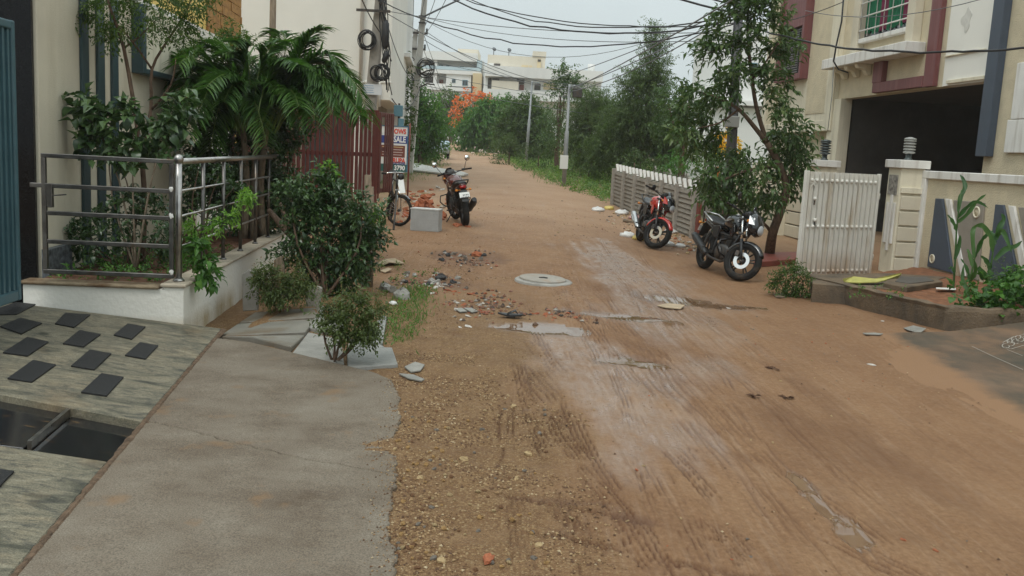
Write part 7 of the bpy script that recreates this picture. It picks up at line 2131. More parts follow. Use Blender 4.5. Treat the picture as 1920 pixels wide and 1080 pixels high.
MT['brake_steel'] = mat('brake_steel', (.72, .72, .71), .28, .6)
def mc(px, py, heading, *a):
    f = gp(px, py); d = np.array([math.sin(math.radians(heading)), math.cos(math.radians(heading)), 0])
    r = f - d*1.32; r[2] = gz(r[0], r[1]); return motorcycle(f, r, *a)
mc(1384, 526, 167, 'black motorcycle with a visored headlamp cowl parked in front of the street tree', 'black_gloss', 40, -9, dict(mw=.34, mh=.22, cowl=1.2, side='black_gloss', saree=1))
mc(1226, 467, 175, 'red and black motorcycle parked beside the precast fence', 'red_gloss', 42, -9, dict(mw=.3, mh=.08, cowl=1.05, tail='black_gloss', muffler='silver', shield='chrome', grab='black_plastic', decal='silver', stripe='red_gloss', cowlm='black_gloss'))
r_ = gp(873, 424); d_ = np.array([math.sin(math.radians(-13)), math.cos(math.radians(-13)), 0]); f_ = r_ + d_*1.32; f_[2] = gz(f_[0], f_[1])
motorcycle(f_, r_, 'maroon motorcycle seen from behind beside the brick heap', 'maroon_gloss', 14, -9, dict(mw=.37, mh=.27, mx=-.02, plate=1, tail='maroon_gloss', grab='black_plastic', saree=1))
# far scooter
p = base_at(862, 84)
t = thing('scooter', p, 'small white scooter far down the road under the trees', 'scooter', None, math.radians(250))
def lput(mb, n, m):
    me = mb.mesh(n, MT[m]); o = bpy.data.objects.new(n, me); COL.objects.link(o); o.parent = t; return o
for x in (.62, -.6):
    mb = MB(); mb.torus((x, 0, .24), (0, 1, 0), .18, .055, 20, 8); lput(mb, 'wheel', 'rubber')
mb = MB(); mb.loft([(-.85, 0, .62, .12, .12, 2.5), (-.6, 0, .55, .2, .18, 2.5), (-.2, 0, .48, .18, .16, 2.5), (0, 0, .3, .15, .05, 3), (.35, 0, .3, .16, .05, 3)], 12); lput(mb, 'body', 'white_trim')
mb = MB(); mb.loft([(.34, 0, .55, .2, .25, 3), (.42, 0, .62, .2, .32, 3), (.52, 0, .6, .12, .25, 3)], 12); lput(mb, 'leg_shield', 'white_trim')
mb = MB(); mb.loft([(-.8, 0, .74, .12, .05, 3), (-.1, 0, .70, .13, .05, 3)], 12); lput(mb, 'seat', 'seat_vinyl')
mb = MB(); mb.tube([(.3, -.32, .98), (.4, 0, .95), (.3, .32, .98)], .02, 8); lput(mb, 'handlebar', 'black_plastic')
mb = MB(); mb.loft([(.38, 0, .95, .14, .1, 2.5), (.52, 0, .92, .1, .08, 2.5)], 12); lput(mb, 'headlamp_cowl', 'white_trim')
mb = MB(); mb.loft([(.44, 0, .5, .08, .03, 3), (.62, 0, .48, .09, .04, 3), (.82, 0, .40, .07, .03, 3)], 10); lput(mb, 'front_fender', 'white_trim')
# parked car half hidden in the bushes
p = base_at(812, 54)
t = thing('parked_car', p, 'pale blue parked car half hidden by bushes under the left trees', 'car', None, math.radians(8))
mb = MB()
def sect(x, zs, w): return [np.array([x, y*w, z]) for y, z in zs]
S_ = []
for y, zl, zh in ((-1.9, .45, .75), (-1.75, .3, .95), (-1.0, .28, .98), (-.5, .28, 1.0), (.8, .28, 1.0), (1.5, .3, .98), (1.85, .42, .8)):
    S_.append([np.array([x*.82, y, z]) for x, z in ((-.95, zl), (-1, (zl+zh)/2), (-.95, zh), (.95, zh), (1, (zl+zh)/2), (.95, zl))])
mb.rings(S_); lput(mb, 'body', MT and 'far_blue')
mb = MB(); mb.rings([[np.array([x, y, z]) for x, z in ((-w, 1.0), (-w*.85, zt_), (w*.85, zt_), (w, 1.0))] for y, w, zt_ in ((-.95, .72, 1.02), (-.45, .72, 1.42), (.7, .72, 1.44), (1.35, .72, 1.02))]); lput(mb, 'cabin_glass', 'lens_dark')
mb = MB(); mb.rings([[np.array([x, y, z]) for x, z in ((-w, zt_), (-w*.95, zt_+.03), (w*.95, zt_+.03), (w, zt_))] for y, w, zt_ in ((-.5, .62, 1.41), (.72, .62, 1.43))]); lput(mb, 'roof', 'far_blue')
for x in (-.75, .75):
    for y in (-1.2, 1.2):
        mb = MB(); mb.torus((x, y, .3), (1, 0, 0), .22, .09, 20, 8); mb.lathe([(.18, -.04), (.18, .04)], (x, y, .3), (1, 0, 0), 14); lput(mb, 'wheel', 'rubber')
    mb = MB(); mb.box((x*.75, -1.87, .72), (.3, .06, .14)); lput(mb, 'headlight', 'lens')

# ------------------------------------------------------------------ bicycle (front wheel turned towards the street)
fw_ = gp(746, 424)
t = thing('bicycle', fw_, 'old black bicycle leaning by the slatted gate with its front wheel turned', 'bicycle')
hd = unit(np.array([.30, -1, 0])); wd_ = unit(np.array([.82, -.45, 0]))         # frame heading, turned wheel heading
up = unit(np.array([.05, 0, 1])); R_ = .30
c = fw_ + up*(R_+.01)
def wheelb(c, dr, par):
    ax = np.cross(dr, up)
    mb = MB(); mb.torus(c, ax, R_-.026, .031, 36, 8); w = mb.build('wheel', MT['rubber'], par)
    mb = MB(); mb.torus(c, ax, R_-.042, .010, 32, 6); mb.build('rim', MT['silver'], w)
    mb = MB()
    for k in range(18):
        a = 2*PI*k/18; q = unit(dr)*math.cos(a)+up*math.sin(a); mb.tube([c+q*.02, c+q*(R_-.045)], .0025, 4, cap=False)
    o = mb.build('spokes', MT['silver'], w); o['kind'] = 'stuff'
    mb = MB(); mb.lathe([(.02, -.05), (.03, -.035), (.018, 0), (.03, .035), (.02, .05)], c, ax, 10); mb.build('hub', MT['dark_metal'], w)
wheelb(c, wd_, t)
s_ = np.cross(wd_, up)
hd_top = c - wd_*.10 + up*.52
for q in (-1, 1):
    mb = MB(); mb.tube([c+s_*.05*q, c+s_*.05*q - wd_*.03+up*.28, hd_top - up*.12 + s_*.03*q], .012, 7); mb.build('fork_blade', MT['chrome'], t)
mb = MB(); mb.tube([hd_top-up*.14, hd_top+up*.10], .020, 10); mb.build('head_tube', MT['black_gloss'], t)
hb = hd_top+up*.17
mb = MB(); mb.tube([hd_top+up*.1, hb], .013, 8); mb.build('stem', MT['chrome'], t)
mb = MB(); mb.tube([hb-s_*.27-wd_*.16, hb-s_*.25-wd_*.03+up*.02, hb-s_*.12+up*.03, hb+s_*.12+up*.03, hb+s_*.25-wd_*.03+up*.02, hb+s_*.27-wd_*.16], .011, 8); mb.build('handlebar', MT['chrome'], t)
for q in (-1, 1):
    mb = MB(); mb.tube([hb+s_*.262*q-wd_*.09, hb+s_*.272*q-wd_*.18], .017, 8); mb.build('grip', MT['rubber'], t)
mb = MB(); mb.loft([(0, 0, 0, .055, .05, 2.2), (.05, 0, 0, .065, .06, 2.2), (.09, 0, 0, .05, .045, 2.2)], 12)
V_ = mb.V[0]; mb.V[0] = np.array([hb - up*.05 + wd_*(.03+v[0]) + s_*v[1] + up*v[2] for v in V_]); mb.build('headlamp', MT['black_plastic'], t)
mb = MB(); mb.rings([[c + wd_*math.cos(a)*(R_+.02) + up*math.sin(a)*(R_+.02) + s_*y for y in (-.03, 0, .03)] + [c + wd_*math.cos(a)*(R_+.012) + up*math.sin(a)*(R_+.012) + s_*y for y in (.03, 0, -.03)] for a in np.linspace(.7, 2.7, 12)]); mb.build('mudguard', MT['black_gloss'], t)
sc_ = hd_top - hd*.58 + up*.0; bb = hd_top - hd*.45 - up*.52; rc = fw_ - hd*1.05 + up*(R_+.01); rc[2] = gz(rc[0], rc[1])+R_
for a, b_, r, nme in ((hd_top+up*.03, sc_+up*.05, .015, 'top_tube'), (hd_top-up*.1, bb, .017, 'down_tube'), (bb, sc_+up*.16, .015, 'seat_tube'), (bb, rc, .011, 'chain_stay'), (sc_, rc, .010, 'seat_stay')):
    mb = MB(); mb.tube([a, b_], r, 8); mb.build(nme, MT['black_gloss'], t)
wheelb(rc, hd, t)
mb = MB(); q = sc_+up*.2; mb.rings([[q + hd*x + np.cross(hd, up)*y*w + up*z for y, z in ((-1, 0), (-.5, .03), (0, .035), (.5, .03), (1, 0), (0, -.03))] for x, w in ((.14, .03), (.04, .05), (-.06, .09), (-.12, .08))]); mb.build('saddle', MT['seat_vinyl'], t)
mb = MB(); mb.torus(bb+s_*.03, np.cross(hd, up), .09, .008, 24, 6); mb.build('chainring', MT['dark_metal'], t)
mb = MB(); g_ = gp(738, 432); mb.tube([g_, hd_top-up*.12+hd*.05], .02, 7); mb.build('prop', MT['dark_metal'], t)

# ------------------------------------------------------------------ block, bricks, rubble, litter
b = gp(795, 434)
bm_ = mat('grey_foam_block', (.40, .40, .39), .9, nscale=5, namt=.12, bump=.3, bscale=30)
t = thing('grey_block', b, 'pale grey grooved block standing on the ground beside the bicycle', 'block', None, math.radians(-8))
mb = MB(); mb.box((0, .16, .20), (.53, .32, .40)); me = mb.mesh('core', bm_); o = bpy.data.objects.new('core', me); COL.objects.link(o); o.parent = t
mb = MB()
for k in range(20): mb.box((-.255+k*.0268, .16, .10), (.016, .336, .175)); mb.box((-.255+k*.0268, .16, .298), (.016, .336, .175))
me = mb.mesh('ribs', bm_); o = bpy.data.objects.new('ribs', me); COL.objects.link(o); o.parent = t; o['kind'] = 'stuff'
mb = MB(); mb.box((0, .16, .408), (.55, .34, .02)); me = mb.mesh('lid', mat('pale_block_lid', (.52, .52, .50), .85, nscale=6, namt=.15)); o = bpy.data.objects.new('lid', me); COL.objects.link(o); o.parent = t
rg = random.Random(11)
t = thing('brick_heap', gp(800, 404), 'heap of broken red bricks behind the grey block', 'brick heap')
bme = MB().box((0, 0, 0), (.22, .105, .07)).mesh('brick', MT['brick'])
for k in range(120):
    px, py = rg.gauss(796, 15), rg.uniform(395, 414)
    p = gp(px, py) - np.array(t.location); hgt = max(.03, .40*math.exp(-((px-797)/16)**2)*rg.random())
    instance(bme, 'brick', t, (p[0], p[1], p[2]+hgt), (rg.uniform(-.7, .7), rg.uniform(-.7, .7), rg.uniform(0, 6)), (rg.uniform(.5, 1.), 1, 1))
def loose(px, py, s, m, name, label, cat, group, seed, flat=.35, rz=None, lift=0.):
    p = gp(px, py); rg = random.Random(seed)
    mb = MB(); mb.rock(p + [0, 0, s*flat*.35+lift], (s, s*rg.uniform(.55, .9), s*flat), seed, rz=rg.uniform(0, 6) if rz is None else rz, n=8, m=5, rough=.38)
    return tag(mb.build(name, MT[m] if isinstance(m, str) else m), label, cat, group)
for k in range(16):
    loose(rg.uniform(842, 880) if k < 9 else rg.uniform(740, 770), rg.uniform(420, 428) if k < 9 else rg.uniform(400, 425), rg.uniform(.05, .10), 'brick', 'brick_piece', 'broken red brick piece lying near the bicycle and grey block', 'brick', 'brick pieces by the block', 100+k, .5)
beige = mat('laterite_stone', (.42, .30, .16), .9, nscale=9, namt=.4, bump=.6, bscale=50)
grey = mat('grey_stone', (.21, .18, .15), .9, nscale=9, namt=.35, bump=.6, bscale=50)
char = mat('charcoal_chunk', (.035, .033, .033), .7, nscale=12, namt=.4, bump=.5)
dark_red = mat('red_brick_dust', (.30, .09, .05), .95, nscale=12, namt=.4, bump=.5)
# single stones one can point at
for px, py, s, m, lab in ((915, 1055, .045, 'brick', 'dark reddish stone at the bottom of the photo by the pebbly strip'), (828, 1056, .028, beige, 'rounded pale stone left of the dark reddish stone'), (1010, 1026, .024, beige, 'yellow stone beside the fan shaped tyre print'),
        (740, 850, .022, beige, 'pale stone touching the concrete apron edge'), (788, 900, .022, beige, 'pale angular stone near the middle of the apron edge'), (968, 902, .024, beige, 'flat pale stone in the middle of the pebbly strip'),
        (963, 760, .035, beige, 'pale flat stone above the tyre prints'), (1012, 808, .028, grey, 'grey and pale stone beside the ribbed tyre print'), (870, 862, .035, beige, 'broad yellow stone in the upper pebbly strip'), (990, 852, .035, beige, 'yellow clod right of the broad yellow stone')):
    loose(px, py, s, m, 'stone', lab, 'stone', None, int(px+py), .55)
rg_ = np.random.RandomState(77)
mats3 = [beige, grey, mat('ochre_stone', (.40, .24, .10), .9, nscale=9, namt=.4, bump=.6, bscale=50), mat('brown_stone', (.20, .105, .055), .9, nscale=9, namt=.4, bump=.6, bscale=50)]
sm = [MB().rock((0, 0, 0), (1, .75, .6), 500+k, 7, 4, rough=.42).mesh('stone', mats3[k % 4]) for k in range(12)]
n = 0
while n < 120:
    px, py = rg_.uniform(735, 1060), rg_.uniform(760, 1078)
    if rg_.rand() > (1.05-(px-735)/340.): continue
    p = gp(px, py); s = rg_.uniform(.010, .022)
    o = bpy.data.objects.new('stone', sm[rg_.randint(12)]); COL.objects.link(o); o.location = (p[0], p[1], p[2]+s*.25); o.rotation_euler = (rg_.rand()*.5, rg_.rand()*.5, rg_.rand()*6); o.scale = (s, s, s)
    tag(o, 'small stone lying loose on the pebbly strip beside the concrete apron', 'stone', 'small stones on the pebbly strip'); n += 1
# gravel: tens of thousands, one object
def gravel(n, fn, xr, yr, smin, smax, m, seed):
    rg = np.random.RandomState(seed)
    x = xr[0]+(xr[1]-xr[0])*rg.rand(n); y = yr[0]+(yr[1]-yr[0])*rg.rand(n)
    k = fn(x, y) > rg.rand(n); x, y = x[k], y[k]; N = len(x)
    s = smin + (smax-smin)*rg.rand(N)**3
    z = hf(x, y) + s*.22
    base = np.array([(1, 0, 0), (-.5, .8, 0), (-.5, -.8, 0), (.1, .1, .75), (0, 0, -.5), (.5, .7, .15)])
    Fb = np.array([(0, 5, 3), (5, 1, 3), (1, 2, 3), (2, 0, 3), (0, 4, 5), (5, 4, 1), (1, 4, 2), (2, 4, 0)])
    V = base[None] * (.7+.6*rg.rand(N, 6, 1)) * s[:, None, None]
    a = rg.rand(N)*6.28; c_, s_ = np.cos(a)[:, None], np.sin(a)[:, None]
    V = np.stack([V[..., 0]*c_-V[..., 1]*s_, V[..., 0]*s_+V[..., 1]*c_, V[..., 2]], -1) + np.stack([x, y, z], 1)[:, None, :]
    F = (np.arange(N)*6)[:, None, None] + Fb[None]
    me = np_mesh('gravel', V.reshape(-1, 3), F.reshape(-1, 3)); vattr(me, 'rnd', np.repeat(rg.rand(N), 6)); me.materials.append(m)
    o = bpy.data.objects.new('gravel', me); COL.objects.link(o); tag(o, kind='stuff')
gm_ = bpy.data.materials.new('gravel'); gm_.use_nodes = True
_n = gm_.node_tree.nodes; _l = gm_.node_tree.links
_a = _n.new('ShaderNodeAttribute'); _a.attribute_name = 'rnd'; _r = _n.new('ShaderNodeValToRGB')
_e = _r.color_ramp.elements; _e[0].position = 0; _e[0].color = (.085, .042, .022, 1); _e[1].position = 1; _e[1].color = (.44, .34, .21, 1)
for p_, c_ in ((.35, (.16, .085, .04, 1)), (.65, (.25, .15, .07, 1)), (.88, (.33, .22, .11, 1))):
    q_ = _e.new(p_); q_.color = c_
_l.new(_a.outputs['Fac'], _r.inputs[0]); _l.new(_r.outputs[0], _n['Principled BSDF'].inputs['Base Color']); _n['Principled BSDF'].inputs['Roughness'].default_value = .85
gravel(60000, lambda x, y: masks(x, y)[0]*ss(.40, .62, fbm(x*2.2, y*2.6, 4, 21)), (-.85, 1.0), (2.9, 7.5), .002, .011, gm_, 1)
gravel(16000, lambda x, y: ss(1.2, .2, x)*ss(.45, .7, fbm(x*1.5, y*1.0, 3, 22)), (-1.3, 1.8), (7, 13), .003, .011, gm_, 2)
gravel(5000, lambda x, y: ss(.5, .75, fbm(x*.8, y*.8, 3, 23)), (-3, 5), (12, 26), .004, .016, gm_, 3)
gravel(6000, lambda x, y: ss(.5, .75, fbm(x*1.2, y*1.2, 3, 24))*.6, (1, 5), (3, 12), .003, .010, gm_, 4)

_rg = np.random.RandomState(31); _P = []
for poly in (right1, right2[:5]):
    for a_, b_ in zip(poly[:-1], poly[1:]):
        for _k in range(70):
            q_ = a_[:2]+(b_[:2]-a_[:2])*_rg.rand(); _P.append([q_[0]-abs(_rg.randn())*.07+.01, q_[1]+_rg.randn()*.03])
_P = np.array(_P); _N = len(_P); _s = .0018+.0055*_rg.rand(_N)**2
_base = np.array([(1, 0, 0), (-.5, .8, 0), (-.5, -.8, 0), (.1, .1, .75), (0, 0, -.5), (.5, .7, .15)])
_V = _base[None]*(.7+.6*_rg.rand(_N, 6, 1))*_s[:, None, None] + np.stack([_P[:, 0], _P[:, 1], np.array([zap(q) for q in _P])+_s*.3], 1)[:, None, :]
_F = (np.arange(_N)*6)[:, None, None] + np.array([(0, 5, 3), (5, 1, 3), (1, 2, 3), (2, 0, 3), (0, 4, 5), (5, 4, 1), (1, 4, 2), (2, 4, 0)])[None]
me = np_mesh('gravel', _V.reshape(-1, 3), _F.reshape(-1, 3)); vattr(me, 'rnd', np.repeat(_rg.rand(_N), 6)); me.materials.append(gm_)
o = bpy.data.objects.new('gravel', me); COL.objects.link(o); tag(o, kind='stuff')

rub_ = gm_.copy(); rub_.name = 'rubble'
_e = [n for n in rub_.node_tree.nodes if n.type == 'VALTORGB'][0].color_ramp.elements
for k_, c_ in enumerate(((.035, .03, .028), (.12, .07, .045), (.26, .09, .05), (.20, .17, .14), (.42, .38, .33))): _e[k_].color = (*c_, 1)
for cx_, cy_, sx_, sy_, n_ in ((818, 530, 38, 13, 900), (872, 484, 48, 13, 800), (905, 570, 55, 18, 900), (1030, 590, 60, 10, 350), (800, 405, 34, 12, 500), (1235, 440, 60, 22, 900), (760, 525, 25, 10, 300)):
    a_, b_ = G(cx_-sx_, cy_), G(cx_+sx_, cy_); f_, k_ = G(cx_, cy_-sy_), G(cx_, cy_+sy_); c0 = G(cx_, cy_); rx_ = (b_[0]-a_[0])/2; ry_ = (f_[1]-k_[1])/2
    gravel(n_*3, lambda x, y: np.exp(-(((x-c0[0])/rx_*1.1)**2+((y-c0[1])/ry_*1.1)**2))*ss(.35, .6, fbm(x*4, y*3, 3, 26)), (c0[0]-2*rx_, c0[0]+2*rx_), (c0[1]-2*ry_, c0[1]+2*ry_), .005, .034, rub_, int(cx_))

# manhole
c = gp(1019, 527, .0)
t = thing('manhole', c, 'round concrete manhole cover raised on its ring in the dirt road', 'manhole')
mb = MB(); mb.lathe([(.375, -.10), (.375, .015), (.36, .025), (.28, .025), (.28, -.02)], c + [0, 0, .0], ax=(.02, -.02, 1), n=40, cap=False); mb.build('ring', MT['concrete'], t, bevel=0)
mb = MB(); mb.lathe([(.002, .050), (.29, .048), (.305, .042), (.305, .026)], c + [-.01, .05, .0], ax=(.03, -.03, 1), n=40, cap=False)
mb.build('cover', add_dirt(mat('manhole_cover', (.31, .28, .24), .8, nscale=9, namt=.15, bump=.4, bscale=40), (.30, .2, .13), 4, .55, .75, stretch=(1, 1, 1)), t)
mb = MB(); mb.tube([c+[-.06, .0, .053], c+[.0, -.01, .060], c+[.05, -.01, .053]], .009, 6); mb.build('lifting_ring', MT['dark_metal'], t)
# flip flop
c = gp(957, 597)
t = thing('flip_flop', c, 'single black flip flop lying on the dirt', 'flip flop', None, math.radians(-6))
n_ = 22
out = [np.array([.13*math.cos(a), (.045+.008*math.cos(a))*math.sin(a)*(1-.25*math.cos(2*a)), .018+.012*math.cos(a)**2]) for a in np.linspace(0, 2*PI, n_+1)[:-1]]
mb = MB(); mb.prism(out, (0, 0, .016)); me = mb.mesh('sole', MT['black_plastic']); o = bpy.data.objects.new('sole', me); COL.objects.link(o); o.parent = t
mb = MB()
for s in (-1, 1): mb.tube([(.07, 0, .045), (.045, s*.025, .075), (-.03, s*.042, .04)], [.005, .008, .006], 6)
me = mb.mesh('strap', MT['black_gloss']); o = bpy.data.objects.new('strap', me); COL.objects.link(o); o.parent = t

# stone slabs
SLABS = [([(650, 657), (735, 657), (746, 690), (652, 692)], .07, 'stone_slab', 'thick pale slab nearest the concrete apron', 'bag'), ([(546, 668), (578, 626), (640, 640), (645, 684)], .05, 'stone_slab', 'grey slab left of the thick pale slab', 0),
         ([(578, 620), (602, 578), (652, 590), (648, 636)], .05, 'stone_slab', 'grey slab farther back under the shrubs', 0), ([(688, 634), (716, 596), (725, 600), (717, 652), (670, 650)], .06, 'stone_slab', 'narrow pale slab standing proud behind the thick pale slab', 0),
         ([(655, 642), (690, 640), (722, 656), (652, 656)], .05, 'stone_slab', 'pale slab sliver behind the thick pale slab', 0)]
pale = add_dirt(mat('pale_granite', (.23, .225, .205), .7, nscale=8, namt=.15, bump=.45, bscale=30), (.25, .23, .19), 3, .52, .72, stretch=(1, 1, 1))
for pts, th, nm, lab, m in SLABS:
    mb = MB(); P = [gp(x, y, th*.55) for x, y in pts]
    zc_ = np.mean([p[2] for p in P]); P = [np.array([p[0], p[1], zc_*.6+p[2]*.4]) for p in P]
    mb.prism(P, (0, 0, -th)); tag(mb.build(nm, pale if ('pale' in lab[:14] or 'narrow' in lab) else MT['stone_grey'], bevel=.008, seg=2), lab, 'slab', 'loose stone slabs')
wetc = add_dirt(mat('damp_paving', (.185, .17, .14), .6, nscale=4, namt=.25, bump=.3, bscale=50), (.14, .10, .06), 2, .45, .65, stretch=(1, 1, 1))
pv = bpy.data.objects.new('paved_strip', None); COL.objects.link(pv); pv.location = gp(500, 610); tag(pv, kind='structure')
for pts in ([(412, 627), (446, 600), (590, 606), (572, 632)], [(449, 597), (478, 580), (600, 586), (592, 602)], [(415, 634), (570, 636), (546, 660), (470, 643)]):
    mb = MB(); P = [gp(x, y, .045) for x, y in pts]; mb.prism(P, (0, 0, -.12)); mb.build('paving_stone', wetc, pv, bevel=.006)
def upright(pts, th, m, lab, Y):
    P = [D(x, y, Y) for x, y in pts]; mb = MB(); mb.prism(P, (0, th, 0)); tag(mb.build('stone_slab', m, bevel=.008), lab, 'slab', 'upright stones by the planter')
a = [(453, 514), (468, 504), (484, 520), (483, 582), (455, 584)]
upright(a, .05, MT['stone_grey'], 'grey stone slab leaning upright against the planter wall', 9.1)
upright([(513, 488), (526, 480), (532, 500), (531, 545), (515, 545)], .06, MT['wood'], 'brown upright stone slab in the shrub behind the small shrub', 9.7)
upright([(572, 548), (592, 536), (603, 540), (598, 590), (574, 592)], .06, MT['fence_conc'], 'tan tilted stone at the foot of the glossy shrub', 9.25)
for px, py, s, m, lab in ((752, 560, .16, MT['stone_grey'], 'large grey stone among the grass by the glossy shrub'), (722, 545, .13, 'concrete', 'pale broken stone left of the large grey stone'), (735, 548, .10, 'fence_conc', 'tan stone between shrub and grass'),
        (826, 524, .10, char, 'black charred chunk in the rubble'), (848, 528, .07, char, 'smaller black chunk right of the charred chunk'), (840, 480, .07, char, 'dark clod in the upper rubble patch'), (893, 478, .12, 'brick', 'brown rubble lump in the upper rubble patch'), (808, 528, .06, 'concrete', 'grey concrete lump beside the charred chunk')):
    loose(px, py, s, m, 'stone', lab, 'stone', None, int(px*3+py), .6)
# flat pieces: card, slate, plaster, leaves
def flat(pts, m, name, lab, cat, group=None, th=.012, lift=.008, curl=.0):
    P = [gp(x, y, lift) for x, y in pts]
    for i, p in enumerate(P): p[2] += curl*((i*7) % 3)
    mb = MB(); mb.prism(P, (0, 0, th)); return tag(mb.build(name, MT[m] if isinstance(m, str) else m, bevel=.002), lab, cat, group)
flat([(708, 495), (722, 489), (740, 490), (758, 494), (748, 497), (730, 498), (715, 499)], 'card', 'cardboard_sheet', 'torn pale cardboard sheet right of the glossy shrub', 'cardboard', curl=.02)
flat([(712, 508), (728, 505), (735, 509), (722, 512)], 'card', 'cardboard_sheet', 'small cardboard scrap below the torn sheet', 'cardboard', curl=.015)
flat([(852, 581), (866, 580), (876, 587), (862, 588)], 'stone_grey', 'slate_chip', 'left flat grey chip of the pair beside the flip flop', 'stone chip')
flat([(869, 580), (884, 580), (896, 586), (884, 589)], 'stone_grey', 'slate_chip', 'right flat grey chip of the pair beside the flip flop', 'stone chip')
flat([(758, 692), (778, 684), (796, 690), (788, 698), (770, 699)], 'stone_grey', 'slate_chip', 'flat grey chip on the dirt right of the thick pale slab', 'stone chip')
flat([(748, 703), (775, 704), (796, 712), (790, 716), (765, 711)], 'stone_grey', 'slate_chip', 'long thin grey chip below the flat chip', 'stone chip')
flat([(1617, 629), (1640, 627), (1656, 628), (1650, 632), (1622, 632)], 'stone_grey', 'plank_piece', 'thin grey board piece on the dirt below the kerb', 'board')
flat([(1232, 573), (1252, 572), (1284, 576), (1276, 581), (1248, 580)], 'card', 'cardboard_sheet', 'soaked cardboard scrap in the wet wheel track', 'cardboard', curl=.006)
flat([(1450, 552), (1462, 550), (1478, 553), (1470, 558), (1455, 558)], 'wood', 'wood_piece', 'wood chip at the foot of the kerb shrub', 'wood piece')
whiteb = mat('white_plaster_bit', (.50, .46, .41), .8, nscale=12, namt=.2)
rg = random.Random(5)
def scraps(name, cat, lab, group, m, spots, smin, smax, fl=.3):
    ms = [MB().rock((0, 0, 0), (1, .6, fl), 900+k, 7, 4, rough=.45).mesh(name, m[k % len(m)]) for k in range(6)]
    for px, py in spots:
        p = gp(px, py); s = rg.uniform(smin, smax)
        o = bpy.data.objects.new(name, ms[rg.randrange(6)]); COL.objects.link(o); o.location = (p[0], p[1], p[2]+s*fl*.4); o.rotation_euler = (rg.uniform(-.3, .3), rg.uniform(-.3, .3), rg.uniform(0, 6)); o.scale = (s, s, s)
        tag(o, lab, cat, group)
g2d = lambda n, cx, cy, sx, sy: [(rg.gauss(cx, sx), rg.gauss(cy, sy)) for _ in range(n)]
scraps('plaster_bit', 'plaster bit', 'white plaster bit lying in the rubble beside the glossy shrub', 'white bits in the rubble', [whiteb], g2d(16, 815, 535, 14, 8) + g2d(6, 870, 597, 12, 6), .025, .07)
scraps('brick_chip', 'brick chip', 'red brick chip in the dirt near the flip flop', 'red brick chips', [dark_red, MT['brick']], g2d(26, 905, 568, 20, 12) + g2d(14, 1030, 588, 35, 6) + g2d(10, 860, 550, 25, 8), .02, .05)
scraps('rubble_lump', 'rubble', 'grey rubble lump in the rubble patch before the motorcycle', 'grey rubble lumps', [grey, MT['concrete'], char], g2d(22, 870, 485, 28, 8) + g2d(16, 830, 528, 18, 8) + g2d(8, 760, 520, 12, 6), .02, .07, .6)
scraps('stone_chip', 'stone chip', 'small stone chip scattered on the smooth right side of the road', 'stone chips on the right side', [grey, MT['brick'], beige], [(rg.uniform(1380, 1760), rg.uniform(580, 720)) for _ in range(40)] + [(rg.uniform(1050, 1900), rg.uniform(740, 1050)) for _ in range(22)], .008, .022, .4)
scraps('stone_chip', 'stone chip', 'stone chip scattered along the middle of the far road', 'stone chips on the far road', [beige, grey, beige], [(rg.uniform(880, 1150), rg.uniform(350, 470)) for _ in range(34)], .015, .045, .35)
scraps('plaster_bit', 'plaster bit', 'pale rubble bit on the verge behind the brick heap', 'pale rubble on the left verge', [whiteb, beige, MT['brick']], [(rg.uniform(765, 850), rg.uniform(352, 392)) for _ in range(50)], .04, .16, .35)
for px, py, lab in ((1417, 747, 'dead brown leaf left of the other on the dirt road'), (1484, 749, 'dead brown leaf right of the other on the dirt road'), (1450, 691, 'dead brown leaf farther up the dirt road')):
    mb = MB(); p = gp(px, py); rg2 = np.random.RandomState(px)
    for k in range(5):
        a = rg2.rand()*6; d = np.array([math.cos(a), math.sin(a), 0]); s = np.cross(d, [0, 0, 1.]); L = .05+.03*rg2.rand(); q = p+rg2.randn(3)*[.02, .015, 0]
        mb.add([q+[0, 0, .008], q+d*L*.5+s*.018+[0, 0, .025], q+d*L+[0, 0, .012], q+d*L*.5-s*.018+[0, 0, .02]], [(0, 1, 2, 3)])
    tag(mb.build('dead_leaf', MT['dead_leaf']), lab, 'leaf')
def bag(px, py, s, m, lab, seed, h=.6):
    p = gp(px, py); rg2 = np.random.RandomState(seed); n, m_ = 16, 9; V = []; F = []
    for i in range(m_+1):
        th = PI*i/m_
        for j in range(n):
            a = 2*PI*j/n; k = .72+.4*noise(np.array([a*2.2]), np.array([th*3.]), seed)[0] + .18*(noise(np.array([a*7]), np.array([th*7.]), seed+3)[0]-.5)
            V.append(p + np.array([math.sin(th)*math.cos(a)*s*k, math.sin(th)*math.sin(a)*s*.8*k, (math.cos(th)*h+.45*h)*s*k]))
    for i in range(m_):
        for j in range(n): F.append((i*n+j, (i+1)*n+j, (i+1)*n+(j+1) % n, i*n+(j+1) % n))
    mb = MB(); mb.add(V, F, True); tag(mb.build('plastic_bag', MT[m] if isinstance(m, str) else m), lab, 'plastic bag')
yb = mat('yellow_plastic_film', (.65, .50, .14), .45, nscale=8, namt=.2); pk = mat('pink_plastic_film', (.55, .30, .28), .45, nscale=8, namt=.3)
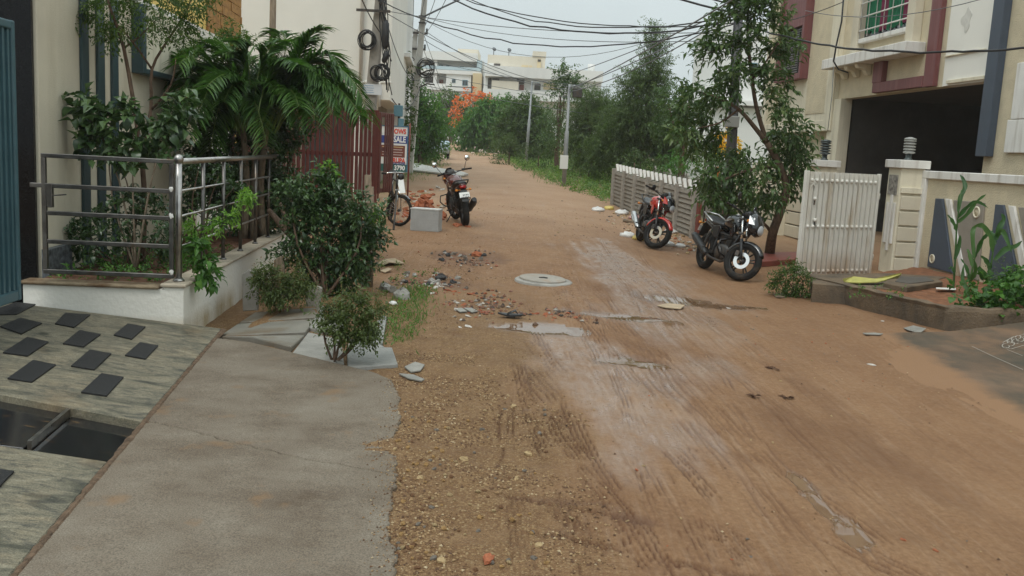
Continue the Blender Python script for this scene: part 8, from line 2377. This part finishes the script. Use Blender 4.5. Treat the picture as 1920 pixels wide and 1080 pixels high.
for px, py, s, m, lab in ((1121, 396, .18, 'bag_white', 'white bag at the far end of the fence litter'), (1142, 393, .16, yb, 'yellowish bag next to the far end of the fence'), (1166, 402, .20, 'bag_white', 'white bag at the foot of the far fence posts'), (1190, 412, .17, pk, 'pinkish bag behind the red motorcycle'),
        (1176, 443, .17, 'bag_white', 'white bag on the road side of the red motorcycle'), (1198, 449, .15, yb, 'yellow bag by the rear wheel of the red motorcycle'), (1258, 437, .15, 'bag_white', 'upright white bag between red motorcycle and fence'), (1250, 460, .16, 'bag_white', 'flat white bag right of the red front wheel'), (1275, 463, .12, 'bag_white', 'small white bag lying near the fence end')):
    bag(px, py, s, m, lab, int(px), .45)
scraps('litter_scrap', 'litter', 'small litter scrap in the strip along the fence foot', 'litter along the fence', [whiteb, beige, MT['card'], MT['brick'], grey], [(1130+q*180+rg.gauss(0, 14), 398+q*72+rg.gauss(0, 6)) for q in [rg.random()**.8 for _ in range(130)]], .02, .09, .4)
o = MB().tube([gp(1168, 417, .04), gp(1200, 421, .05)], .03, 6); tag(o.build('stick', MT['wood']), 'dark stick in the litter behind the red motorcycle', 'stick')
loose(1655, 600, .03, whiteb, 'plaster_bit', 'bright white bit on the dirt below the kerb', 'plaster bit', None, 3)
loose(1634, 682, .05, whiteb, 'paper_scrap', 'crumpled pale paper scrap on the right side of the road', 'paper', None, 8, .25)
flat([(1694, 616), (1712, 612), (1736, 622), (1724, 628), (1700, 622)], 'stone_grey', 'paper_scrap', 'crushed grey wrapper lying at the kerb corner', 'paper', th=.006, curl=.01)
b_ = gp(735, 570); bag(737, 573, .05, 'bag_white', 'small white bag scrap in the grass by the large grey stone', 9, .5)
cpath = [gp(x, y, .03) for x, y in ((778, 309), (820, 318), (868, 326), (878, 330), (862, 333), (815, 327), (770, 322), (768, 312))]
mb = MB(); mb.prism(cpath, (0, 0, .06)); o = mb.build('footpath', MT['concrete_pole']); tag(o, kind='structure')

# ------------------------------------------------------------------ overhead wires
def wire(a, b, sag, r, label, group, m='cable', n=15, wob=0., seed=0):
    a = np.asarray(a); b = np.asarray(b); q = np.linspace(0, 1, n)[:, None]
    P = a*(1-q)+b*q; P[:, 2] -= (4*sag*q*(1-q))[:, 0]
    if wob:
        rg = np.random.RandomState(seed); P[1:-1] += rg.randn(n-2, 3)*wob
    tag(MB().tube(list(P), r, 5).build('overhead_wire', MT[m]), label, 'wire', group)
pr = D(1380, 24, YP)
LG = 'bunched cables crossing the street'
for k, (x0, y0, Y0, x1, y1, Y1_, sg, r) in enumerate(((700, -190, 23.5, 1385, 26, YP, .15, .022), (640, -240, 23, 1390, 12, YP, .2, .018), (715, -75, 23.5, 1378, 36, YP, .85, .018), (790, -60, 36, 1384, 30, YP, .95, .016), (712, 0, 23.8, 1380, 44, YP, .75, .014), (720, -60, 23.8, 1388, 42, YP, .55, .012))):
    wire(D(x0, y0, Y0), D(x1, y1, Y1_), sg, r, 'black cable crossing the street from the left poles to the dark grey pole', LG, n=24, wob=.012, seed=k)
for k, (x0, y0, Y0, x1, y1, Y1_, sg, r) in enumerate(((795, 32, 36.8, 1352, 75, YP+3, .35, .010), (722, 20, 24, 1360, 60, YP, .2, .009), (800, 40, 37, 1215, 78, 34, .9, .010), (725, 25, 24, 1068, 163, 35, .3, .010), (795, 75, 37, 1068, 168, 35, .35, .012), (800, 60, 44, 1000, 155, 52, .3, .014))):
    wire(D(x0, y0, Y0), D(x1, y1, Y1_), sg, r, 'thin grey wire strung from the left poles towards the right side', 'thin wires crossing the street', 'cable_grey')
for k, (x0, y0, Y0, x1, y1, Y1_, sg) in enumerate(((1382, 22, YP, 1068, 165, 35, .1), (1388, 18, YP, 1068, 172, 35, .25), (1392, 8, YP, 1000, 156, 52, .2), (1470, -60, 12, 1068, 168, 35, .1))):
    wire(D(x0, y0, Y0), D(x1, y1, Y1_), sg, .014, ['highest grey wire from the dark grey pole to the nearer lamp post', 'lower grey wire from the dark grey pole to the nearer lamp post', 'grey wire from the dark grey pole to the farther lamp post', 'grey wire coming from overhead near the viewer to the nearer lamp post'][k], 'wires to the lamp posts', 'cable_grey')
for k in range(6):
    a = D(758+k*8, 61+k*.4, YB_ if False else 43.8); wire(a, D(700+k*40, -150, 24.), .3, .012, 'line wire running from the crossarm pole overhead towards the viewer', 'line wires along the street', 'cable_grey')
for k in range(4):
    wire(D(758+k*12, 61+k*.6, 43.8), D(850+k*4, 225, 95.), .4, .014, 'line wire running from the crossarm pole away down the street', 'line wires down the street', 'cable_grey')
for k, (y0, y1, sg) in enumerate(((112, 118, .3), (136, 150, .3), (160, 188, .25))):
    wire(D(795, y0, 36.8), D(1200+k*60, y1+45, 50), sg, .011, 'low thin wire passing in front of the far buildings', 'low wires before the far buildings', 'cable_grey')
wire(D(1380, 40, YP), D(1600, 92, 14.), .06, .016, 'black cable from the dark grey pole passing the red vent frame', 'cables over the corner house', n=20, wob=.006)
wire(D(1600, 92, 14.), D(1990, 84, 11.5), .06, .016, 'black cable spanning the front of the corner house', 'cables over the corner house', n=20, wob=.006)
wire(D(1430, 50, YP), D(1580, 4, 22.9), .05, .010, 'thin cable rising from the tree to the corner house', None)
wire(D(1510, 20, 22), D(1985, -50, 15), .35, .008, 'thin grey wire sagging before the corner house window', None, 'cable_grey')
# a drop cable on the house corner
pc_ = [D(1583, -20, 22.6), D(1578, 40, 22.6), D(1568, 85, 22.6), D(1563, 115, 22.7), D(1572, 130, 22.8), D(1590, 136, 22.7)]
tag(MB().tube(pc_, .02, 6).build('drop_cable', MT['cable']), 'black drop cable hanging down the corner of the left house block', 'cable')
tag(MB().tube([D(1563, 125, 22.7), D(1560, 180, 22.8), D(1552, 245, 22.8)], .008, 5).build('drop_cable', MT['cable_grey']), 'thin grey cable running down the left house block', 'cable')
wire(D(715, 10, 23.8), D(660, -120, 15), .1, .012, 'cable rising steeply from the crossarm of the coil loaded pole', 'cables above the white building')
wire(D(712, 60, 23.8), D(640, -100, 20), .15, .014, 'cable rising steeply from the upper cable coil of the pole', 'cables above the white building')
wire(D(722, 30, 23.8), D(786, 150, 36.5), .5, .012, 'slack cable hung between the coil loaded pole and the lamp arm pole', 'cables between the left poles')
wire(D(722, 30, 23.8), D(762, 150, 43), .6, .012, 'slack cable hung between the coil loaded pole and the crossarm pole', 'cables between the left poles')
wire(D(792, 152, 36.6), D(735, 185, 25), .6, .014, 'low slack cable looping from the lamp arm pole to the white building', 'cables between the left poles')

# ------------------------------------------------------------------ the damp air of the street
hz_ = bpy.data.materials.new('haze'); hz_.use_nodes = True
hn = hz_.node_tree.nodes; hn.clear()
ho = hn.new('ShaderNodeOutputMaterial'); hv = hn.new('ShaderNodeVolumePrincipled')
hv.inputs['Color'].default_value = (.97, .975, .97, 1); hv.inputs['Density'].default_value = .0007; hv.inputs['Anisotropy'].default_value = .3
hz_.node_tree.links.new(hv.outputs[0], ho.inputs['Volume'])
hb_ = MB().hexa([(-950, -80, -4), (950, -80, -4), (950, 1600, -4), (-950, 1600, -4), (-950, -80, 14.2), (950, -80, 14.2), (950, 1600, 14.2), (-950, 1600, 14.2)]).build('haze', hz_)
tag(hb_, kind='stuff')
